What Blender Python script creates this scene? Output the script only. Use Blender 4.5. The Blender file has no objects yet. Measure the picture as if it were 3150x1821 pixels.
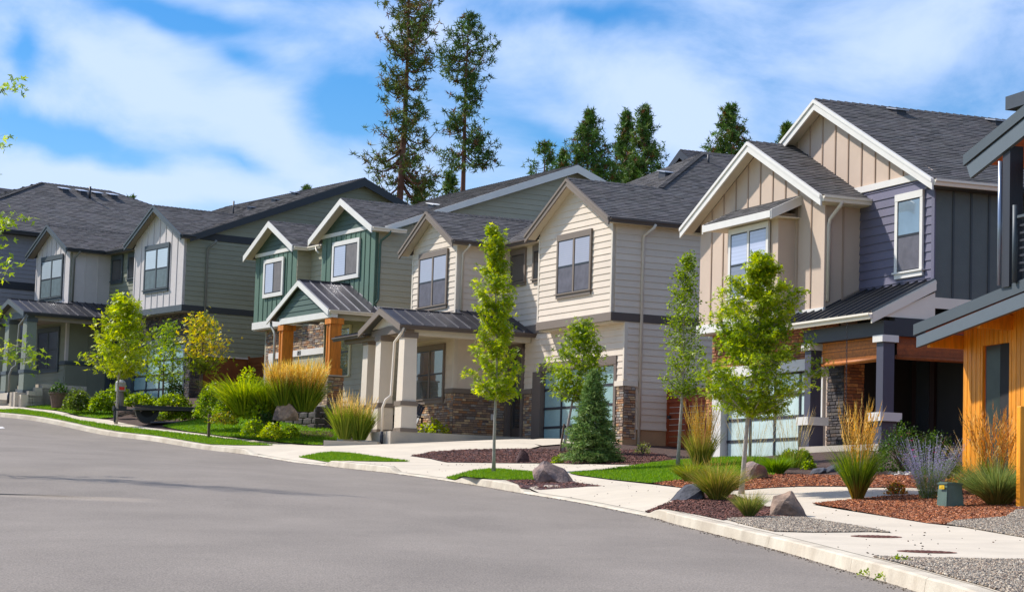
import bpy, bmesh, math, random
import numpy as np
from mathutils import Vector, Matrix, geometry
random.seed(7); RNG = np.random.default_rng(11)
scene = bpy.context.scene
COL = scene.collection
# ------------------------------------------------------------ camera
FPX = 7087.0; CX, CY = 1575.0, 910.0
PITCH = math.radians(5.679447); ROLL = math.radians(1.736158)
cp, sp, cr, sr = math.cos(PITCH), math.sin(PITCH), math.cos(ROLL), math.sin(ROLL)
MC = np.array([[cr, -sr, 0], [sr, cr, 0], [0, 0, 1]]) @ np.array([[1, 0, 0], [0, cp, sp], [0, -sp, cp]])
def lw(r): return Vector((r[0], r[2], -r[1]))
right, up, fwd = lw(MC[0]), -lw(MC[1]), lw(MC[2])
cam_data = bpy.data.cameras.new('camera'); cam = bpy.data.objects.new('camera', cam_data); COL.objects.link(cam)
cam.matrix_world = Matrix((( right.x, up.x, -fwd.x, 0), (right.y, up.y, -fwd.y, 0), (right.z, up.z, -fwd.z, 0), (0, 0, 0, 1)))
cam_data.sensor_width = 36; cam_data.lens = FPX / 3150 * 36; cam_data.clip_end = 6000; cam_data.clip_start = 0.5
scene.camera = cam
# ------------------------------------------------------------ sun, sky, exposure
SUNV = Vector((-1.77, 0.90, 1.95)).normalized()
sd = bpy.data.lights.new('sun', 'SUN'); sd.energy = 2.9; sd.angle = math.radians(1.8); sd.color = (1, 0.96, 0.91)
sun = bpy.data.objects.new('sun', sd); COL.objects.link(sun); sun.rotation_euler = SUNV.to_track_quat('Z', 'Y').to_euler(); sun.location = (0, 0, 60)
scene.view_settings.view_transform = 'Standard'; scene.view_settings.look = 'None'
scene.view_settings.exposure = 0.95; scene.view_settings.gamma = 1
world = bpy.data.worlds.new('World'); scene.world = world; world.use_nodes = True
def N(nt, typ, **kw):
    n = nt.nodes.new(typ)
    for k, v in kw.items():
        if k in n.inputs: n.inputs[k].default_value = v
        else: setattr(n, k, v)
    return n
def build_world():
    nt = world.node_tree; nt.nodes.clear(); L = nt.links.new
    sky = N(nt, 'ShaderNodeTexSky', sky_type='NISHITA'); sky.sun_disc = False
    sky.sun_elevation = math.asin(SUNV.z); sky.sun_rotation = math.atan2(SUNV.x, SUNV.y)
    sky.air_density = 1.0; sky.dust_density = 0.3; sky.ozone_density = 3.0
    hs = N(nt, 'ShaderNodeHueSaturation'); hs.inputs['Saturation'].default_value = 1.5; hs.inputs['Value'].default_value = 0.72; hs.inputs['Hue'].default_value = 0.508
    L(sky.outputs[0], hs.inputs['Color'])
    tc = N(nt, 'ShaderNodeTexCoord')
    sep = N(nt, 'ShaderNodeSeparateXYZ'); L(tc.outputs['Generated'], sep.inputs[0])
    ay = N(nt, 'ShaderNodeMath', operation='ABSOLUTE'); L(sep.outputs['Y'], ay.inputs[0]); ay2 = N(nt, 'ShaderNodeMath', operation='MAXIMUM'); ay2.inputs[1].default_value = .05; L(ay.outputs[0], ay2.inputs[0])
    def div(o):
        d = N(nt, 'ShaderNodeMath', operation='DIVIDE'); L(o, d.inputs[0]); L(ay2.outputs[0], d.inputs[1]); return d.outputs[0]
    cmb = N(nt, 'ShaderNodeCombineXYZ'); L(div(sep.outputs['X']), cmb.inputs[0]); L(div(sep.outputs['Z']), cmb.inputs[1])
    mp = N(nt, 'ShaderNodeMapping'); mp.inputs['Scale'].default_value = (9.0, 17.0, 1); mp.inputs['Location'].default_value = (1.3, 4.2, 0.55); mp.inputs['Rotation'].default_value = (0, 0, 0.35)
    L(cmb.outputs[0], mp.inputs['Vector'])
    n1 = N(nt, 'ShaderNodeTexNoise'); n1.inputs['Scale'].default_value = 1.0; n1.inputs['Detail'].default_value = 7; n1.inputs['Roughness'].default_value = 0.58; n1.inputs['Distortion'].default_value = 0.3
    L(mp.outputs[0], n1.inputs['Vector'])
    # warp the cloud banks a little
    nw = N(nt, 'ShaderNodeTexNoise'); nw.inputs['Scale'].default_value = 14; nw.inputs['Detail'].default_value = 4; L(cmb.outputs[0], nw.inputs['Vector'])
    sb = N(nt, 'ShaderNodeVectorMath', operation='SUBTRACT'); sb.inputs[1].default_value = (.5, .5, .5); L(nw.outputs['Color'], sb.inputs[0])
    sc = N(nt, 'ShaderNodeVectorMath', operation='SCALE'); sc.inputs['Scale'].default_value = 0.030; L(sb.outputs[0], sc.inputs[0])
    ad = N(nt, 'ShaderNodeVectorMath', operation='ADD'); L(cmb.outputs[0], ad.inputs[0]); L(sc.outputs[0], ad.inputs[1])
    cur = n1.outputs['Fac']
    for (x, y, a, b, ang, wt) in [(330, 210, 440, 95, 27, .26), (640, 320, 240, 100, 38, .26), (350, 470, 800, 110, 3, .34), (1560, 190, 800, 260, 6, .20), (1000, 40, 330, 90, 0, .2), (2300, 90, 640, 320, 0, .16), (1700, 330, 500, 120, 8, .10),
                                  (120, 345, 520, 95, 12, -.50), (840, 250, 230, 170, 35, -.36), (420, 30, 480, 80, 8, -.46), (560, 130, 300, 90, 25, -.25), (560, 410, 260, 60, 15, -.2), (1380, 345, 330, 80, 12, -.24), (1420, 10, 520, 55, 0, -.20), (20, 160, 90, 140, 0, -.22), (2020, 330, 240, 70, 20, -.12)]:
        m = N(nt, 'ShaderNodeMapping', vector_type='TEXTURE'); m.inputs['Location'].default_value = ((x - 1260) / 5670, (1292 - y) / 5670, 0); m.inputs['Rotation'].default_value = (0, 0, -math.radians(ang)); m.inputs['Scale'].default_value = (a / 5670, b / 5670, 1); L(ad.outputs[0], m.inputs['Vector'])
        g = N(nt, 'ShaderNodeTexGradient', gradient_type='QUADRATIC_SPHERE'); L(m.outputs[0], g.inputs[0])
        k = N(nt, 'ShaderNodeMath', operation='MULTIPLY_ADD'); k.inputs[1].default_value = wt * 1.3; L(g.outputs['Fac'], k.inputs[0]); L(cur, k.inputs[2]); cur = k.outputs[0]
    r = N(nt, 'ShaderNodeValToRGB'); r.color_ramp.interpolation = 'EASE'
    r.color_ramp.elements[0].position = 0.26; r.color_ramp.elements[0].color = (0.0, 0.0, 0.0, 1)
    r.color_ramp.elements[1].position = 0.76; r.color_ramp.elements[1].color = (1, 1, 1, 1)
    L(cur, r.inputs[0])
    mix = N(nt, 'ShaderNodeMixRGB'); mix.inputs[2].default_value = (3.65, 4.45, 6.2, 1)
    m2 = N(nt, 'ShaderNodeMath', operation='MULTIPLY'); m2.inputs[1].default_value = 0.9
    L(r.outputs[0], m2.inputs[0]); L(m2.outputs[0], mix.inputs[0]); L(hs.outputs[0], mix.inputs[1])
    bg = N(nt, 'ShaderNodeBackground'); bg.inputs['Strength'].default_value = 0.1
    L(mix.outputs[0], bg.inputs['Color'])
    out = N(nt, 'ShaderNodeOutputWorld'); L(bg.outputs[0], out.inputs[0])
build_world()
# ------------------------------------------------------------ materials
MATS = {}
def mat(name, col, rough=0.7, var=0.12, scale=3.0, bump=0.0, bscale=40.0, objvar=0.0, metal=0.0, spec=0.5, attr=False, trans=0.0, stretch=None, col2=None, coat=0.0, fine=0.0):
    if name in MATS: return MATS[name]
    m = bpy.data.materials.new(name); m.use_nodes = True; nt = m.node_tree; L = nt.links.new
    b = nt.nodes['Principled BSDF']; b.inputs['Roughness'].default_value = rough; b.inputs['Metallic'].default_value = metal
    b.inputs['Specular IOR Level'].default_value = spec; b.inputs['Coat Weight'].default_value = coat
    geo = N(nt, 'ShaderNodeNewGeometry'); vec = geo.outputs['Position']
    if stretch:
        mp = N(nt, 'ShaderNodeMapping'); mp.inputs['Scale'].default_value = stretch; L(vec, mp.inputs[0]); vec = mp.outputs[0]
    if attr:
        a = N(nt, 'ShaderNodeVertexColor'); a.layer_name = 'Col'; cur = a.outputs['Color']
        mx = N(nt, 'ShaderNodeMixRGB', blend_type='MULTIPLY'); mx.inputs[0].default_value = 1; mx.inputs[2].default_value = (*col, 1); L(cur, mx.inputs[1]); cur = mx.outputs[0]
    else:
        rgb = N(nt, 'ShaderNodeRGB'); rgb.outputs[0].default_value = (*col, 1); cur = rgb.outputs[0]
    if col2 is not None:
        nz = N(nt, 'ShaderNodeTexNoise'); nz.inputs['Scale'].default_value = scale * 0.6; nz.inputs['Detail'].default_value = 6; L(vec, nz.inputs[0])
        cr_ = N(nt, 'ShaderNodeValToRGB'); cr_.color_ramp.elements[0].position = 0.4; cr_.color_ramp.elements[1].position = 0.62; L(nz.outputs['Fac'], cr_.inputs[0])
        mx = N(nt, 'ShaderNodeMixRGB'); L(cr_.outputs[0], mx.inputs[0]); L(cur, mx.inputs[1]); mx.inputs[2].default_value = (*col2, 1); cur = mx.outputs[0]
    if var > 0:
        nz = N(nt, 'ShaderNodeTexNoise'); nz.inputs['Scale'].default_value = scale; nz.inputs['Detail'].default_value = 7; nz.inputs['Roughness'].default_value = 0.6; L(vec, nz.inputs[0])
        mr = N(nt, 'ShaderNodeMapRange'); mr.inputs[1].default_value = 0.3; mr.inputs[2].default_value = 0.7; mr.inputs[3].default_value = 1 - var; mr.inputs[4].default_value = 1 + var; L(nz.outputs['Fac'], mr.inputs[0])
        hs = N(nt, 'ShaderNodeHueSaturation'); L(cur, hs.inputs['Color']); L(mr.outputs[0], hs.inputs['Value']); cur = hs.outputs[0]
    if fine > 0:
        nz = N(nt, 'ShaderNodeTexNoise'); nz.inputs['Scale'].default_value = bscale; nz.inputs['Detail'].default_value = 3; L(vec, nz.inputs[0])
        mr = N(nt, 'ShaderNodeMapRange'); mr.inputs[1].default_value = 0.35; mr.inputs[2].default_value = 0.65; mr.inputs[3].default_value = 1 - fine; mr.inputs[4].default_value = 1 + fine; L(nz.outputs['Fac'], mr.inputs[0])
        hs = N(nt, 'ShaderNodeHueSaturation'); L(cur, hs.inputs['Color']); L(mr.outputs[0], hs.inputs['Value']); cur = hs.outputs[0]
    if objvar > 0:
        oi = N(nt, 'ShaderNodeObjectInfo')
        mr = N(nt, 'ShaderNodeMapRange'); mr.inputs[3].default_value = 1 - objvar; mr.inputs[4].default_value = 1 + objvar; L(oi.outputs['Random'], mr.inputs[0])
        hs = N(nt, 'ShaderNodeHueSaturation'); L(cur, hs.inputs['Color']); L(mr.outputs[0], hs.inputs['Value']); cur = hs.outputs[0]
    L(cur, b.inputs['Base Color'])
    if bump > 0:
        nz = N(nt, 'ShaderNodeTexNoise'); nz.inputs['Scale'].default_value = bscale; nz.inputs['Detail'].default_value = 5; L(vec, nz.inputs[0])
        bp = N(nt, 'ShaderNodeBump'); bp.inputs['Strength'].default_value = bump; bp.inputs['Distance'].default_value = 0.02; L(nz.outputs['Fac'], bp.inputs['Height']); L(bp.outputs[0], b.inputs['Normal'])
    if trans > 0:
        tr = N(nt, 'ShaderNodeBsdfTranslucent'); hs = N(nt, 'ShaderNodeHueSaturation'); hs.inputs['Value'].default_value = 1.5; hs.inputs['Saturation'].default_value = 1.1; hs.inputs['Hue'].default_value = 0.485
        L(cur, hs.inputs['Color']); L(hs.outputs[0], tr.inputs['Color'])
        ms = N(nt, 'ShaderNodeMixShader'); ms.inputs[0].default_value = trans; L(b.outputs[0], ms.inputs[1]); L(tr.outputs[0], ms.inputs[2])
        L(ms.outputs[0], nt.nodes['Material Output'].inputs[0])
    MATS[name] = m; return m
def glass_mat(name, col, rough=0.04, coat=1.0, streak=0.0):
    m = mat(name, col, rough=0.25, var=0.15, scale=1.2, coat=coat, spec=0.6)
    m.node_tree.nodes['Principled BSDF'].inputs['Coat Roughness'].default_value = rough
    return m
def blind_mat(name, col, pitch=0.05):
    # window blind slats seen through glass: fine horizontal relief in colour
    if name in MATS: return MATS[name]
    m = mat(name, col, rough=0.3, var=0.06, scale=1.0, coat=1.0); nt = m.node_tree; L = nt.links.new; b = nt.nodes['Principled BSDF']
    b.inputs['Coat Roughness'].default_value = 0.05
    src = b.inputs['Base Color'].links[0].from_socket
    geo = N(nt, 'ShaderNodeNewGeometry'); sx = N(nt, 'ShaderNodeSeparateXYZ'); L(geo.outputs['Position'], sx.inputs[0])
    ml = N(nt, 'ShaderNodeMath', operation='MULTIPLY'); ml.inputs[1].default_value = 2 * math.pi / pitch; L(sx.outputs['Z'], ml.inputs[0])
    sn = N(nt, 'ShaderNodeMath', operation='SINE'); L(ml.outputs[0], sn.inputs[0])
    mr = N(nt, 'ShaderNodeMapRange'); mr.inputs[1].default_value = -1; mr.inputs[2].default_value = -0.2; mr.inputs[3].default_value = 0.86; mr.inputs[4].default_value = 1.0; L(sn.outputs[0], mr.inputs[0])
    hs = N(nt, 'ShaderNodeHueSaturation'); L(src, hs.inputs['Color']); L(mr.outputs[0], hs.inputs['Value']); L(hs.outputs[0], b.inputs['Base Color'])
    return m
S = lambda r, g, b: tuple(((c / 255) / 12.92 if c / 255 <= 0.04045 else ((c / 255 + 0.055) / 1.055) ** 2.4) for c in (r, g, b))
white_trim = mat('white_trim', S(226, 220, 210), 0.5, 0.04, 2, objvar=0.03)
cream = mat('cream_siding', S(220, 203, 182), 0.6, 0.05, 1.5, objvar=0.035, bump=0.15, bscale=60)
cream_trim = mat('cream_trim', S(220, 206, 186), 0.55, 0.04, 2)
taupe = mat('taupe_trim', S(122, 108, 95), 0.6, 0.06, 2, objvar=0.03)
dk_brown = mat('brown_fascia', S(88, 76, 68), 0.55, 0.06, 2)
lt_batten = mat('pale_grey_panel', S(206, 196, 190), 0.6, 0.05, 1.5, objvar=0.03)
olive1 = mat('dark_olive_siding', S(138, 138, 118), 0.6, 0.06, 1.5, objvar=0.05, bump=0.15, bscale=60)
slate_trim = mat('slate_trim', S(74, 82, 86), 0.55, 0.05, 2)
grey_side = mat('blue_grey_siding', S(140, 138, 142), 0.6, 0.06, 1.5, objvar=0.04)
olive2 = mat('khaki_siding', S(170, 164, 140), 0.6, 0.05, 1.5, objvar=0.04, bump=0.15, bscale=60)
green_b = mat('green_panel', S(86, 112, 94), 0.6, 0.06, 1.5, objvar=0.05)
green_bt = mat('green_batten', S(74, 100, 84), 0.6, 0.06, 1.5, objvar=0.05)
green_d = mat('green_lap', S(70, 90, 78), 0.6, 0.06, 1.5, objvar=0.04)
tan = mat('tan_panel', S(202, 178, 156), 0.6, 0.05, 1.2, objvar=0.03)
tan_b = mat('tan_batten', S(176, 150, 128), 0.6, 0.05, 1.2, objvar=0.03)
blue_s = mat('slate_blue_siding', S(102, 98, 116), 0.6, 0.06, 1.5, objvar=0.05, bump=0.15, bscale=60)
navy = mat('navy_column_paint', S(70, 67, 80), 0.5, 0.05, 2)
dk_green = mat('dark_grey_green_panel', S(90, 96, 92), 0.6, 0.08, 2, objvar=0.06, bump=0.2, bscale=30)
ivory = mat('ivory_gutter', S(236, 224, 204), 0.4, 0.04, 2)
dark_frame = mat('black_window_frame', S(36, 36, 40), 0.4, 0.05, 3)
charcoal = mat('charcoal_paint', S(44, 44, 50), 0.5, 0.06, 2)
soffit_m = mat('soffit_board', S(214, 200, 176), 0.7, 0.05, 2)
dark_soffit = mat('dark_soffit', S(70, 70, 68), 0.7, 0.05, 2)
shingle = mat('asphalt_shingle', (0.108, 0.100, 0.095), 0.85, 0.18, 5, attr=True, bump=0.3, bscale=90, spec=0.3, fine=0.2)
ridge_m = mat('ridge_shingle', (0.075, 0.070, 0.070), 0.85, 0.2, 5, objvar=0.25, bump=0.3, bscale=80, spec=0.3)
deck_m = mat('roof_deck_wood', S(60, 56, 54), 0.8, 0.1, 3)
metal_roof = mat('dark_standing_seam', (0.055, 0.052, 0.060), 0.46, 0.25, 1.3, objvar=0.2, metal=0.55)
seam_m = mat('seam_metal', (0.07, 0.066, 0.075), 0.5, 0.1, 3, metal=0.2)
black_metal = mat('black_standing_seam', (0.02, 0.02, 0.022), 0.3, 0.2, 2, objvar=0.2, metal=0.4)
concrete = mat('pale_concrete', S(204, 190, 168), 0.85, 0.09, 0.9, bump=0.12, bscale=60, fine=0.05, spec=0.3)
kerb_m = mat('kerb_concrete', S(206, 194, 172), 0.85, 0.1, 2.0, bump=0.25, bscale=50, fine=0.08, objvar=0.04, spec=0.3, col2=S(186, 172, 150))
found = mat('tan_foundation', S(176, 140, 104), 0.85, 0.1, 2, bump=0.2, bscale=50)
porch_conc = mat('porch_concrete', S(188, 176, 158), 0.85, 0.1, 1.5, bump=0.15, bscale=50)
cedar = mat('cedar_post', S(205, 120, 28), 0.55, 0.25, 6, stretch=(1, 1, 0.12), objvar=0.12, fine=0.15, bscale=25)
yellow_cedar = mat('yellow_cedar_board', S(236, 150, 22), 0.5, 0.18, 7, stretch=(1, 1, 0.1), objvar=0.14, fine=0.12, bscale=30)
orange_wood = mat('orange_wood', S(190, 92, 20), 0.6, 0.25, 5, stretch=(1, 1, 0.3), objvar=0.18)
gate_wood = mat('red_cedar_gate', S(150, 66, 28), 0.65, 0.2, 5, stretch=(0.3, 0.3, 1), objvar=0.15)
mortar = mat('dark_mortar', S(88, 76, 66), 0.95, 0.15, 5)
stone_cols = [S(172, 142, 112), S(152, 126, 104), S(194, 166, 128), S(140, 120, 106), S(166, 120, 84), S(150, 142, 132), S(122, 104, 92)]
stones = [mat('veneer_stone_%s' % n, c, 0.9, 0.25, 14, bump=0.5, bscale=30, objvar=0.18) for n, c in zip(['tan', 'brown', 'buff', 'umber', 'rust', 'grey', 'dark'], stone_cols)]
dstone_cols = [S(88, 80, 76), S(72, 66, 66), S(104, 94, 84), S(60, 56, 58), S(100, 82, 70)]
dstones = [mat('dark_stone_%s' % n, c, 0.9, 0.25, 14, bump=0.5, bscale=30, objvar=0.2) for n, c in zip(['a', 'b', 'c', 'd', 'e'], dstone_cols)]
rstones = [mat('red_stone_%s' % n, c, 0.9, 0.2, 14, bump=0.5, bscale=30, objvar=0.2) for n, c in zip(['a', 'b', 'c'], [S(172, 104, 62), S(150, 96, 66), S(186, 126, 78)])]
frost = glass_mat('frosted_aqua_glass', S(150, 182, 178), rough=0.15)
frost_w = glass_mat('frosted_pale_glass', S(196, 214, 206), rough=0.15)
pane_pale = blind_mat('pane_with_pale_blind', S(160, 155, 164), 0.07)
pane_screen = mat('insect_screen', S(92, 90, 98), 0.6, 0.22, 4, spec=0.4)
pane_dark = glass_mat('dark_window_glass', S(40, 44, 48), rough=0.02)
# ------------------------------------------------------------ object helpers
def link(o, parent=None):
    COL.objects.link(o)
    if parent is not None: o.parent = parent
    return o
def mesh(name, verts, faces, m, smooth=False, cols=None):
    me = bpy.data.meshes.new(name); me.from_pydata([tuple(v) for v in verts], [], [tuple(f) for f in faces])
    if m is not None:
        for mm in (m if isinstance(m, (list, tuple)) else [m]): me.materials.append(mm)
    if cols is not None:
        at_ = me.color_attributes.new('Col', 'FLOAT_COLOR', 'POINT')
        at_.data.foreach_set('color', np.asarray([(*c, 1.0) if len(c) == 3 else c for c in cols], dtype=np.float32).ravel())
    if smooth: me.polygons.foreach_set('use_smooth', [True] * len(me.polygons))
    return me
def np_mesh(name, V, Fq, m, cols=None, n=4, smooth=False):
    me = bpy.data.meshes.new(name); V = np.asarray(V, dtype=np.float32); Fq = np.asarray(Fq, dtype=np.int32)
    me.vertices.add(len(V)); me.vertices.foreach_set('co', V.ravel())
    me.loops.add(Fq.size); me.loops.foreach_set('vertex_index', Fq.ravel())
    me.polygons.add(len(Fq)); me.polygons.foreach_set('loop_start', np.arange(0, Fq.size, n, dtype=np.int32)); me.polygons.foreach_set('loop_total', np.full(len(Fq), n, dtype=np.int32))
    if smooth: me.polygons.foreach_set('use_smooth', np.ones(len(Fq), dtype=bool))
    me.update(calc_edges=True); me.materials.append(m)
    if cols is not None:
        at_ = me.color_attributes.new('Col', 'FLOAT_COLOR', 'POINT'); c = np.ones((len(V), 4), dtype=np.float32); c[:, :3] = cols; at_.data.foreach_set('color', c.ravel())
    return me
def ob(name, me, parent=None, kind=None):
    o = bpy.data.objects.new(name, me); link(o, parent)
    if kind: o['kind'] = kind
    return o
def tag(o, label, cat, group=None):
    o['label'] = label; o['category'] = cat
    if group: o['group'] = group
    return o
def empty(name, loc, rz=0, label=None, cat=None, group=None):
    o = bpy.data.objects.new(name, None); o.empty_display_size = 0.3; o.location = loc; o.rotation_euler = (0, 0, rz); link(o)
    if label: tag(o, label, cat, group)
    return o
BOXF = [(0, 1, 2, 3), (7, 6, 5, 4), (0, 4, 5, 1), (1, 5, 6, 2), (2, 6, 7, 3), (3, 7, 4, 0)]
def tube_geo(pts, rad, sides=8, V=None, F=None):
    V = V if V is not None else []; F = F if F is not None else []
    pts = [Vector(p) for p in pts]; base0 = len(V); n = len(pts)
    for i, p in enumerate(pts):
        t = (pts[min(i + 1, n - 1)] - pts[max(i - 1, 0)]);
        if t.length < 1e-6: t = Vector((0, 0, 1))
        t.normalize(); a = t.orthogonal().normalized() if i == 0 else (aprev - t * aprev.dot(t)).normalized()
        aprev = a; b = t.cross(a); r = rad[i] if isinstance(rad, (list, tuple)) else rad
        for k in range(sides):
            an = 2 * math.pi * k / sides; V.append(p + a * math.cos(an) * r + b * math.sin(an) * r)
    for i in range(n - 1):
        for k in range(sides):
            a0 = base0 + i * sides + k; a1 = base0 + i * sides + (k + 1) % sides; F.append((a0, a1, a1 + sides, a0 + sides))
    F.append(tuple(base0 + k for k in range(sides))[::-1]); F.append(tuple(base0 + (n - 1) * sides + k for k in range(sides)))
    return V, F
# ------------------------------------------------------------ from pixels of the survey to the place
def ray(x, y):
    v = MC.T @ np.array([x - CX, y - CY, FPX]); return np.array([v[0], v[2], -v[1]]) / v[2]
def at(x, y, Y): return ray(x, y) * Y
class House:
    """local frame: u along the facade (away from the road's near end), v into the lot, z up"""
    def __init__(s, px, py, Y, yaw, zb, name, label, cat='house', group=None):
        s.o = at(px, py, Y); s.a = math.radians(yaw); s.zb = zb
        s.U = np.array([-math.sin(s.a), math.cos(s.a), 0]); s.V = np.array([math.cos(s.a), math.sin(s.a), 0])
        s.root = empty(name, (s.o[0], s.o[1], zb), s.a, label, cat, group)
        s.cubes = {}; s.stone_list = []; s.nst = 0
    def w(s, u, v, z): return np.array([s.o[0], s.o[1], 0]) + s.U * u + s.V * v + np.array([0, 0, z])
    def L(s, u, v, z): return Vector((v, u, z - s.zb))
    def add(s, name, verts, faces, m, parent=None, **kw):
        kind = kw.pop('kind', None)
        return ob(name, mesh(name, verts, faces, m, **kw), parent or s.root, kind)
    def box(s, name, u0, u1, v0, v1, z0, z1, m, parent=None):
        key = (name, m.name)
        if key not in s.cubes:
            s.cubes[key] = mesh(name, [(0, 0, 0), (1, 0, 0), (1, 1, 0), (0, 1, 0), (0, 0, 1), (1, 0, 1), (1, 1, 1), (0, 1, 1)], [(3, 2, 1, 0), (4, 5, 6, 7), (0, 1, 5, 4), (1, 2, 6, 5), (2, 3, 7, 6), (3, 0, 4, 7)], m)
        o = ob(name, s.cubes[key], parent or s.root)
        u0, u1 = min(u0, u1), max(u0, u1); v0, v1 = min(v0, v1), max(v0, v1); z0, z1 = min(z0, z1), max(z0, z1)
        o.location = s.L(u0, v0, z0); o.scale = (v1 - v0, u1 - u0, z1 - z0)
        if parent is not None and parent is not s.root:
            # parent boxes are scaled: cancel their transform
            pm = Matrix.LocRotScale(parent.location, parent.rotation_euler, parent.scale); o.matrix_parent_inverse = pm.inverted()
        return o
    def prism(s, name, P, off, m, parent=None, **kw):
        P = [Vector(p) for p in P]; n = len(P); off = Vector(off)
        V = P + [p + off for p in P]; F = [tuple(range(n)), tuple(range(2 * n - 1, n - 1, -1))] + [(i, i + n, (i + 1) % n + n, (i + 1) % n) for i in range(n)]
        return s.add(name, V, F, m, parent, **kw)
    def pf(s, name, pts, v0, v1, m, **kw):   # outline in the facade plane (u,z)
        return s.prism(name, [s.L(u, v0, z) for u, z in pts], (v1 - v0, 0, 0), m, **kw)
    def ps(s, name, pts, u0, u1, m, **kw):   # outline in a side plane (v,z)
        return s.prism(name, [s.L(u0, v, z) for v, z in pts], (0, u1 - u0, 0), m, **kw)
    # -- lap siding, every board a part
    def lap(s, face, c, poly, m, exposure=0.205, name='siding_board', gaps=()):
        zs = [p[1] for p in poly]; z0, z1 = min(zs), max(zs); k = 0; z = z0; key = ('wedge', face, m.name)
        if key not in s.cubes:
            if face == 'F': vs = [(0, 0, 0), (-0.03, 0, 0), (-0.008, 0, 1), (0, 0, 1), (0, 1, 0), (-0.03, 1, 0), (-0.008, 1, 1), (0, 1, 1)]
            else: vs = [(0, 0, 0), (0, -0.03, 0), (0, -0.008, 1), (0, 0, 1), (1, 0, 0), (1, -0.03, 0), (1, -0.008, 1), (1, 0, 1)]
            s.cubes[key] = mesh(name, vs, [(0, 1, 2, 3), (7, 6, 5, 4), (0, 4, 5, 1), (1, 5, 6, 2), (2, 6, 7, 3), (3, 7, 4, 0)], m)
        def span(zz):
            xs = []
            for i in range(len(poly)):
                (a0, b0), (a1, b1) = poly[i], poly[(i + 1) % len(poly)]
                if (b0 - zz) * (b1 - zz) < 0 : xs.append(a0 + (a1 - a0) * (zz - b0) / (b1 - b0))
            return (min(xs), max(xs)) if len(xs) >= 2 else None
        while z < z1 - 0.02:
            zt = min(z + exposure, z1); A = span(z + 0.002); B = span(zt - 0.002)
            if A and B:
                segs = [(A, B)]
                for g0, g1, gz0, gz1 in gaps:
                    if gz0 < (z + zt) / 2 < gz1:
                        ns = []
                        for a, b in segs:
                            lo, hi = min(a[0], b[0]), max(a[1], b[1])
                            if g1 <= lo or g0 >= hi: ns.append((a, b)); continue
                            if g0 > lo + 0.03: ns.append(((a[0], g0), (b[0], g0)))
                            if g1 < hi - 0.03: ns.append(((g1, a[1]), (g1, b[1])))
                        segs = ns
                for a, b in segs:
                    if abs(a[0] - b[0]) < 0.02 and abs(a[1] - b[1]) < 0.02:
                        o = ob(name, s.cubes[key], s.root)
                        if face == 'F': o.location = s.L(a[0], c, z); o.scale = (1, a[1] - a[0], zt - z)
                        else: o.location = s.L(c, a[0], z); o.scale = (a[1] - a[0], 1, zt - z)
                    else:
                        if face == 'F': q = [s.L(a[0], c - .03, z), s.L(a[1], c - .03, z), s.L(b[1], c - .008, zt), s.L(b[0], c - .008, zt), s.L(a[0], c, z), s.L(a[1], c, z), s.L(b[1], c, zt), s.L(b[0], c, zt)]
                        else: q = [s.L(c - .03, a[0], z), s.L(c - .03, a[1], z), s.L(c - .008, b[1], zt), s.L(c - .008, b[0], zt), s.L(c, a[0], z), s.L(c, a[1], z), s.L(c, b[1], zt), s.L(c, b[0], zt)]
                        s.add(name, q, BOXF, m)
            z = zt
    # -- board and batten: panels and battens are parts
    def batten(s, face, c, poly, m, mb, spacing=0.6, start=None):
        a0 = min(p[0] for p in poly); a1 = max(p[0] for p in poly); n = max(1, round((a1 - a0) / spacing)); st = (a1 - a0) / n
        def rng(x):
            zz = []
            for i in range(len(poly)):
                (p0, q0), (p1, q1) = poly[i], poly[(i + 1) % len(poly)]
                if (p0 - x) * (p1 - x) < 0: zz.append(q0 + (q1 - q0) * (x - p0) / (p1 - p0))
            return (min(zz), max(zz)) if len(zz) > 1 else None
        put = (lambda nm, pts, d0, d1, mm: s.pf(nm, pts, c + d0, c + d1, mm)) if face == 'F' else (lambda nm, pts, d0, d1, mm: s.ps(nm, pts, c + d0, c + d1, mm))
        tops = sorted([p for p in poly], key=lambda p: p[0])
        for i in range(n):
            x0, x1 = a0 + i * st + 0.0015, a0 + (i + 1) * st - 0.0015
            xs = [x0] + [p[0] for p in tops if x0 + .01 < p[0] < x1 - .01] + [x1]; xs = sorted(set(xs)); lo = []; hi = []
            for x in xs:
                r = rng(x + 1e-5 if x < (x0 + x1) / 2 else x - 1e-5)
                if r: lo.append((x, r[0])); hi.append((x, r[1]))
            if len(lo) >= 2 and max(h[1] - l[1] for h, l in zip(hi, lo)) > 0.05: put('wall_panel', lo + hi[::-1], -0.008 - 0.002 * (i % 2), 0, m)
            if i:
                r = rng(a0 + i * st)
                if r and r[1] - r[0] > .08: put('batten', [(a0 + i * st - .024, r[0]), (a0 + i * st + .024, r[0]), (a0 + i * st + .024, r[1]), (a0 + i * st - .024, r[1])], -0.032, -0.0102, mb)
    # -- stone veneer
    def stone(s, face, c, a0, a1, z0, z1, mats, proud=0.032, back=True):
        if back: s.box('mortar_bed', *( (a0, a1, c - .005, c + .03) if face == 'F' else (c - .005, c + .03, a0, a1)), z0, z1, mortar)
        z = z0
        while z < z1 - 0.03:
            h = random.choice([0.06, 0.08, 0.08, 0.10]); h = min(h, z1 - z)
            if z1 - z - h < 0.04: h = z1 - z
            a = a0 - random.random() * 0.1
            while a < a1 - 0.02:
                wd = random.uniform(0.12, 0.34) if h > .07 else random.uniform(.16, .42)
                b = min(a + wd, a1); aa = max(a, a0)
                if b - aa > 0.03: s.stone_list.append((face, c, aa + .005, b - .005, z + .005, z + h - .006, proud * random.uniform(.5, 1.1), random.choice(mats)))
                a += wd
            z += h
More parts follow.
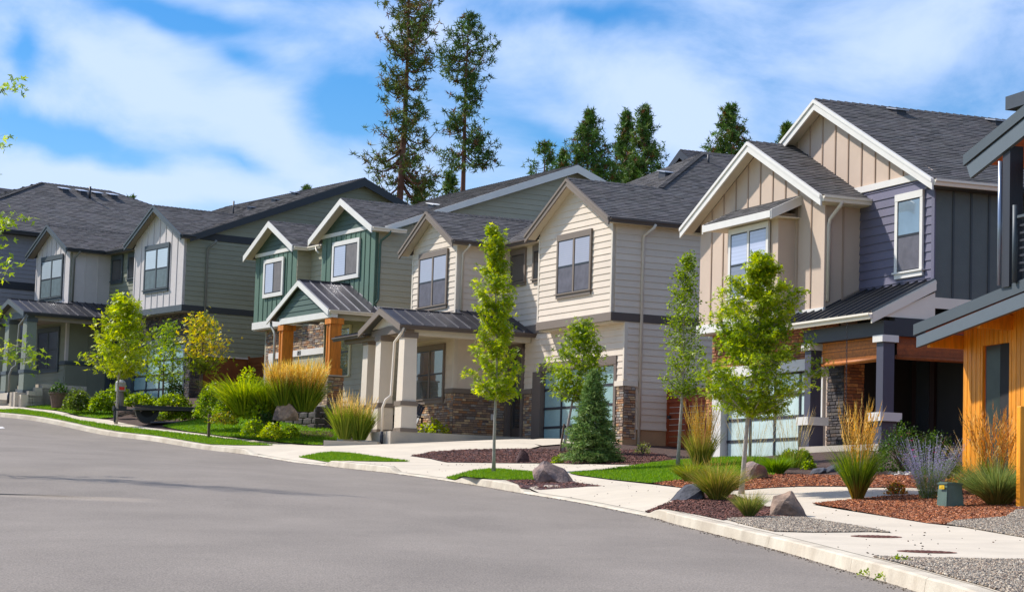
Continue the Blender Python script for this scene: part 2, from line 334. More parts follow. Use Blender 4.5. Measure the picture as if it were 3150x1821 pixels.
    def flush_stones(s, limit=300):
        random.shuffle(s.stone_list); key = 'stonebase'; joined_v, joined_f, joined_m, jm = [], [], [], []
        s.stone_list.sort(key=lambda t: -(t[3] - t[2]) * (t[5] - t[4]))
        for i, (face, c, a0, a1, z0, z1, pr, m) in enumerate(s.stone_list):
            kk = ('stone', m.name, i % 4, face)
            if kk not in s.cubes:
                rr = random.Random(hash(m.name) % 1000 + i % 4)
                def q(): return rr.uniform(-.035, .035)
                # chamfered irregular block, unit sized, outward is -x (facade) or -y (side)
                outer = [(.06 + q(), .14 + q()), (.94 + q(), .12 + q()), (.95 + q(), .88 + q()), (.05 + q(), .86 + q())]
                vs = [(0, 0, 0), (0, 1, 0), (0, 1, 1), (0, 0, 1)] + [(-.6 + q(), a + (0.02 if a > .5 else -.02), b) for a, b in [(0.02, 0.04), (.98, .04), (.98, .96), (.02, .96)]] + [(-1 + q() * 4, a, b) for a, b in outer]
                fs = [(4 + k, 4 + (k + 1) % 4, (k + 1) % 4, k) for k in range(4)] + [(8 + k, 8 + (k + 1) % 4, 4 + (k + 1) % 4, 4 + k) for k in range(4)] + [(8, 9, 10, 11)]
                if face == 'S': vs = [(y, x, z) for x, y, z in vs]
                s.cubes[kk] = mesh('stone', vs, fs, m)
            me = s.cubes[kk]
            if face == 'F': loc = s.L(a0, c, z0); sc = (pr, a1 - a0, z1 - z0)
            else: loc = s.L(c, a0, z0); sc = (a1 - a0, pr, z1 - z0)
            if i < limit:
                o = ob('stone', me, s.root); o.location = loc; o.scale = sc
            else:
                b = len(joined_v)
                if m not in jm: jm.append(m)
                for v in me.vertices: joined_v.append((loc.x + v.co.x * sc[0], loc.y + v.co.y * sc[1], loc.z + v.co.z * sc[2]))
                for p in me.polygons: joined_f.append(tuple(b + k for k in p.vertices)); joined_m.append(jm.index(m))
        if joined_v:
            me = mesh('stones', joined_v, joined_f, jm); me.polygons.foreach_set('material_index', joined_m); ob('stones', me, s.root, 'stuff')
    # -- shingles on a plane polygon; first edge is the eave line
    def shingles(s, P, exposure=0.15, tabw=(0.2, 0.42), m=None, deck=True, thick=0.1, soff=None):
        P = [Vector(p) for p in P]; e = (P[1] - P[0]).normalized(); nrm = Vector((0, 0, 0))
        for i in range(1, len(P) - 1): nrm += (P[i] - P[0]).cross(P[i + 1] - P[0])
        nrm.normalize();
        if nrm.z < 0: nrm = -nrm
        sdir = nrm.cross(e); 
        if sdir.z < 0: sdir = -sdir
        Q = [((p - P[0]).dot(e), (p - P[0]).dot(sdir)) for p in P]; ymax = max(q[1] for q in Q)
        V, F, C = [], [], []; y = 0; row = 0
        while y < ymax - 0.02:
            ym = y + exposure * 0.5; xs = []
            for i in range(len(Q)):
                (a0, b0), (a1, b1) = Q[i], Q[(i + 1) % len(Q)]
                if (b0 - ym) * (b1 - ym) < 0: xs.append(a0 + (a1 - a0) * (ym - b0) / (b1 - b0))
            xs.sort(); yt = min(y + exposure + .01, ymax)
            for j in range(0, len(xs) - 1, 2):
                x = xs[j]
                while x < xs[j + 1] - 0.01:
                    wd = random.uniform(*tabw); x2 = min(x + wd, xs[j + 1]); h = 0.017 + random.choice([0, 0, .007]); g = random.uniform(0.72, 1.3)
                    c3 = (g * random.uniform(.97, 1.05), g, g * random.uniform(.97, 1.06)); b = len(V); x1g = x2 - 0.004
                    for xx, yy, hh in ((x, y, 0), (x1g, y, 0), (x1g, y, h), (x, y, h), (x1g, yt, .004), (x, yt, .004)):
                        V.append(P[0] + e * xx + sdir * yy + nrm * (hh + .004)); C.append(c3)
                    F += [(b, b + 1, b + 2, b + 3), (b + 3, b + 2, b + 4, b + 5), (b, b + 3, b + 5), (b + 1, b + 4, b + 2)]
                    x = x2
            y += exposure; row += 1
        o = s.add('shingles', V, F, m or shingle, cols=C, kind='stuff')
        if deck: s.prism('roof_deck', P, -nrm * thick, [deck_m] if soff is None else [soff])
        return o
    def ridge(s, p0, p1, w=0.14, drop=0.07, step=0.2, drop2=None):
        p0, p1 = Vector(p0), Vector(p1); d = p1 - p0; n = int(d.length / step); d.normalize(); side = Vector((d.y, -d.x, 0)).normalized(); key = ('ridge', round(drop, 2), drop2)
        d2 = drop if drop2 is None else drop2
        if key not in s.cubes:
            L_ = step * 1.15
            vs = [(-w, 0, -drop + .012), (0, 0, .028), (w, 0, -d2 + .012), (-w, L_, -drop - .008), (0, L_, .004), (w, L_, -d2 - .008), (-w, 0, -drop - .02), (w, 0, -d2 - .02)]
            s.cubes[key] = mesh('ridge_cap', vs, [(0, 1, 4, 3), (1, 2, 5, 4), (0, 6, 7, 2, 1)], ridge_m)
        me = s.cubes[key]; rot = Matrix((side, d, side.cross(d))).transposed().to_4x4()
        for i in range(n):
            if i % 1 == 0:
                o = ob('ridge_cap', me, s.root); o.matrix_local = Matrix.Translation(p0 + d * (i * step) + Vector((0, 0, .02))) @ rot
    def bar(s, name, pts, r, m, sides=8, parent=None, square=False):
        V, F = tube_geo(pts, r, 4 if square else sides); return s.add(name, V, F, m, parent, smooth=not square)
    def gutter(s, p0, p1, m, h=0.13, w=0.12, out=(0, -1, 0)):
        """K-profile gutter along p0-p1, outward direction out (local xyz)"""
        p0, p1, o = Vector(p0), Vector(p1), Vector(out); d = p1 - p0; zt = Vector((0, 0, 1))
        prof = [(0, 0), (0, -h), (w * .55, -h), (w * .7, -h * .55), (w, -h * .35), (w, 0), (w - .012, 0), (w - .012, -.03), (.012, -.03), (.012, 0)]
        s.prism('gutter', [p0 + o * a + zt * b for a, b in prof], d, m)
    # -- windows (thing > window > casing, frame, pane, sill)
    def window(s, face, c, a0, a1, z0, z1, trim, style='twin', head=0.2, side=0.1, apron=0.16, upper=None, lower=None, frame=None, sill_ext=0.06):
        upper = upper or pane_pale; lower = lower or pane_screen; frame = frame or dark_frame
        def bx(nm, x0, x1, d0, d1, zz0, zz1, m, parent=None):
            if face == 'F': return s.box(nm, x0, x1, c - d1, c - d0, zz0, zz1, m, parent)
            return s.box(nm, c - d1, c - d0, x0, x1, zz0, zz1, m, parent)
        win = bx('window', a0 + side, a1 - side, 0.01, 0.036, z0, z1 - head, frame)
        bx('head_casing', a0, a1, 0.0, 0.062, z1 - head, z1, trim, win)
        bx('side_casing', a0, a0 + side, 0.0, 0.056, z0, z1 - head - .001, trim, win); bx('side_casing', a1 - side, a1, 0.0, 0.056, z0, z1 - head - .001, trim, win)
        if apron > 0.02: bx('apron', a0, a1, 0.0, 0.05, z0 - apron, z0 - .045, trim, win)
        bx('sill', a0 - sill_ext, a1 + sill_ext, 0.0, 0.09, z0 - .044, z0 - .001, trim, win)
        x0, x1, zt = a0 + side, a1 - side, z1 - head
        units = [(x0, x1)]
        if style == 'twin':
            mid = (x0 + x1) / 2; bx('mullion', mid - .05, mid + .05, 0.036, 0.054, z0, zt, trim, win); units = [(x0, mid - .05), (mid + .05, x1)]
        if style in ('twin', 'hung'):
            for ua, ub in units:
                zm = z0 + (zt - z0) * 0.5; f = .035
                bx('sash', ua, ub, 0.036, 0.044, zm - .03, zm + .03, frame, win)
                bx('pane', ua + f, ub - f, 0.036, 0.040, zm + .03, zt - f, upper, win); bx('pane', ua + f, ub - f, 0.036, 0.038, z0 + f, zm - .03, lower, win)
        elif style == 'slider':
            mid = (x0 + x1) / 2; f = .04; bx('sash', mid - .025, mid + .025, 0.036, 0.046, z0, zt, frame, win)
            pa, pb = (upper, lower) if face == 'F' else (upper, lower)
            bx('pane', mid + .025, x1 - f, 0.036, 0.041, z0 + f, zt - f, upper, win); bx('pane', x0 + f, mid - .025, 0.036, 0.039, z0 + f, zt - f, lower, win)
        else:
            bx('pane', x0 + .04, x1 - .04, 0.036, 0.040, z0 + .04, zt - .04, upper, win)
        return win
    def garage(s, c, a0, a1, z0, z1, cols, rows, glass, frame=None):
        frame = frame or charcoal; door = s.box('garage_door', a0, a1, c + .02, c + .06, z0, z1, frame); cw = (a1 - a0) / cols; rh = (z1 - z0) / rows
        for i in range(cols):
            for j in range(rows): s.box('pane', a0 + i * cw + .045, a0 + (i + 1) * cw - .045, c + .012, c + .02, z0 + j * rh + .04, z0 + (j + 1) * rh - .04, glass, door)
        for i in range(1, cols): s.box('rail', a0 + i * cw - .045, a0 + i * cw + .045, c - .012, c + .0199, z0, z1, frame, door)
        for j in range(0, rows + 1): s.box('rail', a0, a1, c - .006, c + .0195, max(z0, z0 + j * rh - .04), min(z1, z0 + j * rh + .04), frame, door)
    def metal(s, A, B, C, D, n, m=None, sm=None, rib=0.035, deck=True, soff=None):
        """A-B eave, D-C top"""
        m = m or metal_roof; sm = sm or seam_m; A, B, C, D = map(Vector, (A, B, C, D)); nr = (B - A).cross(D - A).normalized()
        if nr.z < 0: nr = -nr
        for i in range(n):
            t0, t1 = i / n, (i + 1) / n; a, b, c, d = A.lerp(B, t0), A.lerp(B, t1), D.lerp(C, t1), D.lerp(C, t0)
            s.prism('roof_panel', [a, b, c, d], nr * .012, m)
        for i in range(n + 1):
            t = i / n; a, d = A.lerp(B, t), D.lerp(C, t); e = (B - A).normalized() * .010
            s.prism('seam', [a - e + nr * .012, a + e + nr * .012, d + e + nr * .012, d - e + nr * .012], nr * rib, sm)
        if deck: s.prism('roof_deck', [A - nr * .002, B - nr * .002, C - nr * .002, D - nr * .002], -nr * .1, [soff or dark_soffit])
    def rake(s, name, pa, pb, v, m, h=0.26, t=0.045, lift=0.0):
        """bargeboard in facade plane v following the roof edge from pa to pb (u,z)"""
        (ua, za), (ub, zb_) = pa, pb
        s.pf(name, [(ua, za + lift), (ub, zb_ + lift), (ub, zb_ - h + lift), (ua, za - h + lift)], v - t, v, m)
    def downspout(s, pts, m, r=0.045): return s.bar('downspout', [s.L(*p) for p in pts], r, m, sides=6)
    def vent(s, p, m=None, sc=1.0, nrm=(0, 0, 1)):
        m = m or mat('vent_metal', S(168, 172, 180), 0.4, 0.1, 5); p = Vector(p); w, d, h = .3 * sc, .22 * sc, .2 * sc
        V = [(-d, -w, -.25), (d, -w, -.25), (d, w, -.1), (-d, w, -.1), (-d * .9, -w * .9, h * .1), (d * .9, -w * .9, h * .1), (d * .9, w * .9, h * .8), (-d * .9, w * .9, h * .8)]
        V = [p + Vector(v) for v in V]; b = s.add('roof_vent', V, [(0, 1, 5, 4), (1, 2, 6, 5), (2, 3, 7, 6), (3, 0, 4, 7), (4, 5, 6, 7)], charcoal)
        cap = [p + Vector(v) for v in [(-d * 1.25, -w * 1.15, h * .1), (d * 1.25, -w * 1.15, h * .1), (d * 1.25, w * 1.15, h * .85), (-d * 1.25, w * 1.15, h * .85)]]
        c = s.prism('vent_cap', cap, (0, 0, .03), m, parent=b)
# ------------------------------------------------------------ terrain
class _Fr:
    def __init__(s, px, py, Y, yaw):
        s.o = at(px, py, Y); a = math.radians(yaw); s.U = np.array([-math.sin(a), math.cos(a), 0]); s.V = np.array([math.cos(a), math.sin(a), 0])
    def w(s, u, v, z): return np.array([s.o[0], s.o[1], 0]) + s.U * u + s.V * v + np.array([0, 0, z])
F5 = (2877, 611, 54, 22.2); F3 = (1881, 985, 71, 25.8); F2 = (1158.4, 710.4, 84, 29.5); F1 = (569.6, 732.4, 96, 34.2); F6 = (2963, 1456, 46, 18); F0 = (0, 702, 108, 38)
KERB = [(3005, 1821, 19.5), (2853, 1775, 21.2), (2624, 1713, 24.7), (2370, 1648, 30.5), (2078, 1580, 37), (1980, 1557, 39.5), (1587, 1490, 48.5), (1365, 1456, 54), (1037, 1419, 64), (894, 1403, 67.5), (636, 1368, 75), (332, 1326, 84), (0, 1270, 93)]
KC = [at(*c) for c in KERB]
def terrain_points():
    pts = list(KC)
    pts.append(KC[0] + np.array([0.3, -9, -.45])); pts.append(KC[0] + np.array([0.4, -19.5, -1.0])); pts.append(KC[-1] + np.array([-12, 17, 1.5])); pts.append(KC[-1] + np.array([-29, 38, 3.0]))
    for i, p in enumerate(KC):
        t = KC[min(i + 1, len(KC) - 1)] - KC[max(i - 1, 0)]; n = np.array([-t[1], t[0], 0]) / np.hypot(t[0], t[1])
        for d in (5, 11): q = p + n * d; q[2] += .04; pts.append(q)
    pts += [np.array([3.5, 0, -1.45]), np.array([-8, 0, -1.4]), np.array([12, 0, -1.3])]
    for fr, l in ((F5, [(10, -1, 1.95), (6, -1, 1.95), (3, -1.6, 2.0), (-.2, -1.6, 2.0), (0, 6, 2.6), (10, 8, 2.6)]),
                  (F3, [(.6, .5, 2.72), (5.7, .5, 2.72), (6.6, -4.3, 2.52), (9.5, -4.3, 2.6), (0, 1, 2.57), (0, 8, 3.1), (10, 8, 3.2)]),
                  (F2, [(-.5, -2.5, 3.3), (10, -1, 4.3), (5, -1, 4.1), (0, 8, 4.4), (10, 8, 4.6)]),
                  (F1, [(6.3, -4.5, 4.38), (0, 0, 4.85), (5.3, .5, 4.95), (11, -4.5, 5.0), (10, 8, 5.6), (0, 8, 5.4)])):
        f = _Fr(*fr); pts += [f.w(*q) for q in l]
    return np.array(pts)
TP = terrain_points()
def _ker(d): return -np.sqrt(d * d + 20.0)
def _fit():
    n = len(TP); d = np.hypot(TP[:, None, 0] - TP[None, :, 0], TP[:, None, 1] - TP[None, :, 1]); A = np.zeros((n + 3, n + 3)); A[:n, :n] = _ker(d) + np.eye(n) * .03
    A[:n, n] = 1; A[:n, n + 1:] = TP[:, :2]; A[n, :n] = 1; A[n + 1:, :n] = TP[:, :2].T; b = np.zeros(n + 3); b[:n] = TP[:, 2]; return np.linalg.solve(A, b)
TW = _fit()
def gz(x, y):
    x = np.asarray(x, float); y = np.asarray(y, float); d = np.hypot(TP[:, 0] - x[..., None], TP[:, 1] - y[..., None]); return _ker(d) @ TW[:len(TP)] + TW[-3] + TW[-2] * x + TW[-1] * y
_YS = np.arange(12, 150, .2)
def G(px, py, dz=0.0):
    r = ray(px, py); x = r[0] * _YS; e = r[2] * _YS - (gz(x, _YS) + dz); idx = np.where((e[:-1] > 0) & (e[1:] <= 0))[0]
    if len(idx) == 0: i = int(np.argmin(np.abs(e))); Y = _YS[i]
    else: i = idx[0]; Y = _YS[i] + .2 * e[i] / (e[i] - e[i + 1])
    p = r * Y; return np.array([p[0], p[1], gz(p[0], p[1])])
def D(x, y): return G(x * 1.25, y * 1.25)
# kerb curve, resampled
def smooth_curve(P, n=8):
    P = [np.array(p) for p in P]; out = []
    for i in range(len(P) - 1):
        p0, p1, p2, p3 = P[max(i - 1, 0)], P[i], P[i + 1], P[min(i + 2, len(P) - 1)]
        for k in range(n):
            t = k / n; out.append(.5 * ((2 * p1) + (-p0 + p2) * t + (2 * p0 - 5 * p1 + 4 * p2 - p3) * t * t + (-p0 + 3 * p1 - 3 * p2 + p3) * t ** 3))
    out.append(P[-1]); return np.array(out)
kext = [KC[0] + np.array([0.4, -19.5, 0]), KC[0] + np.array([0.25, -9, 0])] + KC + [KC[-1] + np.array([-12, 17, 0]), KC[-1] + np.array([-29, 38, 0])]
KCV = smooth_curve(kext, 60)[:, :2]
KS = np.concatenate([[0], np.cumsum(np.hypot(*np.diff(KCV, axis=0).T))])
def kpt(s, off=0.0):
    s = np.clip(s, 0, KS[-1]); x = np.interp(s, KS, KCV[:, 0]); y = np.interp(s, KS, KCV[:, 1]); x2 = np.interp(s + .2, KS, KCV[:, 0]); y2 = np.interp(s + .2, KS, KCV[:, 1]); x1 = np.interp(s - .2, KS, KCV[:, 0]); y1 = np.interp(s - .2, KS, KCV[:, 1])
    tx, ty = x2 - x1, y2 - y1; l = np.hypot(tx, ty) + 1e-9; return x + ty / l * off, y - tx / l * off      # off > 0 : towards the houses
def kern(x, y):
    d = np.hypot(KCV[:, 0] - x, KCV[:, 1] - y); i = int(np.argmin(d)); return KS[i], d[i]
def s_of(px, py): p = G(px, py); return kern(p[0], p[1])[0]
DRIVES = [(s_of(1925, 1560) , s_of(1592, 1492)), (s_of(1300, 1461), s_of(1062, 1432)), (s_of(856, 1412), s_of(650, 1380))]
def low(s):      # 0 at full kerb, 1 at driveway
    r = 0.0
    for a, b in DRIVES:
        a, b = min(a, b), max(a, b); r = max(r, min(1, max(0, (s - a) / .7 + .5), max(0, (b - s) / .7 + .5)))
    return r
# ------------------------------------------------------------ ground
def land(x, y):
    z = float(gz(x, y)); s, d = kern(x, y)
    if d < 1.4: z -= .13 * low(s) * max(0, 1 - max(0, d - .15) / 1.1)
    return z
asphalt = mat('asphalt', S(134, 124, 113), 0.92, 0.13, 0.5, bump=0.45, bscale=55, fine=0.22, spec=0.25, stretch=(1, .5, 1))
soil_m = mat('dark_bark_soil', S(74, 52, 42), 0.95, 0.3, 6, bump=0.8, bscale=18, fine=0.35)
lawn_m = mat('lawn_turf', (0.12, 0.235, 0.012), 0.85, 0.22, 1.4, bump=0.8, bscale=45, fine=0.3, spec=0.15)
mulch_p = mat('purple_brown_mulch', S(72, 44, 44), 0.95, 0.2, 5, bump=0.6, bscale=25, fine=0.3)
mulch_o = mat('red_brown_mulch', S(104, 58, 40), 0.95, 0.2, 5, bump=0.6, bscale=25, fine=0.3)
gravel_m = mat('grey_gravel_bed', S(122, 114, 104), 0.95, 0.2, 8, bump=0.8, bscale=30, fine=0.3)
outer_m = mat('dry_meadow', S(120, 118, 70), 0.95, 0.2, .3)
def grid_mesh(name, ss, offs, dz, m, kind='structure', fn=None):
    V = []; 
    for s in ss:
        for o_ in offs:
            x, y = kpt(s, o_); z = (land(x, y) if fn is None else fn(x, y)) + dz; V.append((x, y, z))
    n = len(offs); F = [(i * n + j, i * n + j + 1, (i + 1) * n + j + 1, (i + 1) * n + j) for i in range(len(ss) - 1) for j in range(n - 1)]
    return ob(name, mesh(name, V, F, m, smooth=True), None, kind)
SS = np.arange(0, KS[-1], 0.6)
grid_mesh('road', SS, [-.02, -1, -2.5, -4, -6, -8, -10, -12], -.15, asphalt, fn=lambda x, y: float(gz(x, y)))
grid_mesh('yard', SS, [.14, .5, .9, 1.4, 2, 3, 4, 5, 6.5, 8, 10, 12, 14, 17, 20, 24, 28, 34, 42, 55], -.02, soil_m)
grid_mesh('far_verge', SS[::3], [-12, -13.5, -15, -18, -22, -28, -36], -.02, lawn_m, fn=lambda x, y: float(gz(x, y)))
def outer():
    xs = np.concatenate([[-3000, -900, -300, -140], np.arange(-110, 121, 5.0), [150, 300, 900, 3000]]); ys = np.concatenate([[-900, -200, -60], np.arange(-30, 241, 5.0), [300, 600, 1500, 4000]]); V = []
    for y in ys:
        for x in xs: V.append((x, y, float(gz(np.clip(x, -60, 40), np.clip(y, 0, 140))) - .6))
    n = len(xs); F = [(i * n + j, i * n + j + 1, (i + 1) * n + j + 1, (i + 1) * n + j) for i in range(len(ys) - 1) for j in range(n - 1)]
    ob('ground', mesh('ground', V, F, outer_m, smooth=True), None, 'structure')
outer()
PATCH = {}
def inside(P, q):
    c = False; n = len(P); x, y = q
    for i in range(n):
        x0, y0 = P[i]; x1, y1 = P[(i + 1) % n]
        if (y0 > y) != (y1 > y) and x < (x1 - x0) * (y - y0) / (y1 - y0) + x0: c = not c
    return c
def patch(name, W, dz, m, step=.5, kind='structure', rise=0.0):
    """sheet draped on the terrain; W = outline points (x,y)"""
    W = [(float(p[0]), float(p[1])) for p in W]; B = []
    for i in range(len(W)):
        a, b = np.array(W[i]), np.array(W[(i + 1) % len(W)]); k = max(1, int(np.hypot(*(b - a)) / step))
        B += [tuple(a + (b - a) * t / k) for t in range(k)]
    xs = [p[0] for p in B]; ys = [p[1] for p in B]; I = []
    x = min(xs)
    while x < max(xs):
        y = min(ys)
        while y < max(ys):
            if inside(B, (x, y)): I.append((x + random.uniform(-.05, .05), y + random.uniform(-.05, .05)))
            y += step
        x += step
    vs, es, fs, _, _, _ = geometry.delaunay_2d_cdt([Vector(p) for p in B + I], [(i, (i + 1) % len(B)) for i in range(len(B))], [list(range(len(B)))], 1, 1e-4)
    V = []
    for v in vs:
        V.append((v.x, v.y, land(v.x, v.y) + dz))
    o = ob(name, mesh(name, V, [tuple(f) for f in fs], m, smooth=True), None, kind)
    PATCH[o.name] = (np.array(V), np.array([tuple(f)[:3] for f in fs])); return o
def pl(pts, n=False): return [(G(x, y) if n else D(x, y))[:2] for x, y in pts]
def kb(s0, s1, off=.17, n=None):     # points along the back of the kerb
    n = n or max(2, int(abs(s1 - s0) / .8)); return [kpt(s, off) for s in np.linspace(s0, s1, n)]
s_near = 3.0; s_end = KS[-1] - 8
# pale concrete: pavement, driveways and walks in one pour
conc_edge = [(3400, 1720), (3150, 1655), (2964, 1623), (2853, 1611), (2732, 1591), (2500, 1553), (2611, 1539), (2732, 1527), (2822, 1525), (2960, 1512), (2900, 1499), (2753, 1501), (2665, 1502), (2586, 1498), (2459, 1498), (2370, 1502), (2287, 1509), (2200, 1511), (2113, 1504), (2000, 1490), (1880, 1477), (1780, 1464), (1750, 1457), (1850, 1449), (1964, 1434), (1958, 1430), (1800, 1427), (1700, 1426), (1375, 1423), (1325, 1412), (1262, 1403), (1325, 1390), (1412, 1384), (1625, 1381), (1660, 1372)]
house_base = [(1640, 1364), (1207, 1366), (1118, 1360), (993, 1371), (845, 1361), (680, 1343), (575, 1329), (437, 1312), (336, 1292), (240, 1281), (108, 1257), (65, 1251), (30, 1247), (-60, 1240)]
ce = pl(conc_edge, True) + pl(house_base, True)
patch('pavement', kb(kern(*ce[-1])[0], s_near) + [kpt(s_near, 7)] + ce, .012, concrete)
patch('driveway', pl([(1150, 1366), (1207, 1367), (1640, 1365), (1668, 1371), (1900, 1362), (1880, 1352), (1640, 1352), (1300, 1350), (1150, 1352)], True), .016, concrete)
# planting beds and lawns on top
patch('gravel_bed', pl([(2249, 1596), (2364, 1591), (2477, 1594), (2558, 1608), (2603, 1615), (2680, 1628), (2745, 1641), (2680, 1638), (2500, 1640), (2382, 1637), (2300, 1618), (2234, 1600)], True), .018, gravel_m, .3)
patch('gravel_bed', pl([(2697, 1715), (2740, 1718), (2861, 1721), (3150, 1726), (3300, 1732)], True) + kb(kern(*G(3300, 1900)[:2])[0], kern(*G(2697, 1716)[:2])[0], .2), .018, gravel_m, .3)
patch('gravel_bed', pl([(2913, 1615), (2938, 1604), (3093, 1592), (3129, 1569), (3250, 1575), (3300, 1690), (3150, 1655), (2964, 1623)], True), .018, gravel_m, .3)
patch('mulch_bed', pl([(1986, 1553), (2038, 1544), (2075, 1539), (2150, 1520), (2258, 1524), (2330, 1553), (2367, 1562), (2400, 1570), (2477, 1590), (2364, 1592), (2249, 1597), (2225, 1602), (2150, 1586), (2081, 1573)], True), .019, mulch_p, .3)
patch('mulch_bed', pl([(2500, 1550), (2611, 1539), (2732, 1527), (2822, 1524), (2980, 1500), (3250, 1490), (3280, 1570), (3129, 1569), (3093, 1592), (2938, 1604), (2913, 1615), (2853, 1611), (2732, 1591), (2600, 1566)], True), .019, mulch_o, .3)
patch('mulch_bed', pl([(2010, 1488), (2060, 1480), (2145, 1472), (2330, 1461), (2570, 1463), (2760, 1463), (2960, 1470), (2960, 1508), (2753, 1500), (2665, 1501), (2586, 1497), (2459, 1497), (2370, 1501), (2287, 1508), (2200, 1510), (2113, 1503)], True), .019, mulch_o, .4)
patch('mulch_bed', pl([(1262, 1403), (1325, 1390), (1412, 1384), (1625, 1381), (1750, 1385), (1950, 1384), (2050, 1400), (2075, 1417), (1964, 1432), (1875, 1427), (1700, 1425), (1375, 1422), (1325, 1411)], True), .019, mulch_p, .5)
patch('mulch_bed', pl([(1556, 1478), (1632, 1471), (1756, 1483), (1848, 1496), (1720, 1494), (1601, 1492)], True), .019, mulch_p, .3)
patch('mulch_bed', pl([(757, 1338), (803, 1326), (1023, 1329), (1029, 1347), (872, 1342)], True), .036, mulch_p, .4)
patch('lawn', pl([(1750, 1457), (1850, 1449), (1964, 1434), (2080, 1420), (2200, 1412), (2340, 1410), (2420, 1430), (2380, 1462), (2145, 1472), (2000, 1488), (1880, 1476), (1780, 1463)], True), .028, lawn_m)
patch('lawn', pl([(1372, 1455), (1447, 1449), (1521, 1445), (1645, 1455), (1688, 1471), (1682, 1477), (1560, 1478), (1447, 1470)], True), .028, lawn_m)
patch('lawn', pl([(918, 1398), (982, 1395), (1023, 1392), (1092, 1397), (1180, 1410), (1262, 1421), (1180, 1421), (1092, 1419), (1030, 1414)], True), .028, lawn_m)
patch('lawn', pl([(-60, 1262), (60, 1259), (108, 1266), (240, 1293), (300, 1302), (437, 1321), (575, 1337), (750, 1358), (842, 1371), (712, 1370)], True) + kb(s_of(629, 1367), s_of(-60, 1264), .2), .028, lawn_m)
patch('lawn', pl([(65, 1250), (110, 1244), (204, 1250), (345, 1256), (348, 1284), (300, 1288), (240, 1279), (108, 1256)], True), .028, lawn_m)
patch('lawn', pl([(500, 1312), (602, 1290), (750, 1280), (850, 1283), (960, 1310), (1113, 1340), (1114, 1353), (993, 1356), (993, 1369), (845, 1359), (680, 1341), (575, 1327)], True), .028, lawn_m)
# joints in the pavement, as thin dark strips
def joint(name, a, b, w=.012):
    a, b = np.array(a), np.array(b); d = (b - a) / np.hypot(*(b - a)); nn = np.array([-d[1], d[0]]) * w; V = []; k = max(2, int(np.hypot(*(b - a)) / .4)); F = []
    for i in range(k + 1):
        p = a + (b - a) * i / k
        for q in (p - nn, p + nn): V.append((q[0], q[1], land(*q) + .0165))
    for i in range(k): F.append((2 * i, 2 * i + 1, 2 * i + 3, 2 * i + 2))
    ob(name, mesh(name, V, F, mat('joint_dark', S(120, 108, 92), .95, .2, 5)), None, 'structure')
for s in list(np.arange(6, 26, 1.9)): joint('pavement_joint', kpt(s, 1.9), kpt(s, 3.45))
joint('pavement_joint', kpt(13.2, .2), kpt(13.2, 1.9)); joint('pavement_joint', kpt(18.9, .2), kpt(18.9, 1.9))
# kerb stones, each a part of the kerb
def kerb():
    root = empty('kerb', (KC[3][0], KC[3][1], KC[3][2] - .15)); root['kind'] = 'structure'
    prof = [(-.035, -.17), (-.012, -.012), (.012, .004), (.17, .008), (.17, -.17)]
    js = [s_of(*p) for p in [(2853, 1775), (2623, 1713), (2370, 1648), (2078, 1580), (1938, 1546)]]
    cuts = sorted([1.0, 4.0, 7.0] + js + list(np.arange(max(js) + 2.2, KS[-1] - 3, 2.6))); inv = root.matrix_world.inverted(); loc = Vector(root.location)
    for a, b in zip(cuts, cuts[1:]):
        a += .006; b -= .006
        if b - a < .3: continue
        k = max(3, int((b - a) / .3)); V = []; F = []
        for i in range(k + 1):
            s = a + (b - a) * i / k; lo = low(s)
            for o_, z in prof:
                x, y = kpt(s, o_); zz = float(gz(x, y)) + (z if z < -.1 else z - .128 * lo)
                V.append(Vector((x, y, zz)) - loc)
        n = len(prof)
        for i in range(k):
            for j in range(n): F.append((i * n + j, i * n + (j + 1) % n, (i + 1) * n + (j + 1) % n, (i + 1) * n + j))
        F.append(tuple(range(n))); F.append(tuple(k * n + j for j in range(n - 1, -1, -1)))
        ob('kerb_stone', mesh('kerb_stone', V, F, kerb_m), root)
kerb()
# ------------------------------------------------------------ scattered loose material
def sample(names, density, pred=None):
    out = []
    for nm in names:
        V, T = PATCH[nm]; A, B, C_ = V[T[:, 0]], V[T[:, 1]], V[T[:, 2]]; ar = np.linalg.norm(np.cross(B - A, C_ - A), axis=1) / 2
        n = int(ar.sum() * density); k = RNG.choice(len(T), n, p=ar / ar.sum()); r1 = np.sqrt(RNG.random(n)); r2 = RNG.random(n)
        out.append(A[k] * (1 - r1)[:, None] + B[k] * (r1 * (1 - r2))[:, None] + C_[k] * (r1 * r2)[:, None])
    return np.concatenate(out)
def rotm(n, tilt):
    a = RNG.random(n) * 2 * np.pi; b = RNG.normal(0, tilt, n); c = RNG.normal(0, tilt, n); ca, sa, cb, sb, cc, sc_ = np.cos(a), np.sin(a), np.cos(b), np.sin(b), np.cos(c), np.sin(c); Z = np.zeros(n); O = np.ones(n)
    Rz = np.stack([ca, -sa, Z, sa, ca, Z, Z, Z, O], -1).reshape(n, 3, 3); Rx = np.stack([O, Z, Z, Z, cb, -sb, Z, sb, cb], -1).reshape(n, 3, 3); Ry = np.stack([cc, Z, sc_, Z, O, Z, -sc_, Z, cc], -1).reshape(n, 3, 3)
    return Rz @ Rx @ Ry
def scatter(name, P, base, faces, scale, tilt, m, cols, nf=4, label=None, cat=None):
    n = len(P); base = np.array(base, float); R_ = rotm(n, tilt); V = np.einsum('nij,nkj->nki', R_, base[None] * scale[:, None, :]) + P[:, None, :]
    F = (np.array(faces)[None] + (np.arange(n) * len(base))[:, None, None]).reshape(-1, nf)
    o = ob(name, np_mesh(name, V.reshape(-1, 3), F, m, np.repeat(cols, len(base), 0), nf), None, 'stuff')
    if label: tag(o, label, cat)
    return o
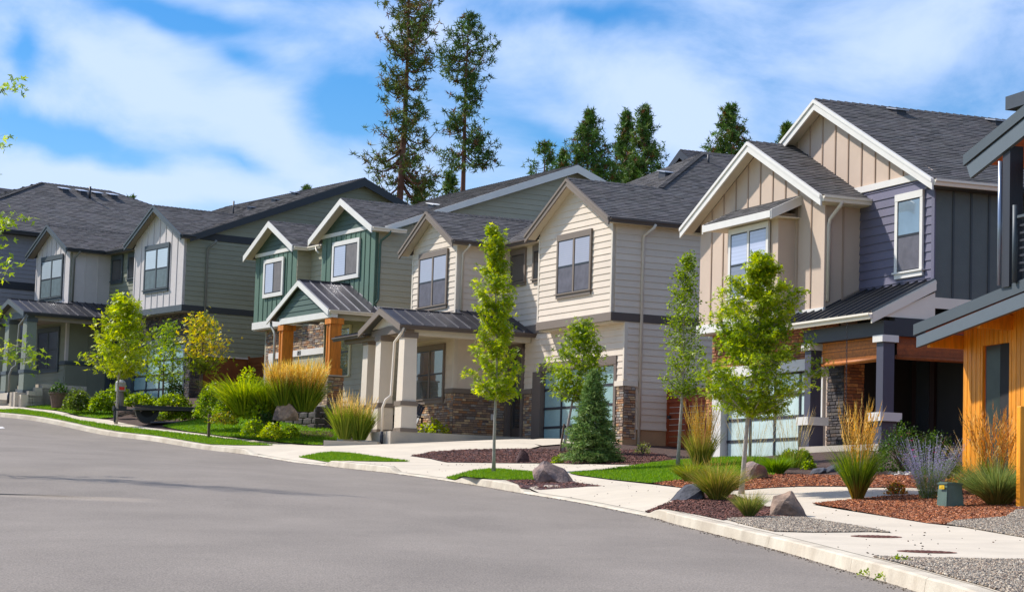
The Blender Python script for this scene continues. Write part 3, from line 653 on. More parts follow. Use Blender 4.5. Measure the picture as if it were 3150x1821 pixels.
OCT = [(1, 0, 0), (-1, 0, 0), (0, 1, 0), (0, -1, 0), (0, 0, 1), (0, 0, -1)]; OCTF = [(0, 2, 4), (2, 1, 4), (1, 3, 4), (3, 0, 4), (2, 0, 5), (1, 2, 5), (3, 1, 5), (0, 3, 5)]
CHIP = [(-1, -.4, 0), (1, -.3, 0), (.9, .4, .1), (-.9, .5, 0), (0, 0, .5)]; CHIPF = [(0, 1, 4), (1, 2, 4), (2, 3, 4), (3, 0, 4)]
white_attr = mat('pebble', (1, 1, 1), 0.85, 0.1, 20, attr=True, spec=0.3)
chip_m = mat('bark_chip', (1, 1, 1), 0.85, 0.15, 20, attr=True, spec=0.3)
def pal(n, cols, jit=.15):
    c = np.array(cols)[RNG.integers(0, len(cols), n)]; return c * (1 + RNG.normal(0, jit, (n, 1)))
gn = [k for k in PATCH if k.startswith('gravel_bed')]
P = sample(gn, 1500); n = len(P); sc = np.stack([RNG.uniform(.012, .026, n), RNG.uniform(.010, .02, n), RNG.uniform(.008, .014, n)], -1); P[:, 2] += .006
scatter('gravel', P, OCT, OCTF, sc, .5, white_attr, np.clip(pal(n, [S(164, 150, 130), S(130, 120, 108), S(188, 168, 142), S(96, 90, 84), S(150, 126, 106), S(202, 188, 166)]), 0, 1), 3, 'loose grey and buff gravel filling the beds along the pavement', 'gravel')
mn = [k for k in PATCH if k.startswith('mulch_bed')]
def mulch(names, dens, pcols, label, s0=.02, s1=.045):
    P = sample(names, dens); n = len(P); sc = np.stack([RNG.uniform(s0, s1, n), RNG.uniform(.01, .02, n), RNG.uniform(.01, .03, n)], -1); P[:, 2] += .004
    scatter('bark_mulch', P, CHIP, CHIPF, sc, .35, chip_m, np.clip(pal(n, pcols, .3), 0, 1), 3, label, 'mulch')
PUR = [S(104, 66, 56), S(76, 48, 42), S(132, 92, 80), S(56, 38, 34), S(116, 72, 60)]; ORA = [S(160, 96, 56), S(128, 66, 36), S(190, 118, 72), S(92, 50, 32), S(150, 82, 46), S(178, 126, 96)]
mulch([mn[0]], 900, PUR, 'dark purplish bark mulch around the maple and boulders by the kerb')
mulch([mn[1]], 800, ORA, 'red brown bark mulch around the green utility box')
mulch([mn[2]], 450, ORA, 'red brown bark mulch in the bed behind the curved walk', .03, .055)
mulch([mn[3]], 260, PUR, 'purple brown bark mulch in the bed beside the cream house driveway', .03, .07)
mulch([mn[4], mn[5]], 220, PUR, 'purple brown bark mulch at the kerb lawn and below the block wall', .03, .06)
blade_m = mat('grass_blade', (1, 1, 1), 0.6, 0, attr=True, trans=0.35, spec=0.2)
def grass(names, dens, h, label, w=.006):
    P = sample(names, dens); n = len(P); base = [(-1, 0, 0), (1, 0, 0), (0, .35, 1)]
    sc = np.stack([np.full(n, w), RNG.uniform(.5, 1, n) * h, RNG.uniform(.6, 1.2, n) * h], -1); c = pal(n, [(.17, .30, .015), (.12, .25, .012), (.22, .34, .03), (.15, .30, .02)], .15)
    scatter('grass', P, base, [(0, 1, 2)], sc, .25, blade_m, np.clip(c, 0, 1), 3, label, 'grass')
ln = [k for k in PATCH if k.startswith('lawn')]
grass(ln[0:1], 900, .05, 'short bright green lawn grass in front of the tan house', .010); grass(ln[1:3], 900, .05, 'short green grass in the two small kerb strips', .011); grass(ln[3:6], 420, .06, 'short green lawn grass along the far pavement', .016)
# grit, chips and leaf litter that strayed onto the concrete and along the kerb foot
P = sample(['pavement'], 1.6); P = P[P[:, 1] < 62]; n = len(P); P[:, 2] += .004
scatter('stray_gravel', P, OCT, OCTF, np.stack([RNG.uniform(.008, .022, n)] * 3, -1) * [1, .8, .5], .4, white_attr, np.clip(pal(n, [S(110, 96, 84), S(90, 60, 44), S(150, 136, 118), S(70, 60, 52)]), 0, 1), 3, 'stray pebbles and bark bits lying on the pale pavement', 'gravel')
sk = RNG.uniform(2, 75, 2600); ok_ = np.abs(RNG.normal(0, .07, 2600)) + .05; kx, ky = kpt(sk, -ok_); P = np.stack([kx, ky, gz(kx, ky) - .146], -1); n = len(P)
scatter('kerb_grit', P, OCT, OCTF, np.stack([RNG.uniform(.004, .014, n)] * 3, -1) * [1.3, .8, .4], .4, white_attr, np.clip(pal(n, [S(120, 104, 84), S(96, 72, 50), S(150, 140, 120), S(60, 52, 46)]), 0, 1), 3, 'grit and dry leaf crumbs along the kerb foot on the road edge', 'grit')
# ------------------------------------------------------------ the twin houses (cream one and pale grey / olive one)
def twin(fr, dz, P, name, label):
    zb = 2.45 + dz; H = House(*fr[:4], zb, name, label); z = lambda a: a + dz; W = P['W']; c = W / 2
    # structural walls (plain bodies behind the boards)
    wall = P['body']
    H.box('wall', 0.0, W, .001, 1.0, z(6.66), z(9.5), wall); H.box('wall', 8.45, 12.27, -1.449, 1.0, z(2.93), z(9.45), wall)
    H.box('wall', .001, 13, 1.0, 12.5, z(2.3), z(9.45), wall); H.box('wall', W, 8.45, .501, 1.0, z(6.5), z(9.45), wall)
    H.pf('wall', [(0, z(9.5)), (W, z(9.5)), (W, z(9.61)), (c, z(9.61 + .53 * c)), (0, z(9.61))], .001, .8, wall); H.pf('wall', [(8.45, z(9.4)), (12.27, z(9.4)), (12.27, z(9.62)), (10.38, z(10.62)), (8.45, z(9.62))], -1.449, .8, wall)
    H.box('wall', 0.0, .55, .501, 1, z(2.3), z(6.4), wall); H.box('wall', 5.75, 7.0, .501, 1, z(2.3), z(6.6), wall); H.box('wall', .5, 5.8, .501, 1, z(5.1), z(6.6), wall)
    H.box('wall', 7.0, 8.45, .501, 1, z(6.0), z(6.6), wall)
    # upper bay
    g1 = [(0.06, z(6.66)), (W - .06, z(6.66)), (W - .06, z(9.64)), (c, z(9.62 + .53 * c)), (.06, z(9.64))]
    if P['front'] == 'lap': H.lap('F', 0, g1, P['fm'])
    else: H.batten('F', 0, g1, P['fm'], P['fb'], .6)
    H.box('corner_board', 0, .09, -.035, .09, z(6.66), z(9.45), P['corner']); H.box('corner_board', W - .09, W, -.035, 0, z(6.66), z(9.5), P['corner'])
    H.box('belly_band', -.03, W + .02, -.045, .06, z(6.40), z(6.66), P['band']); H.box('belly_band', -.045, .06, -.02, 10.5, z(6.401), z(6.659), P['band_s'])
    H.box('soffit', 0, W, 0.06, .5, z(6.36), z(6.41), P['soffit'])
    H.window('F', -.03, 1.34, 3.72, z(7.48), z(9.40), P['trim'], upper=P['glass'], lower=P['screen'])
    # side wall
    sp = [(.09, z(6.66)), (10.4, z(6.66)), (10.4, z(9.45)), (.09, z(9.45))]
    H.lap('S', 0, sp, P['sm'])
    st = P['side_top']
    sl = [(.59, z(st)), (10.4, z(st)), (10.4, z(6.4)), (.59, z(6.4))]
    H.lap('S', 0, sl if not P.get('stone_side') else [(.95, z(st)), (10.4, z(st)), (10.4, z(6.4)), (.95, z(6.4))], P['sm'], gaps=[(.0, .93, z(2), z(4.45))])
    if not P['gar_stone']: H.box('corner_board', -.02, .07, .465, .59, z(4.6), z(6.4), P['corner'])
    H.box('foundation', -.012, .5, .95, 10.4, z(2.0), z(st - .061), P.get('found', found))
    H.box('water_table', -.06, .0, .93, 10.4, z(st - .06), z(st), P['corner'])
    # middle wall and small windows
    mid = [(W, z(6.7)), (8.45, z(6.7)), (8.45, z(9.45)), (W, z(9.45))]; H.lap('F', .5, mid, P['mm'])
    H.box('belly_band', W, 7.3, .44, .499, z(6.40), z(6.68), P['band'])
    H.window('F', .47, 7.05, 8.22, z(8.24), z(9.38), P['trim'], style='single', upper=pane_dark, apron=.14); H.window('F', .47, 5.4, 6.5, z(8.24), z(9.38), P['trim'], style='single', upper=pane_dark, apron=.14)
    # left gable
    g2 = [(8.53, z(7.0)), (12.2, z(7.0)), (12.2, z(9.66)), (10.38, z(10.64)), (8.53, z(9.66))]
    if P['front'] == 'lap': H.lap('F', -1.45, g2, P['fm'])
    else: H.batten('F', -1.45, g2, P['fm'], P['fb'], .5)
    H.box('corner_board', 8.45, 8.56, -1.485, -1.35, z(7.0), z(9.45), P['corner']); H.box('corner_board', 12.18, 12.27, -1.485, -1.45, z(7.0), z(9.45), P['corner'])
    if P['front'] == 'lap': H.lap('S', 8.45, [(-1.35, z(7.0)), (.5, z(7.0)), (.5, z(9.45)), (-1.35, z(9.45))], P['sm2'])
    else: H.batten('S', 8.45, [(-1.35, z(7.0)), (.5, z(7.0)), (.5, z(9.45)), (-1.35, z(9.45))], P['fm'], P['fm'], .62)
    H.window('F', -1.48, 9.15, 11.6, z(7.5), z(9.40), P['trim'], upper=P['glass'], lower=P['screen'])
    # ground floor: garage wall
    if P['gar_stone']:
        H.stone('F', .5, .05, 5.75, z(5.37), z(6.38), P['stones']); H.stone('S', .0, .5, .93, z(2.6), z(6.38), P['stones']); H.stone('F', .5, .0, .5, z(2.3), z(5.36), P['stones'])
    else:
        H.lap('F', .5, [(.0, z(5.37)), (7.0, z(5.37)), (7.0, z(6.4)), (.0, z(6.4))], P['mm']); H.lap('F', .5, [(.0, z(4.56)), (.46, z(4.56)), (.46, z(5.37)), (.0, z(5.37))], P['mm'])
        H.stone('F', .5, -.02, .45, z(2.75), z(4.4), P['stones']); H.stone('S', -.02, .5, .9, z(2.75), z(4.4), P['stones'])
        H.box('stone_cap', -.07, .5, .42, .95, z(4.4), z(4.56), P['corner'])
        H.box('foundation', -.03, .46, .47, .95, z(2.2), z(2.76), found)
    H.box('garage_header', .46, 5.80, .44, .499, z(5.11), z(5.37), P['gtrim']); H.box('garage_casing', .46, .62, .45, .62, z(2.5), z(5.11), P['gtrim']); H.box('garage_casing', 5.68, 6.3, .45, .62, z(2.5), z(5.11), P['gtrim'])
    H.garage(.60, .62, 5.68, z(2.62), z(5.11), 4, 4, P['gglass'])
    # wall between garage and door, door
    H.lap('F', .5, [(6.3, z(4.56)), (7.0, z(4.56)), (7.0, z(5.37)), (6.3, z(5.37))], P['mm']); H.stone('F', .5, 6.3, 6.98, z(2.93), z(4.4), P['stones']); H.box('stone_cap', 6.3, 6.98, .42, .5, z(4.4), z(4.56), P['band'])
    H.box('door_casing', 6.98, 7.14, .43, .6, z(2.93), z(6.1), P['gtrim']); H.box('door_casing', 8.2, 8.36, .43, .6, z(2.93), z(6.1), P['gtrim']); H.box('door_casing', 6.98, 8.36, .43, .6, z(5.95), z(6.12), P['gtrim'])
    dr = H.box('front_door', 7.14, 8.2, .62, .68, z(2.96), z(5.95), P['door']); H.box('door_pane', 7.3, 8.04, .60, .62, z(3.3), z(5.7), pane_dark, dr); H.box('door_handle', 7.2, 7.24, .56, .6, z(3.9), z(4.15), mat('nickel', (.5, .48, .44), .3, 0, metal=1), dr)
    # porch living wall
    H.lap('F', -1.45, [(8.55, z(4.56)), (12.2, z(4.56)), (12.2, z(6.9)), (8.55, z(6.9))], P['mm'], gaps=[]); H.batten('S', 8.45, [(-1.35, z(4.56)), (.5, z(4.56)), (.5, z(6.9)), (-1.35, z(6.9))], P['mm'], P['mm'], 1.2)
    H.box('corner_board', 8.42, 8.56, -1.485, -1.35, z(4.56), z(6.9), P['corner'])
    H.box('stone_cap', 8.38, 9.05, -1.52, -1.40, z(4.4), z(4.56), P['band']); H.box('stone_cap', 11.75, 12.27, -1.52, -1.4, z(4.4), z(4.56), P['band']); H.box('stone_cap', 8.37, 8.45, -1.5, .5, z(4.4), z(4.56), P['band'])
    if not P['gar_stone']:
        H.stone('F', -1.45, 8.45, 12.2, z(2.93), z(4.08), P['stones']); H.stone('F', -1.45, 8.45, 9.05, z(4.08), z(4.4), P['stones'], back=False); H.stone('S', 8.45, -1.45, .5, z(2.93), z(4.4), P['stones'])
        H.box('outlet_cover', 8.37, 8.4, -.05, .05, z(3.55), z(3.75), white_trim)
    else:
        H.lap('F', -1.45, [(8.55, z(2.93)), (12.2, z(2.93)), (12.2, z(4.4)), (8.55, z(4.4))], P['mm']); H.batten('S', 8.45, [(-1.35, z(2.93)), (.5, z(2.93)), (.5, z(4.4)), (-1.35, z(4.4))], P['mm'], P['mm'], 1.2)
    H.window('F', -1.48, 9.15, 11.6, z(4.27), z(6.13), P['trim'], upper=pane_dark, lower=pane_dark, apron=.18)
    # porch slab, steps
    H.prism('porch_slab', [H.L(u, v, z(2.2)) for u, v in [(6.45, -4.55), (9.75, -4.55), (12.3, -4.0), (12.3, .5), (6.45, .5)]], (0, 0, .73), porch_conc)
    H.box('step', 9.2, 9.75, -5.1, -4.56, z(2.2), z(2.76), porch_conc); H.box('step', 7.3, 9.2, -5.0, -4.56, z(2.1), z(2.62), porch_conc)
    # porch columns
    for u0, v0 in ((6.45, -4.2), (8.45, -4.2), (10.3, -3.9)):
        w0, w1, w2 = .62, .52, .40; cu, cv = u0 + .28, v0 + .28
        def sec(nm, wa, wb, za, zb2, m):
            a, b = wa / 2, wb / 2; q = [H.L(cu - a, cv - a, za), H.L(cu + a, cv - a, za), H.L(cu + a, cv + a, za), H.L(cu - a, cv + a, za), H.L(cu - b, cv - b, zb2), H.L(cu + b, cv - b, zb2), H.L(cu + b, cv + b, zb2), H.L(cu - b, cv + b, zb2)]
            return H.add(nm, q, BOXF, m)
        cl = sec('porch_column', .50, .44, z(3.93), z(6.0), P['col']); sec('column_pedestal', .56, .55, z(3.05), z(3.78), P['col']); sec('column_base', .61, .61, z(2.93), z(3.05), P['band']); sec('column_collar', .61, .61, z(3.78), z(3.93), P['band']); sec('column_capital', .51, .51, z(6.0), z(6.18), P['band'])
    H.pf('porch_beam', [(6.4, z(6.18)), (9.35, z(6.18)), (9.35, z(6.36)), (7.9, z(6.46)), (6.4, z(6.36))], -4.15, -3.85, P['band'])
    H.pf('porch_gable', [(6.5, z(6.42)), (9.4, z(6.42)), (7.98, z(6.95))], -4.12, -4.05, P['mm']); H.box('porch_beam', 6.5, 6.8, -3.85, .45, z(6.1), z(6.34), P['soffit']); H.box('porch_ceiling', 6.8, 12.2, -3.9, .45, z(6.30), z(6.34), P['soffit'])
    H.box('porch_beam', 9.35, 12.2, -4.0, -3.8, z(6.1), z(6.3), P['band'])
    m = .37; ze = z(6.40)
    H.metal(H.L(6.28, -4.42, ze), H.L(6.28, -1.45, ze), H.L(8.0, -1.45, ze + m * 1.72), H.L(8.0, -4.42, ze + m * 1.72), 7)
    H.metal(H.L(6.28, -1.45, ze), H.L(6.28, .5, ze), H.L(8.45, .5, ze + m * 2.17), H.L(8.45, -1.45, ze + m * 2.17), 5)
    H.metal(H.L(9.72, -1.45, ze), H.L(9.72, -4.42, ze), H.L(8.0, -4.42, ze + m * 1.72), H.L(8.0, -1.45, ze + m * 1.72), 7)
    H.metal(H.L(12.6, -4.2, z(6.34)), H.L(9.72, -4.2, z(6.34)), H.L(9.72, -1.45, z(7.0)), H.L(12.6, -1.45, z(7.0)), 7)
    H.bar('ridge_cap', [H.L(8.0, -4.44, ze + m * 1.74), H.L(8.0, -1.45, ze + m * 1.74)], .05, metal_roof, square=True)
    H.rake('bargeboard', (6.2, ze - .02), (8.0, ze + m * 1.72), -4.42, P['rake'], .2); H.rake('bargeboard', (9.8, ze - .02), (8.0, ze + m * 1.72), -4.42, P['rake'], .2)
    H.gutter(H.L(6.26, -4.42, ze - .01), H.L(6.26, .5, ze - .01), P['gutter']); H.gutter(H.L(12.6, -4.2, z(6.33)), H.L(9.75, -4.2, z(6.33)), P['gutter'], out=(-1, 0, 0))
    H.downspout([(6.2, -4.32, z(6.3)), (6.3, -4.36, z(6.1)), (6.72, -4.40, z(5.85)), (6.72, -4.46, z(4.1)), (6.78, -4.62, z(3.95)), (6.92, -4.66, z(3.7)), (6.92, -4.66, z(2.9))], P['ds']); H.bar('drain_boot', [H.L(6.92, -4.66, z(2.92)), H.L(6.92, -4.66, z(2.45))], .06, charcoal)
    # main roofs
    m = .53; e0 = 9.56; ap = e0 + m * (c + .35); k = P['roofm']; E = .15; tw = (.22, .45)
    lv = lambda zz: .1 + (zz - e0) / k
    if P['hip']:
        H.shingles([H.L(-.35, -.35, z(e0)), H.L(-.35, 13.4, z(e0)), H.L(6.4, 13.4, z(e0 + m * 6.75)), H.L(6.4, 6.85, z(e0 + m * 6.75)), H.L(c, lv(ap), z(ap)), H.L(c, -.35, z(ap))], E, tw)
        pk = e0 + m * 6.75
        H.shingles([H.L(13.15, .1, z(e0)), H.L(12.7, .1, z(e0)), H.L(10.4, lv(10.78), z(10.78)), H.L(8.1, .1, z(e0)), H.L(W + .35, .1, z(e0)), H.L(c, lv(ap), z(ap)), H.L(6.4, 6.85, z(pk))], E, tw)
        H.shingles([H.L(13.15, 13.4, z(e0)), H.L(13.15, .1, z(e0)), H.L(6.4, 6.85, z(pk)), H.L(6.4, 13.4, z(pk))], E, tw)
        H.ridge(H.L(c, lv(ap), z(ap)), H.L(6.4, 6.85, z(pk)), .15, .10, .19, -.0); H.ridge(H.L(6.4, 6.85, z(pk)), H.L(6.4, 13.4, z(pk)))
        ue = 13.4
    else:
        pv, pk = 8.4, e0 + k * 8.3
        H.shingles([H.L(-.35, -.35, z(e0)), H.L(-.35, .1, z(e0)), H.L(c, lv(ap), z(ap)), H.L(c, -.35, z(ap))], E, tw)
        H.shingles([H.L(13.3, .1, z(e0)), H.L(12.7, .1, z(e0)), H.L(10.4, lv(10.78), z(10.78)), H.L(8.1, .1, z(e0)), H.L(W + .35, .1, z(e0)), H.L(c, lv(ap), z(ap)), H.L(-.35, .1, z(e0)), H.L(-.35, pv, z(pk)), H.L(13.3, pv, z(pk))], E * 1.3, tw)
        H.shingles([H.L(-.35, 16.7, z(e0)), H.L(13.3, 16.7, z(e0)), H.L(13.3, pv, z(pk)), H.L(-.35, pv, z(pk))], .4, (.6, 1.0))
        tri = [(.5, z(e0 - .1)), (10.45, z(e0 - .1)), (16.3, z(e0 - .1)), (16.3, z(e0)), (pv, z(pk - .12)), (.5, z(e0))]
        H.ps('wall', tri, .002, .2, wall); H.box('wall', .001, 13, 10.4, 16.3, z(2.3), z(9.45), wall)
        H.lap('S', 0, [(.6, z(9.76)), (16.2, z(9.76)), (pv, z(pk - .15))], P['sm']); H.box('eave_band', -.05, 0, .45, 16.3, z(9.47), z(9.76), P['band_s'])
        for va, za, vb, zb3 in ((.05, e0 - .02, pv, pk), (16.75, e0 - .02, pv, pk)):
            H.ps('bargeboard', [(va, z(za)), (vb, z(zb3)), (vb, z(zb3 - .36)), (va, z(za - .36) + (.1))], -.40, -.35, P['band_s'])
        H.ridge(H.L(-.35, pv, z(pk)), H.L(13.2, pv, z(pk)), .14, .06)
    H.shingles([H.L(W + .35, .1, z(e0)), H.L(W + .35, -.35, z(e0)), H.L(c, -.35, z(ap)), H.L(c, lv(ap), z(ap))], E, tw)
    ap2 = 9.56 + .53 * 2.3
    H.shingles([H.L(8.1, -1.8, z(e0)), H.L(8.1, .1, z(e0)), H.L(10.4, lv(ap2), z(ap2)), H.L(10.4, -1.8, z(ap2))], E, tw); H.shingles([H.L(12.7, .1, z(e0)), H.L(12.7, -1.8, z(e0)), H.L(10.4, -1.8, z(ap2)), H.L(10.4, lv(ap2), z(ap2))], E, tw)
    H.ridge(H.L(c, -.36, z(ap)), H.L(c, lv(ap), z(ap))); H.ridge(H.L(10.4, -1.81, z(ap2)), H.L(10.4, lv(ap2), z(ap2)))
    for (a, b, v) in (((-.36, z(e0)), (c, z(ap)), -.35), ((W + .36, z(e0)), (c, z(ap)), -.35), ((8.09, z(e0)), (10.4, z(ap2)), -1.8), ((12.71, z(e0)), (10.4, z(ap2)), -1.8)):
        H.rake('bargeboard', a, b, v, P['rake'], .25); H.rake('shingle_mould', a, b, v - .045, P['rake'], .09, .03)
        H.pf('rake_soffit', [(a[0], a[1] - .1), (b[0], b[1] - .1), (b[0], b[1] - .13), (a[0], a[1] - .13)], v, v + .36, P['soffit'])
    gz_ = z(e0) - .01; H.gutter(H.L(-.35, -.35, gz_), H.L(-.35, 13.4 if P['hip'] else .3, gz_), P['gutter'], .15, .12); H.box('soffit', -.34, 0, -.3, 10.4 if P['hip'] else .5, z(e0 - .14), z(e0 - .11), P['soffit'])
    H.gutter(H.L(8.1, -1.8, gz_), H.L(8.1, .1, gz_), P['gutter'], .14); H.gutter(H.L(8.1, .1, gz_), H.L(W + .4, .1, gz_), P['gutter'], .14, out=(-1, 0, 0)); H.box('soffit', W, 8.1, .1, .5, z(e0 - .14), z(e0 - .11), P['soffit']); H.box('soffit', 8.12, 8.45, -1.75, .1, z(e0 - .14), z(e0 - .11), P['soffit'])
    H.downspout([(-.42, 1.25, z(9.45)), (-.40, 1.2, z(9.33)), (-.12, 1.03, z(9.12)), (-.06, 1.03, z(9.0)), (-.06, 1.03, z(2.5))], P['ds'], .05)
    H.downspout([(8.02, -1.2, z(9.45)), (8.1, -1.22, z(9.35)), (8.36, -1.3, z(9.15)), (8.38, -1.3, z(7.2))], P['ds'], .045); H.downspout([(12.75, -1.2, z(9.4)), (12.4, -1.3, z(9.2)), (12.33, -1.35, z(7.2))], P['ds'], .045)
    H.flush_stones(); return H
creamP = dict(W=5.13, body=cream, front='lap', fm=cream, sm=cream, sm2=cream, mm=cream, corner=cream_trim, band=taupe, band_s=dk_brown, soffit=soffit_m, trim=taupe, glass=pane_pale, screen=pane_screen, stones=stones,  # band_s: same band made darker, the side wall's shade put into its colour
              gar_stone=False, gtrim=mat('garage_trim_taupe', S(112, 98, 88), .6, .05, 2), gglass=frost, door=dk_brown, col=cream_trim, rake=taupe, gutter=dk_brown, ds=cream_trim, side_top=3.13, hip=True, roofm=.53)
H3 = twin(F3, 0.0, creamP, 'cream_house', 'cream lap sided house with taupe window trim and aqua glass garage door')
oliveP = dict(W=4.84, body=olive1, front='batten', fm=lt_batten, fb=mat('pale_grey_batten', S(196, 188, 186), .6, .05, 2), sm=olive1, sm2=olive1, mm=olive1, corner=lt_batten, band=slate_trim, band_s=mat('dark_slate_band', S(48, 52, 56), .6, .05, 2), soffit=mat('dim_soffit', S(150, 138, 124), .7, .05, 2), trim=slate_trim,
              glass=blind_mat('pane_white_reflection', S(190, 200, 204), .09), screen=mat('grey_green_screen', S(98, 112, 114), .5, .2, 4), stones=dstones, gar_stone=True, gtrim=slate_trim, gglass=frost, door=slate_trim, col=mat('olive_column', S(122, 128, 114), .6, .05, 2), rake=slate_trim, gutter=mat('dark_gutter', S(52, 54, 58), .5, .05, 2), ds=mat('grey_downspout', S(122, 120, 112), .5, .05, 2), side_top=4.62, found=mat('orange_brown_fence', S(120, 64, 20), .7, .2, 4, objvar=.08), hip=False, roofm=.40)
oliveP['stone_side'] = True
H1 = twin(F1, 2.11, oliveP, 'pale_grey_and_olive_house', 'house with pale grey batten gables, olive siding and dark stone over the garage')
def roof_bits(H, lst):
    for p in lst: H.vent(H.L(*p))
H3.vent(H3.L(5.6, 8.6, 12.78), sc=.8); H3.vent(H3.L(4.9, 4.6, 12.0), sc=.8)
H3.bar('vent_pipe', [H3.L(5.5, 6.6, 12.5), H3.L(5.5, 6.6, 12.95)], .04, charcoal)
for v_ in (2.2, 3.4, 5.2, 6.4, 7.4):
    zz = 2.11 + 9.56 + .40 * (v_ - .1); H1.vent(H1.L(4.0, v_, zz), charcoal, sc=.75)
H1.bar('vent_pipe', [H1.L(3.5, 4.0, 13.0), H1.L(3.5, 4.0, 13.9)], .04, charcoal)
# ------------------------------------------------------------ green and khaki house
def green_house():
    H = House(*F2[:4], 3.6, 'green_and_khaki_house', 'green batten gabled house with cream trim, cedar porch posts and khaki lap siding')
    tr = white_trim; W = 4.71
    H.box('wall', 0, W, .001, .9, 7.8, 10.6, olive2); H.pf('wall', [(0, 10.6), (W, 10.6), (W / 2, 11.75)], .001, .6, olive2); H.box('wall', 6.65, 10.75, -.149, .9, 7.8, 10.55, olive2); H.pf('wall', [(6.65, 10.5), (10.75, 10.5), (8.7, 11.5)], -.149, .6, olive2)
    H.box('wall', .001, 10.7, .9, 16.2, 3.4, 10.6, olive2); H.box('wall', W, 6.65, .451, .9, 7.4, 10.6, olive2); H.box('wall', .001, 10.3, .201, .9, 3.4, 7.75, olive2)
    H.batten('F', 0, [(.05, 7.95), (W - .03, 7.95), (W - .03, 10.72), (.05, 10.72)], green_b, green_bt, .44); H.box('gable_band', .0, W, -.05, 0, 10.72, 10.86, tr)
    H.lap('F', 0, [(.0, 10.86), (W, 10.86), (W / 2, 11.9)], green_d, .2); H.box('corner_board', 0, .12, -.035, .1, 7.8, 10.72, green_b)
    H.batten('F', -.15, [(6.68, 7.85), (10.73, 7.85), (10.73, 10.5), (6.68, 10.5)], green_b, green_bt, .44); H.box('gable_band', 6.7, 10.75, -.2, -.15, 10.5, 10.64, tr); H.lap('F', -.15, [(6.7, 10.64), (10.75, 10.64), (8.72, 11.62)], green_d, .2)
    H.box('belly_band', 6.6, 10.78, -.2, -.1, 7.57, 7.85, tr); H.box('belly_band', -.05, 0, .1, 12, 7.74, 7.83, tr); H.box('soffit', 6.65, 10.75, -.15, .3, 7.52, 7.57, soffit_m)
    H.lap('S', 6.65, [(-.15, 7.6), (.45, 7.6), (.45, 10.55), (-.15, 10.55)], olive2); H.lap('F', .45, [(W, 7.6), (6.65, 7.6), (6.65, 10.55), (W, 10.55)], olive2)
    wg = blind_mat('pane_lilac_blind', S(180, 180, 194), .09)
    scr = mat('brownish_screen', S(112, 106, 104), .6, .2, 4)
    H.window('F', -.03, 1.25, 3.58, 9.12, 10.48, tr, style='slider', head=.16, side=.16, apron=.14, upper=scr, lower=wg, sill_ext=.02) if False else None
    def slider(a0, a1, z0, z1, v):
        w = H.box('window', a0 + .15, a1 - .15, v - .036, v - .01, z0 + .15, z1 - .16, dark_frame)
        for nm, q in (('head_casing', (a0, a1, z1 - .16, z1)), ('sill', (a0, a1, z0, z0 + .15)), ('side_casing', (a0, a0 + .15, z0 + .151, z1 - .161)), ('side_casing', (a1 - .15, a1, z0 + .151, z1 - .161))): H.box(nm, q[0], q[1], v - .062, v, q[2], q[3], tr, w)
        mid = (a0 + a1) / 2
        H.box('sash', mid - .03, mid + .03, v - .047, v - .036, z0 + .15, z1 - .16, dark_frame, w)
        H.box('pane', mid + .03, a1 - .2, v - .042, v - .036, z0 + .2, z1 - .2, wg, w); H.box('pane', a0 + .2, mid - .03, v - .04, v - .036, z0 + .2, z1 - .2, scr, w)
    slider(1.25, 3.6, 8.98, 10.48, -.03); slider(7.8, 9.75, 8.78, 10.32, -.18)
    H.lap('S', 0, [(.1, 7.83), (16.1, 7.83), (16.1, 10.6), (.1, 10.6)], olive2); H.lap('S', 0, [(.2, 3.9), (16.1, 3.9), (16.1, 7.74), (.2, 7.74)], olive2); H.box('foundation', .03, .4, .25, 16, 3, 3.9, found)
    pv, pk, e0 = 8.3, 13.86, 10.75
    H.ps('wall', [(.55, 10.6), (16.2, 10.6), (pv, pk - .15)], .002, .2, olive2); H.lap('S', 0, [(1.0, 10.75), (15.7, 10.75), (pv, pk - .2)], olive2)
    for va, vb in ((.15, pv), (16.5, pv)): H.ps('bargeboard', [(va, e0), (vb, pk), (vb, pk - .3), (va, e0 - .2)], -.42, -.36, tr)
    # roofs
    m1 = .47; ap = 10.72 + m1 * 2.75; k = .385; lv = lambda zz: .15 + (zz - 10.7) / k
    H.shingles([H.L(-.4, -.38, 10.70), H.L(-.4, .15, 10.70), H.L(2.35, lv(ap), ap), H.L(2.35, -.38, ap)]); H.shingles([H.L(5.1, .15, 10.70), H.L(5.1, -.38, 10.70), H.L(2.35, -.38, ap), H.L(2.35, lv(ap), ap)])
    ap2 = 10.6 + .49 * 2.4
    H.shingles([H.L(6.3, -.53, 10.58), H.L(6.3, .15, 10.58), H.L(8.7, lv(ap2), ap2), H.L(8.7, -.53, ap2)]); H.shingles([H.L(11.1, .15, 10.58), H.L(11.1, -.53, 10.58), H.L(8.7, -.53, ap2), H.L(8.7, lv(ap2), ap2)])
    H.shingles([H.L(11.2, .15, 10.7), H.L(11.05, .15, 10.7), H.L(8.7, lv(ap2), ap2), H.L(6.35, .15, 10.7), H.L(5.1, .15, 10.7), H.L(2.35, lv(ap), ap), H.L(-.4, .15, 10.7), H.L(-.4, pv, pk), H.L(11.2, pv, pk)], .19)
    H.shingles([H.L(-.4, 16.5, 10.7), H.L(11.2, 16.5, 10.7), H.L(11.2, pv, pk), H.L(-.4, pv, pk)], .4, (.6, 1)); H.ridge(H.L(-.4, pv, pk), H.L(11.1, pv, pk), .14, .06)
    H.ridge(H.L(2.35, -.39, ap), H.L(2.35, lv(ap), ap)); H.ridge(H.L(8.7, -.54, ap2), H.L(8.7, lv(ap2), ap2))
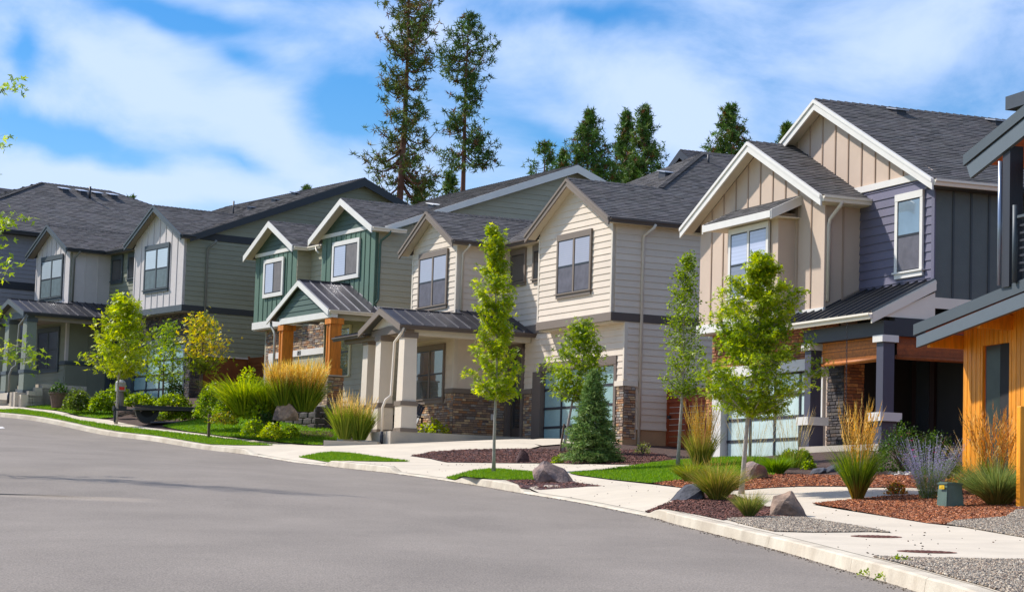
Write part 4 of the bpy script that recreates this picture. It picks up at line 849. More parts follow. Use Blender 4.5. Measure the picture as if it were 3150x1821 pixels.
    for a, b, v in (((-.42, 10.70), (2.35, ap), -.38), ((5.12, 10.70), (2.35, ap), -.38), ((6.28, 10.58), (8.7, ap2), -.53), ((11.12, 10.58), (8.7, ap2), -.53)):
        H.rake('bargeboard', a, b, v, tr, .24); H.pf('rake_soffit', [(a[0], a[1] - .1), (b[0], b[1] - .1), (b[0], b[1] - .13), (a[0], a[1] - .13)], v, v + .36, soffit_m)
    H.gutter(H.L(-.4, -.38, 10.69), H.L(-.4, 1.0, 10.69), ivory, .14); H.gutter(H.L(6.3, -.5, 10.57), H.L(6.3, .15, 10.57), ivory, .14); H.gutter(H.L(6.3, .15, 10.57), H.L(5.1, .15, 10.57), ivory, .14, out=(-1, 0, 0)); H.gutter(H.L(11.1, -.5, 10.57), H.L(11.1, 0, 10.57), ivory, .12, out=(0, 1, 0))
    H.box('soffit', -.38, 0, -.3, .6, 10.56, 10.59, soffit_m)
    H.downspout([(-.45, .35, 10.6), (-.42, .33, 10.48), (-.1, .16, 10.25), (-.06, .14, 10.1), (-.06, .14, 8.1), (-.2, .0, 7.95)], green_bt, .045)
    H.downspout([(5.05, -.1, 10.45), (4.95, -.12, 10.3), (4.78, -.1, 10.2)], ivory, .04)
    # ground floor
    H.lap('F', .2, [(0, 3.8), (4.4, 3.8), (4.4, 7.7), (0, 7.7)], olive2)
    w = H.window('F', .17, 2.15, 3.28, 5.4, 7.30, mat('pale_yellow_trim', S(226, 216, 176), .6, .05, 2), style='hung', head=.12, side=.12, apron=0, upper=pane_dark, lower=pane_dark, sill_ext=.0)
    H.stone('F', .2, 4.45, 10.15, 6.57, 7.5, stones); H.stone('F', .2, 9.7, 10.15, 3.9, 6.57, stones); H.stone('S', 4.42, .2, .6, 5, 6.2, stones) if False else None
    H.box('wall', 4.42, 4.46, .1, .6, 4, 7.5, olive2)
    hd = H.box('garage_header', 4.42, 9.75, .13, .2, 6.33, 6.57, tr); H.box('garage_casing', 9.22, 9.7, .13, .3, 3.95, 6.33, tr)
    H.garage(.32, 4.42, 9.22, 3.95, 6.33, 4, 4, mat('grey_blue_glass', S(140, 156, 160), .25, .25, 1.2, coat=1.0))
    # house number
    digits = {'2': [(0, 4, 2, 4), (2, 4, 2, 2), (2, 2, 0, 2), (0, 2, 0, 0), (0, 0, 2, 0)], '3': [(0, 4, 2, 4), (2, 4, 2, 0), (2, 2, 0, 2), (2, 0, 0, 0)], '0': [(0, 4, 2, 4), (2, 4, 2, 0), (2, 0, 0, 0), (0, 0, 0, 4)]}
    for i, ch in enumerate('203'):
        V, F = [], []; u0 = 6.92 - i * .115
        for (x0, y0, x1, y1) in digits[ch]:
            xa, xb, ya, yb = min(x0, x1), max(x0, x1), min(y0, y1), max(y0, y1); k_ = len(V); t = .012
            ua, ub, za, zc = u0 - xa * .038 + t, u0 - xb * .038 - t, 6.39 + ya * .032 - t, 6.39 + yb * .032 + t
            V += [H.L(ua, .128, za), H.L(ub, .128, za), H.L(ub, .128, zc), H.L(ua, .128, zc), H.L(ua, .118, za), H.L(ub, .118, za), H.L(ub, .118, zc), H.L(ua, .118, zc)]; F += [tuple(k_ + q for q in f) for f in BOXF]
        H.add('house_number', V, F, charcoal)
    # porch
    zr, ur, ul, vf = 8.76, -.62, 4.82, -2.1; uc = 2.1; m = (zr - 7.52) / (uc - ur)
    H.metal(H.L(ur, vf, 7.52), H.L(ur, 0, 7.52), H.L(uc, 0, zr), H.L(uc, vf, zr), 5, mat('plum_standing_seam', (.060, .052, .064), .45, .3, 1.2, objvar=.35, metal=.5), mat('bright_seam', (.30, .29, .30), .5, .1, 3, metal=.3), rib=.03)
    H.metal(H.L(ul, 0, 7.52), H.L(ul, vf, 7.52), H.L(uc, vf, zr), H.L(uc, 0, zr), 5)
    H.bar('ridge_cap', [H.L(uc, vf - .02, zr + .02), H.L(uc, 0, zr + .02)], .06, metal_roof, square=True)
    for a in ((ur - .03, 7.5), (ul + .03, 7.5)): H.rake('bargeboard', a, (uc, zr), vf, tr, .2); 
    H.lap('F', -1.95, [(-.2, 7.45), (4.3, 7.45), (2.1, 8.6)], green_d, .2); H.pf('porch_gable', [(-.3, 7.4), (4.4, 7.4), (2.1, 8.62)], -1.949, -1.85, green_d)
    H.box('porch_beam', -.66, 3.95, -2.0, -1.75, 7.24, 7.46, tr); H.box('porch_beam', -.45, -.2, -1.75, .1, 7.2, 7.42, olive2); H.box('porch_ceiling', -.2, 4.4, -1.9, .2, 7.5, 7.53, mat('khaki_soffit', S(140, 132, 104), .7, .05, 2)); H.gutter(H.L(ur - .01, vf, 7.51), H.L(ur - .01, .15, 7.51), ivory, .13)
    for pu in (-.60, 3.60):
        po = H.box('porch_post', pu + .06, pu + .46, -1.92, -1.52, 5.2, 7.2, cedar); H.box('post_collar', pu, pu + .52, -1.98, -1.46, 7.02, 7.23, cedar, po); H.box('post_collar', pu, pu + .52, -1.98, -1.46, 5.17, 5.42, cedar, po)
        H.box('post_trim', pu + .1, pu + .16, -1.95, -1.92, 5.42, 7.02, cedar, po); H.box('post_trim', pu + .36, pu + .42, -1.95, -1.92, 5.42, 7.02, cedar, po)
        H.box('pier_cap', pu - .12, pu + .62, -2.1, -1.38, 5.12, 5.17, porch_conc); H.box('pier_core', pu - .06, pu + .56, -2.04, -1.44, 3.4, 5.11, mortar)
        H.stone('F', -2.04, pu - .08, pu + .58, 4.05, 5.1, stones, back=False); H.stone('S', pu - .06, -2.06, -1.42, 4.05, 5.1, stones, back=False)
    H.box('porch_slab', -.75, 4.4, -2.15, .2, 3.2, 4.08, mat('grey_plinth', S(120, 110, 108), .85, .15, 3, bump=.2))
    H.downspout([(4.72, -2.0, 7.4), (4.66, -2.02, 7.25), (4.4, -2.0, 7.0), (4.3, -2.0, 6.9), (4.3, -2.0, 4.6)], mat('sage_downspout', S(160, 160, 146), .5, .05, 2), .05)
    for v_ in (2.6,): H.vent(H.L(3.5, v_ + 1.6, 10.7 + .385 * (v_ + 1.45)), white_trim, .9)
    H.flush_stones(); return H
H2 = green_house()
# ------------------------------------------------------------ tan and slate blue house
def tan_house():
    H = House(*F5[:4], 1.9, 'tan_and_slate_blue_house', 'tan batten and slate blue gabled house with navy porch columns and a big shingle roof')
    tr = white_trim
    H.box('wall', .001, 10.3, .001, 12, 5.65, 8.25, dk_green); H.pf('wall', [(0, 8.2), (10.3, 8.2), (5.15, 10.8)], .001, .5, tan); H.box('wall', 3.4, 10.2, -.999, .0, 5.38, 8.15, tan); H.pf('wall', [(3.4, 8.1), (10.2, 8.1), (10.2, 8.40), (6.8, 10.03), (3.4, 8.40)], -.999, -.4, tan)
    H.box('wall', 3.3, 4.1, -.598, 3, 1.5, 5.4, tan); H.box('wall', 4.1, 10.2, -.3, 3, 1.5, 5.4, tan)
    # main gable, trim, blue siding
    H.batten('F', 0, [(.1, 8.68), (9.9, 8.68), (9.9, 8.7), (5.15, 11.0)], tan, tan_b, .65); H.box('gable_band', .35, 4.3, -.06, 0, 8.52, 8.68, tr)
    H.lap('F', 0, [(.08, 5.9), (3.4, 5.9), (3.4, 8.52), (.08, 8.52)], blue_s, .213); H.box('corner_board', -.03, .1, -.035, 0, 5.8, 8.3, blue_s)
    H.window('F', -.03, .42, 1.66, 6.36, 8.26, tr, style='hung', head=.17, side=.12, apron=.16, upper=glass_mat('blue_reflecting_glass', S(120, 138, 150)), lower=pane_screen, sill_ext=.05)
    # bay
    bp = [(3.43, 5.38), (4.9, 5.38), (4.9, 8.1), (4.9, 8.79), (3.43, 8.1)]
    H.batten('F', -1, [(3.4, 5.6), (10.2, 5.6), (10.2, 8.42), (6.8, 10.05), (3.4, 8.42)], tan, tan_b, .65)
    H.box('belly_band', 3.35, 10.25, -1.06, -1.0, 5.36, 5.6, tr); H.batten('S', 3.4, [(-1, 5.4), (0, 5.4), (0, 8.15), (-1, 8.15)], tan, tan_b, .5); H.box('corner_board', 3.36, 3.5, -1.04, -.98, 5.5, 8.15, tan)
    H.box('soffit', 3.4, 10.2, -1, -.3, 5.33, 5.36, soffit_m)
    H.box('window_bay', 4.9, 7.65, -1.5, -1.0, 5.38, 8.1, tan); H.box('belly_band', 4.85, 7.7, -1.56, -1.5, 5.36, 5.6, tr)
    H.window('F', -1.53, 5.28, 7.45, 6.1, 7.92, tr, head=.15, side=.12, apron=.16, upper=blind_mat('pane_with_white_blind', S(190, 194, 214), .1), lower=blind_mat('screened_blind', S(120, 118, 128), .1))
    # pent roof over the bay window
    H.shingles([H.L(4.65, -1.85, 8.12), H.L(8.35, -1.85, 8.12), H.L(8.35, -1.0, 8.55), H.L(4.65, -1.0, 8.55)][::1], .14, m=None); H.pf('pent_fascia', [(4.63, 8.10), (8.38, 8.10), (8.38, 7.92), (4.63, 7.92)], -1.9, -1.85, tr)
    H.ps('pent_fascia', [(-1.88, 8.12), (-1.0, 8.55), (-1.0, 8.30), (-1.88, 7.88)], 4.59, 4.64, tr); H.ps('pent_fascia', [(-1.88, 8.12), (-1.0, 8.55), (-1.0, 8.30), (-1.88, 7.88)], 8.36, 8.41, tr); H.box('soffit', 4.65, 8.35, -1.84, -1.0, 7.95, 7.98, soffit_m)
    # roofs
    m = .495; e0 = 8.38; ap = e0 + m * 5.6
    H.shingles([H.L(-.45, -.35, e0), H.L(-.45, 12.5, e0), H.L(5.15, 12.5, ap), H.L(5.15, -.35, ap)], .145, (.25, .5)); H.shingles([H.L(10.75, 12.5, e0), H.L(10.75, -.35, e0), H.L(5.15, -.35, ap), H.L(5.15, 12.5, ap)], .145, (.25, .5))
    H.ridge(H.L(5.15, -.36, ap), H.L(5.15, 12.5, ap), .15, .075, .22)
    e1 = 8.32; ap1 = e1 + .487 * 3.85
    H.shingles([H.L(2.95, -1.38, e1), H.L(2.95, 0.0, e1), H.L(6.8, 0.0, ap1), H.L(6.8, -1.38, ap1)], .145, (.25, .5)); H.shingles([H.L(10.65, .0, e1), H.L(10.65, -1.38, e1), H.L(6.8, -1.38, ap1), H.L(6.8, 0., ap1)], .145, (.25, .5)); H.ridge(H.L(6.8, -1.39, ap1), H.L(6.8, .0, ap1), .15, .075, .22)
    for a, b, v in (((-.47, e0), (5.15, ap), -.35), ((10.77, e0), (5.15, ap), -.35), ((2.93, e1), (6.8, ap1), -1.38), ((10.67, e1), (6.8, ap1), -1.38)):
        H.rake('bargeboard', a, b, v, tr, .27); H.rake('shingle_mould', a, b, v - .045, tr, .09, .03); H.pf('rake_soffit', [(a[0], a[1] - .1), (b[0], b[1] - .1), (b[0], b[1] - .13), (a[0], a[1] - .13)], v, v + .36, soffit_m)
    H.gutter(H.L(-.45, -.35, e0 - .01), H.L(-.45, 1.7, e0 - .01), ivory, .15, .13); H.gutter(H.L(-.45, 1.7, e0 - .01), H.L(-.45, 12, e0 - .01), charcoal, .15, .13); H.gutter(H.L(2.93, -1.38, e1 - .01), H.L(2.93, 0.0, e1 - .01), ivory, .15, .13); H.gutter(H.L(10.65, -1.38, e1 - .01), H.L(10.65, -.3, e1 - .01), ivory, .15, .13, out=(0, 1, 0))
    H.box('soffit', -.44, 0, -.3, 12, 8.2, 8.23, dark_soffit); H.box('soffit', 2.95, 3.4, -1.3, 0, 8.14, 8.17, soffit_m)
    H.batten('S', 0, [(0, 5.65), (12, 5.65), (12, 8.22), (0, 8.22)], dk_green, mat('dark_batten', S(62, 68, 70), .6, .05, 2), .5); H.box('belly_band', -.04, 0, -.02, 1.2, 5.38, 5.64, ivory)
    H.downspout([(2.86, -.85, 8.2), (2.9, -.88, 8.08), (3.28, -.93, 7.8), (3.33, -.94, 7.65), (3.33, -.94, 5.75)], cream_trim, .05)
    H.vent(H.L(4.75, 1.87, 10.98), sc=.7); H.vent(H.L(4.75, 4.9, 10.98), sc=.7)
    # garage front
    H.stone('F', -.6, 3.3, 10.1, 4.42, 5.34, rstones, .045); H.box('garage_header', 4.0, 10.0, -.68, -.6, 4.13, 4.42, tr); H.box('garage_casing', 9.42, 9.95, -.68, -.45, 1.9, 4.13, tr); H.box('garage_casing', 4.0, 4.12, -.66, -.5, 1.9, 4.13, tr)
    H.garage(-.48, 4.12, 9.42, 1.86, 4.13, 4, 4, frost_w); H.stone('F', -.6, 9.95, 10.4, 1.9, 4.42, rstones)
    # stone pier and porch
    H.box('pier_core', 2.95, 3.75, -.66, -.1, 1.9, 4.9, mortar); H.stone('F', -.66, 2.95, 3.75, 1.95, 4.85, dstones, back=False); H.stone('S', 2.95, -.66, -.1, 1.95, 4.85, rstones, back=False)  # pier front laid in darker stone to imitate its shaded face
    drk = mat('porch_dark_interior', S(26, 24, 24), .8, .2, 2)  # near black puts the shade of the deep porch into the wall colour
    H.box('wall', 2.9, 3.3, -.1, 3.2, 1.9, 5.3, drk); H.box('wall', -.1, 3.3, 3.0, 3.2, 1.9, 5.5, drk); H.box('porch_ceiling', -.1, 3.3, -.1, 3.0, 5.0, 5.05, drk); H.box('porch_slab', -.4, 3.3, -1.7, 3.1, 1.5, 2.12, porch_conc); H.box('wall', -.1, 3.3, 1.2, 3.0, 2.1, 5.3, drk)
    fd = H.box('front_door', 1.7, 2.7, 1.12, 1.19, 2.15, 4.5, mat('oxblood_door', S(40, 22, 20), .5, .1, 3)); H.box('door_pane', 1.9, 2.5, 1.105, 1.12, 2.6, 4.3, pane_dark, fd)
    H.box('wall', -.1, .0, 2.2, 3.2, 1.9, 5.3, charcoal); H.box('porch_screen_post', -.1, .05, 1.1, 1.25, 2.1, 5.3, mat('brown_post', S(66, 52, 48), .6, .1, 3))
    za = 5.17
    H.metal(H.L(-.05, -1.72, za), H.L(4.55, -1.72, za), H.L(4.55, 0, 6.06), H.L(-.05, 0, 6.06), 12, black_metal, mat('black_seam', (.10, .10, .105), .25, .05, 3, metal=.5), rib=.035, soff=ivory)
    H.ps('bargeboard', [(-1.74, za - .02), (0, 6.03), (0, 5.80), (-1.74, za - .25)], -.10, -.05, ivory); H.ps('porch_gable', [(-1.45, 5.1), (0, 5.75), (0, 5.1)], -.05, -.0, ivory)
    H.gutter(H.L(-.1, -1.72, za - .01), H.L(4.55, -1.72, za - .01), ivory, .14, .12, out=(-1, 0, 0))
    H.box('porch_beam', -.15, 3.6, -1.45, -1.15, 4.66, 5.0, charcoal); H.box('porch_beam', -.15, .12, -1.15, 2.4, 4.66, 5.08, charcoal)
    for cu in (-.18, 3.18):
        cc = H.box('porch_column', cu + .02, cu + .32, -1.46, -1.16, 2.1, 4.55, navy); H.box('column_cap', cu - .05, cu + .39, -1.53, -1.09, 4.50, 4.66, tr, cc); H.box('column_cap', cu - .12, cu + .46, -1.6, -1.02, 2.66, 2.86, tr, cc); H.box('column_pedestal', cu - .03, cu + .37, -1.51, -1.11, 1.9, 2.66, navy, cc)
        H.box('pedestal_base', cu - .15, cu + .5, -1.65, -1.0, 1.6, 1.98, tr if cu < 0 else charcoal)
    H.flush_stones(); return H
H5 = tan_house()
def blind(name, label, pts_fn, n=26):
    """rolled bamboo shade: many thin slats"""
    root = None
bamb = mat('bamboo_slat', S(196, 112, 30), .6, .25, 12, objvar=.3)
def bamboo(loc_h, face, c, a0, a1, z0, z1, label, mm=bamb):
    H = loc_h; o = H.w(a0 if face == 'F' else c, c if face == 'F' else a0, z1); r = empty('bamboo_blind', o, H.a, label, 'blind', 'bamboo blinds hung round the dark porch'); n = int((z1 - z0) / .032); unit = mesh('slat', [(0, 0, 0), (1, 0, 0), (1, 1, 0), (0, 1, 0), (0, 0, 1), (1, 0, 1), (1, 1, 1), (0, 1, 1)], [(3, 2, 1, 0), (4, 5, 6, 7), (0, 1, 5, 4), (1, 2, 6, 5), (2, 3, 7, 6), (3, 0, 4, 7)], mm)
    L_ = a1 - a0
    for i in range(n):
        b = math.sin(i * .9) * .004; s = ob('slat', unit, r); t = (i / n); sag = .0
        if face == 'F': s.location = (b, 0, -(i + 1) * .032); s.scale = (.012, L_, .028)
        else: s.location = (0, b, -(i + 1) * .032); s.scale = (L_, .012, .028)
    V, F = tube_geo([(0.02, -.02, z0 - z1 - .02), (0.02, L_ + .02, z0 - z1 - .02)] if face == 'F' else [(-.02, .02, z0 - z1 - .02), (L_ + .02, .02, z0 - z1 - .02)], .055, 10); ob('roll', mesh('roll', V, F, mm, smooth=True), r)
bamboo(H5, 'F', -1.25, .45, 3.0, 4.15, 4.66, 'rolled up orange bamboo blind hanging between the two navy porch columns'); bamboo(H5, 'S', -.02, -1.0, 2.0, 4.2, 4.66, 'brown bamboo blind on the open right side of the dark porch', mat('brown_bamboo', S(150, 76, 24), .6, .3, 10, objvar=.3))
def rain_chain():
    o = H5.w(.95, -1.78, 5.02); r = empty('rain_chain', o, 0, 'dark rain chain hanging from the cream gutter in front of the porch', 'rain chain')
    lk = None
    for i in range(42):
        if lk is None:
            V, F = tube_geo([(.018 * math.cos(a), 0, .03 * math.sin(a)) for a in np.linspace(0, 2 * math.pi, 9)], .006, 5); lk = mesh('chain_link', V, F, charcoal)
        l = ob('chain_link', lk, r); l.location = (0, 0, -.05 - i * .058); l.rotation_euler = (0, 0, (i % 2) * math.pi / 2 + .4)
rain_chain()
# ------------------------------------------------------------ far grey hip-roofed house, rear house, right edge cedar house
def hip_house():
    H = House(*F0[:4], 7.6, 'grey_hip_roofed_house', 'blue grey sided house with a wide dark hip roof and four roof vents'); v0, v1 = -3.0, 17.5
    H.box('wall', .001, 12, v0, v1, 6.0, 13.0, grey_side); H.lap('S', 0, [(v0, 10.75), (v1, 10.75), (v1, 13.0), (v0, 13.0)], grey_side); H.box('belly_band', -.05, 0, v0 - .04, v1, 10.4, 10.75, mat('dark_slate_band2', S(44, 48, 56), .6, .05, 2)); H.lap('S', 0, [(v0, 6.5), (v1, 6.5), (v1, 10.4), (v0, 10.4)], grey_side)
    e0, m = 13.12, .52; hw = 6.6; pk = e0 + m * hw; a, b = v0 - .5, v1 + .5
    a2, b2 = 4.95, 8.95
    H.shingles([H.L(-.6, a, e0), H.L(-.6, b, e0), H.L(6.0, b2, pk), H.L(6.0, a2, pk)], .2, (.3, .6)); H.shingles([H.L(12.6, a, e0), H.L(-.6, a, e0), H.L(6.0, a2, pk)], .2, (.3, .6)); H.shingles([H.L(-.6, b, e0), H.L(12.6, b, e0), H.L(6, b2, pk)], .3, (.5, .9)); H.shingles([H.L(12.6, b, e0), H.L(12.6, a, e0), H.L(6, a2, pk), H.L(6, b2, pk)], .3, (.5, .9))
    H.ridge(H.L(6, a2, pk), H.L(6, b2, pk)); H.ridge(H.L(-.6, a, e0), H.L(6, a2, pk), .15, .08, .25, .0); H.ridge(H.L(-.6, b, e0), H.L(6, b2, pk), .15, .08, .25, .0)
    H.gutter(H.L(-.6, a, e0), H.L(-.6, b, e0), mat('dark_gutter', S(52, 54, 58), .5, .05, 2), .16); H.box('soffit', -.58, 0, a, b, e0 - .16, e0 - .13, dark_soffit)
    for v_ in (5.85, 6.85, 7.7, 8.6): H.vent(H.L(5.2, v_, pk - .35), mat('pale_vent_cap', S(206, 214, 228), .35, .05, 3), .85)
    H.bar('vent_pipe', [H.L(4.6, 7.0, pk - .8), H.L(4.6, 7.0, pk - .1)], .06, charcoal)
    return H
H0 = hip_house()
def simple_house(name, label, fr, zb, w, d, ze, m, mw, mr, rot90=False):
    H = House(*fr, zb, name, label)
    H.box('wall', 0, w, 0, d, zb, ze, mw); H.pf('wall', [(0, ze), (w, ze), (w / 2, ze + m * w / 2)], .0, .4, mw); pk = ze + m * (w / 2 + .5)
    H.shingles([H.L(-.5, -.6, ze), H.L(-.5, d, ze), H.L(w / 2, d, pk), H.L(w / 2, -.6, pk)], .2, (.3, .6), m=mr); H.shingles([H.L(w + .5, d, ze), H.L(w + .5, -.6, ze), H.L(w / 2, -.6, pk), H.L(w / 2, d, pk)], .2, (.3, .6), m=mr); H.ridge(H.L(w / 2, -.6, pk), H.L(w / 2, d, pk), .15, .08, .25)
    for a in ((-.52, ze), (w + .52, ze)): H.rake('bargeboard', a, (w / 2, pk), -.6, charcoal, .3)
    return H
dsh = mat('black_shingle', (0.05, 0.05, 0.056), .85, .15, 5, attr=True, bump=.3, bscale=60, spec=.3)
H4 = simple_house('rear_house', 'dark roofed house behind the cream house, only its black gable showing', (2093, 459, 100, 24), 3.5, .01, .01, 16, .1, charcoal, dsh) if False else None
def rear_house():
    H = House(2093, 459, 100, 24, 4.0, 'rear_house', 'black gabled roof of a house rising behind the cream house roof'); w = 4.6; pk = 16.6; ze = 14.0
    H.box('wall', -4.6, 4.6, .8, 14, 4.0, ze, charcoal); H.pf('wall', [(-4.6, ze), (4.6, ze), (0, pk - .25)], .8, 1.1, charcoal)
    H.shingles([H.L(-5, 0, ze - .2), H.L(-5, 14, ze - .2), H.L(0, 14, pk), H.L(0, 0, pk)], .18, (.3, .6), m=dsh); H.shingles([H.L(5, 14, ze - .2), H.L(5, 0, ze - .2), H.L(0, 0, pk), H.L(0, 14, pk)], .18, (.3, .6), m=dsh); H.ridge(H.L(0, 0, pk), H.L(0, 14, pk))
    for a in ((-5.02, ze - .22), (5.02, ze - .22)): H.rake('bargeboard', a, (0, pk), 0, charcoal, .35)
    H.shingles([H.L(8.0, -5, 14.3), H.L(8.0, 3, 14.3), H.L(10.5, 3, 15.2), H.L(10.5, -5, 15.2)], .18, (.3, .6), m=dsh); H.box('wall', 8.3, 14, -4.7, 3, 4, 14.2, charcoal); H.shingles([H.L(13.0, 3, 14.3), H.L(13.0, -5, 14.3), H.L(10.5, -5, 15.2), H.L(10.5, 3, 15.2)], .18, (.3, .6), m=dsh)
rear_house()
def far_left():
    H = House(-150, 700, 128, 42, 9.0, 'far_dark_house', 'dark roof corner of a house at the far left behind the hip roof'); ze = 16.6
    H.box('wall', -3, 8, -2, 12, 9, ze, mat('teal_wall', S(60, 84, 82), .6, .1, 2)); H.shingles([H.L(-3.6, -3, ze), H.L(-3.6, 13, ze), H.L(2.5, 13, ze + 2.0), H.L(2.5, -3, ze + 2.0)], .25, (.4, .7), m=dsh); H.shingles([H.L(8.6, 13, ze), H.L(8.6, -3, ze), H.L(2.5, -3, ze + 2.0), H.L(2.5, 13, ze + 2.0)], .25, (.4, .7), m=dsh)
    H.gutter(H.L(-3.6, -3, ze), H.L(-3.6, 13, ze), charcoal, .2)
far_left()
def cedar_house():
    H = House(*F6[:4], 1.1, 'cedar_clad_house', 'house at the right edge with yellow cedar cladding, slate bargeboards and a chimney'); v = 0
    H.box('wall', -6, 0, .03, 8, 1.0, 4.3, orange_wood); H.box('wall', -7, -4.9, 1.2, 7, 4.3, 8.1, charcoal)
    # vertical grooved boards
    n = 0; u = 0.0; bw = .085
    while u > -4.6:
        a, b = u, u - bw + .008
        z0 = 1.05
        if -1.79 < (a + b) / 2 < -.80:
            H.box('cedar_board', b, a, -.02 - .006 * (n % 2), .03, 3.80, 4.5, yellow_cedar)
        else: H.box('cedar_board', b, a, -.02 - .006 * (n % 2), .03, z0, 4.5, yellow_cedar)
        u -= bw; n += 1
    for i in range(14): H.box('cedar_board', -.02 if False else -.0, .02, .04 + i * .09, .12 + i * .09, 1.05, 4.3, yellow_cedar)
    w = H.box('window', -1.78, -.82, .02, .1, 1.12, 3.79, dark_frame); H.box('pane', -1.40, -.90, .0, .02, 1.2, 3.7, mat('dim_green_glass', S(44, 52, 46), .3, .3, 2, spec=.3), w); H.box('window_reveal', -1.78, -1.42, -.01, .02, 1.12, 3.79, mat('black_reveal', S(24, 22, 22), .7, .1, 3), w)
    # lower roof
    za = 4.28; m = .125
    H.pf('bargeboard', [(.55, 4.27), (-5.5, 5.03), (-5.5, 4.80), (.55, 4.05)], -.86, -.80, slate_trim); H.pf('bargeboard', [(.45, 4.02), (-5.5, 4.79), (-5.5, 4.5), (.45, 3.80)], -.84, -.76, mat('slate_trim_light', S(92, 102, 108), .6, .05, 2))
    H.prism('roof_deck', [H.L(.55, -.8, 4.26), H.L(-5.5, -.8, 5.02), H.L(-5.5, 2.5, 5.02), H.L(.55, 2.5, 4.26)], (0, 0, -.06), dk_green)
    for i in range(9):
        va = -.78 + i * .36; H.prism('ceiling_board', [H.L(.45, va, 4.12), H.L(-5.5, va, 4.87), H.L(-5.5, va + .35, 4.87), H.L(.45, va + .35, 4.12)], (0, 0, .03), orange_wood)
    for uu in (.12, -1.85, -3.8): H.box('rafter_tail', uu - .06, uu + .06, -.74, 2.0, 3.88 + (-uu) * .125 - .08, 4.08 + (-uu) * .125 - .0, yellow_cedar)
    # upper storey
    H.batten('F', 1.2, [(-7, 5.1), (-4.9, 5.1), (-4.9, 7.9), (-7, 8.3)], dk_green, charcoal, .4)
    H.box('balcony_post', -3.25, -2.98, -.9, -.62, 4.7, 7.35, charcoal); H.bar('downspout', [H.L(-2.9, -.9, 7.1), H.L(-2.9, -.9, 4.75)], .045, mat('pale_steel', S(150, 160, 176), .3, .05, 2, metal=.5))
    H.bar('downspout', [H.L(-3.45, -.9, 6.2), H.L(-3.45, -.9, 4.75)], .05, slate_trim)
    H.pf('bargeboard', [(-1.62, 7.40), (-5.5, 8.45), (-5.5, 8.24), (-1.62, 7.19)], -.98, -.92, slate_trim); H.pf('bargeboard', [(-1.7, 7.18), (-5.5, 8.22), (-5.5, 7.9), (-1.85, 6.92)], -.95, -.87, mat('slate_trim_light', S(92, 102, 108), .6, .05, 2))
    H.prism('roof_deck', [H.L(-1.62, -.92, 7.39), H.L(-5.5, -.92, 8.44), H.L(-5.5, 6, 8.44), H.L(-1.62, 6, 7.39)], (0, 0, -.06), dk_green)
    for i in range(5): H.prism('ceiling_board', [H.L(-1.8, -.86 + i * .36, 7.22), H.L(-5.5, -.86 + i * .36, 8.22), H.L(-5.5, -.52 + i * .36, 8.22), H.L(-1.8, -.52 + i * .36, 7.22)], (0, 0, .03), orange_wood)
    H.box('beam', -6, -3.25, -.6, -.35, 6.85, 7.1, orange_wood)
    for i in range(7): H.box('balcony_rail', -6, -3.5, -.86, -.82, 4.95 + i * .14, 4.99 + i * .14, charcoal)
    H.box('rail_cap', -6, -3.4, -.9, -.78, 5.95, 6.0, slate_trim)
    # chimney
    ch = H.box('chimney', -2.7, -1.15, .45, 1.4, 7.3, 8.5, slate_trim); H.box('chimney_crown', -2.85, -.99, .3, 1.55, 8.49, 8.76, mat('chimney_cap', S(62, 66, 72), .5, .1, 3), ch); H.box('chimney_band', -2.78, -1.07, .38, 1.47, 8.3, 8.38, mat('chimney_cap', S(62, 66, 72), .5, .1, 3), ch)
    return H
H6 = cedar_house()
# ------------------------------------------------------------ gates and walls
def gate(Hh, label, v, u0, u1, z0, z1, name='wooden_gate', mt=gate_wood, horizontal=True, n=11):
    o = Hh.w(u0, v, z0); r = empty(name, o, Hh.a, label, 'gate'); r['group'] = 'red wooden gates between the houses'
    cube = mesh('plank', [(0, 0, 0), (1, 0, 0), (1, 1, 0), (0, 1, 0), (0, 0, 1), (1, 0, 1), (1, 1, 1), (0, 1, 1)], [(3, 2, 1, 0), (4, 5, 6, 7), (0, 1, 5, 4), (1, 2, 6, 5), (2, 3, 7, 6), (3, 0, 4, 7)], mt)
    def b(nm, x, y, z, sx, sy, sz, me=None): q = ob(nm, me or cube, r); q.location = (x, y, z); q.scale = (sx, sy, sz); return q
    h = z1 - z0; L_ = u1 - u0; ph = h / n
    for i in range(n): b('plank', .02, 0, i * ph + .008, .03, L_, ph - .022)
    for y in np.arange(0, L_ + .01, max(.9, L_ / max(1, round(L_ / 1.2)))): b('gate_post', -.03, y - .05, -.05, .08, .1, h + .1)
    b('rail', -.02, 0, h * .12, .035, L_, .09); b('rail', -.02, 0, h * .8, .035, L_, .09)
    blk = mesh('latch', [(0, 0, 0), (1, 0, 0), (1, 1, 0), (0, 1, 0), (0, 0, 1), (1, 0, 1), (1, 1, 1), (0, 1, 1)], [(3, 2, 1, 0), (4, 5, 6, 7), (0, 1, 5, 4), (1, 2, 6, 5), (2, 3, 7, 6), (3, 0, 4, 7)], charcoal); b('latch', -.07, L_ - .25, h * .55, .05, .14, .1, blk)
    return r
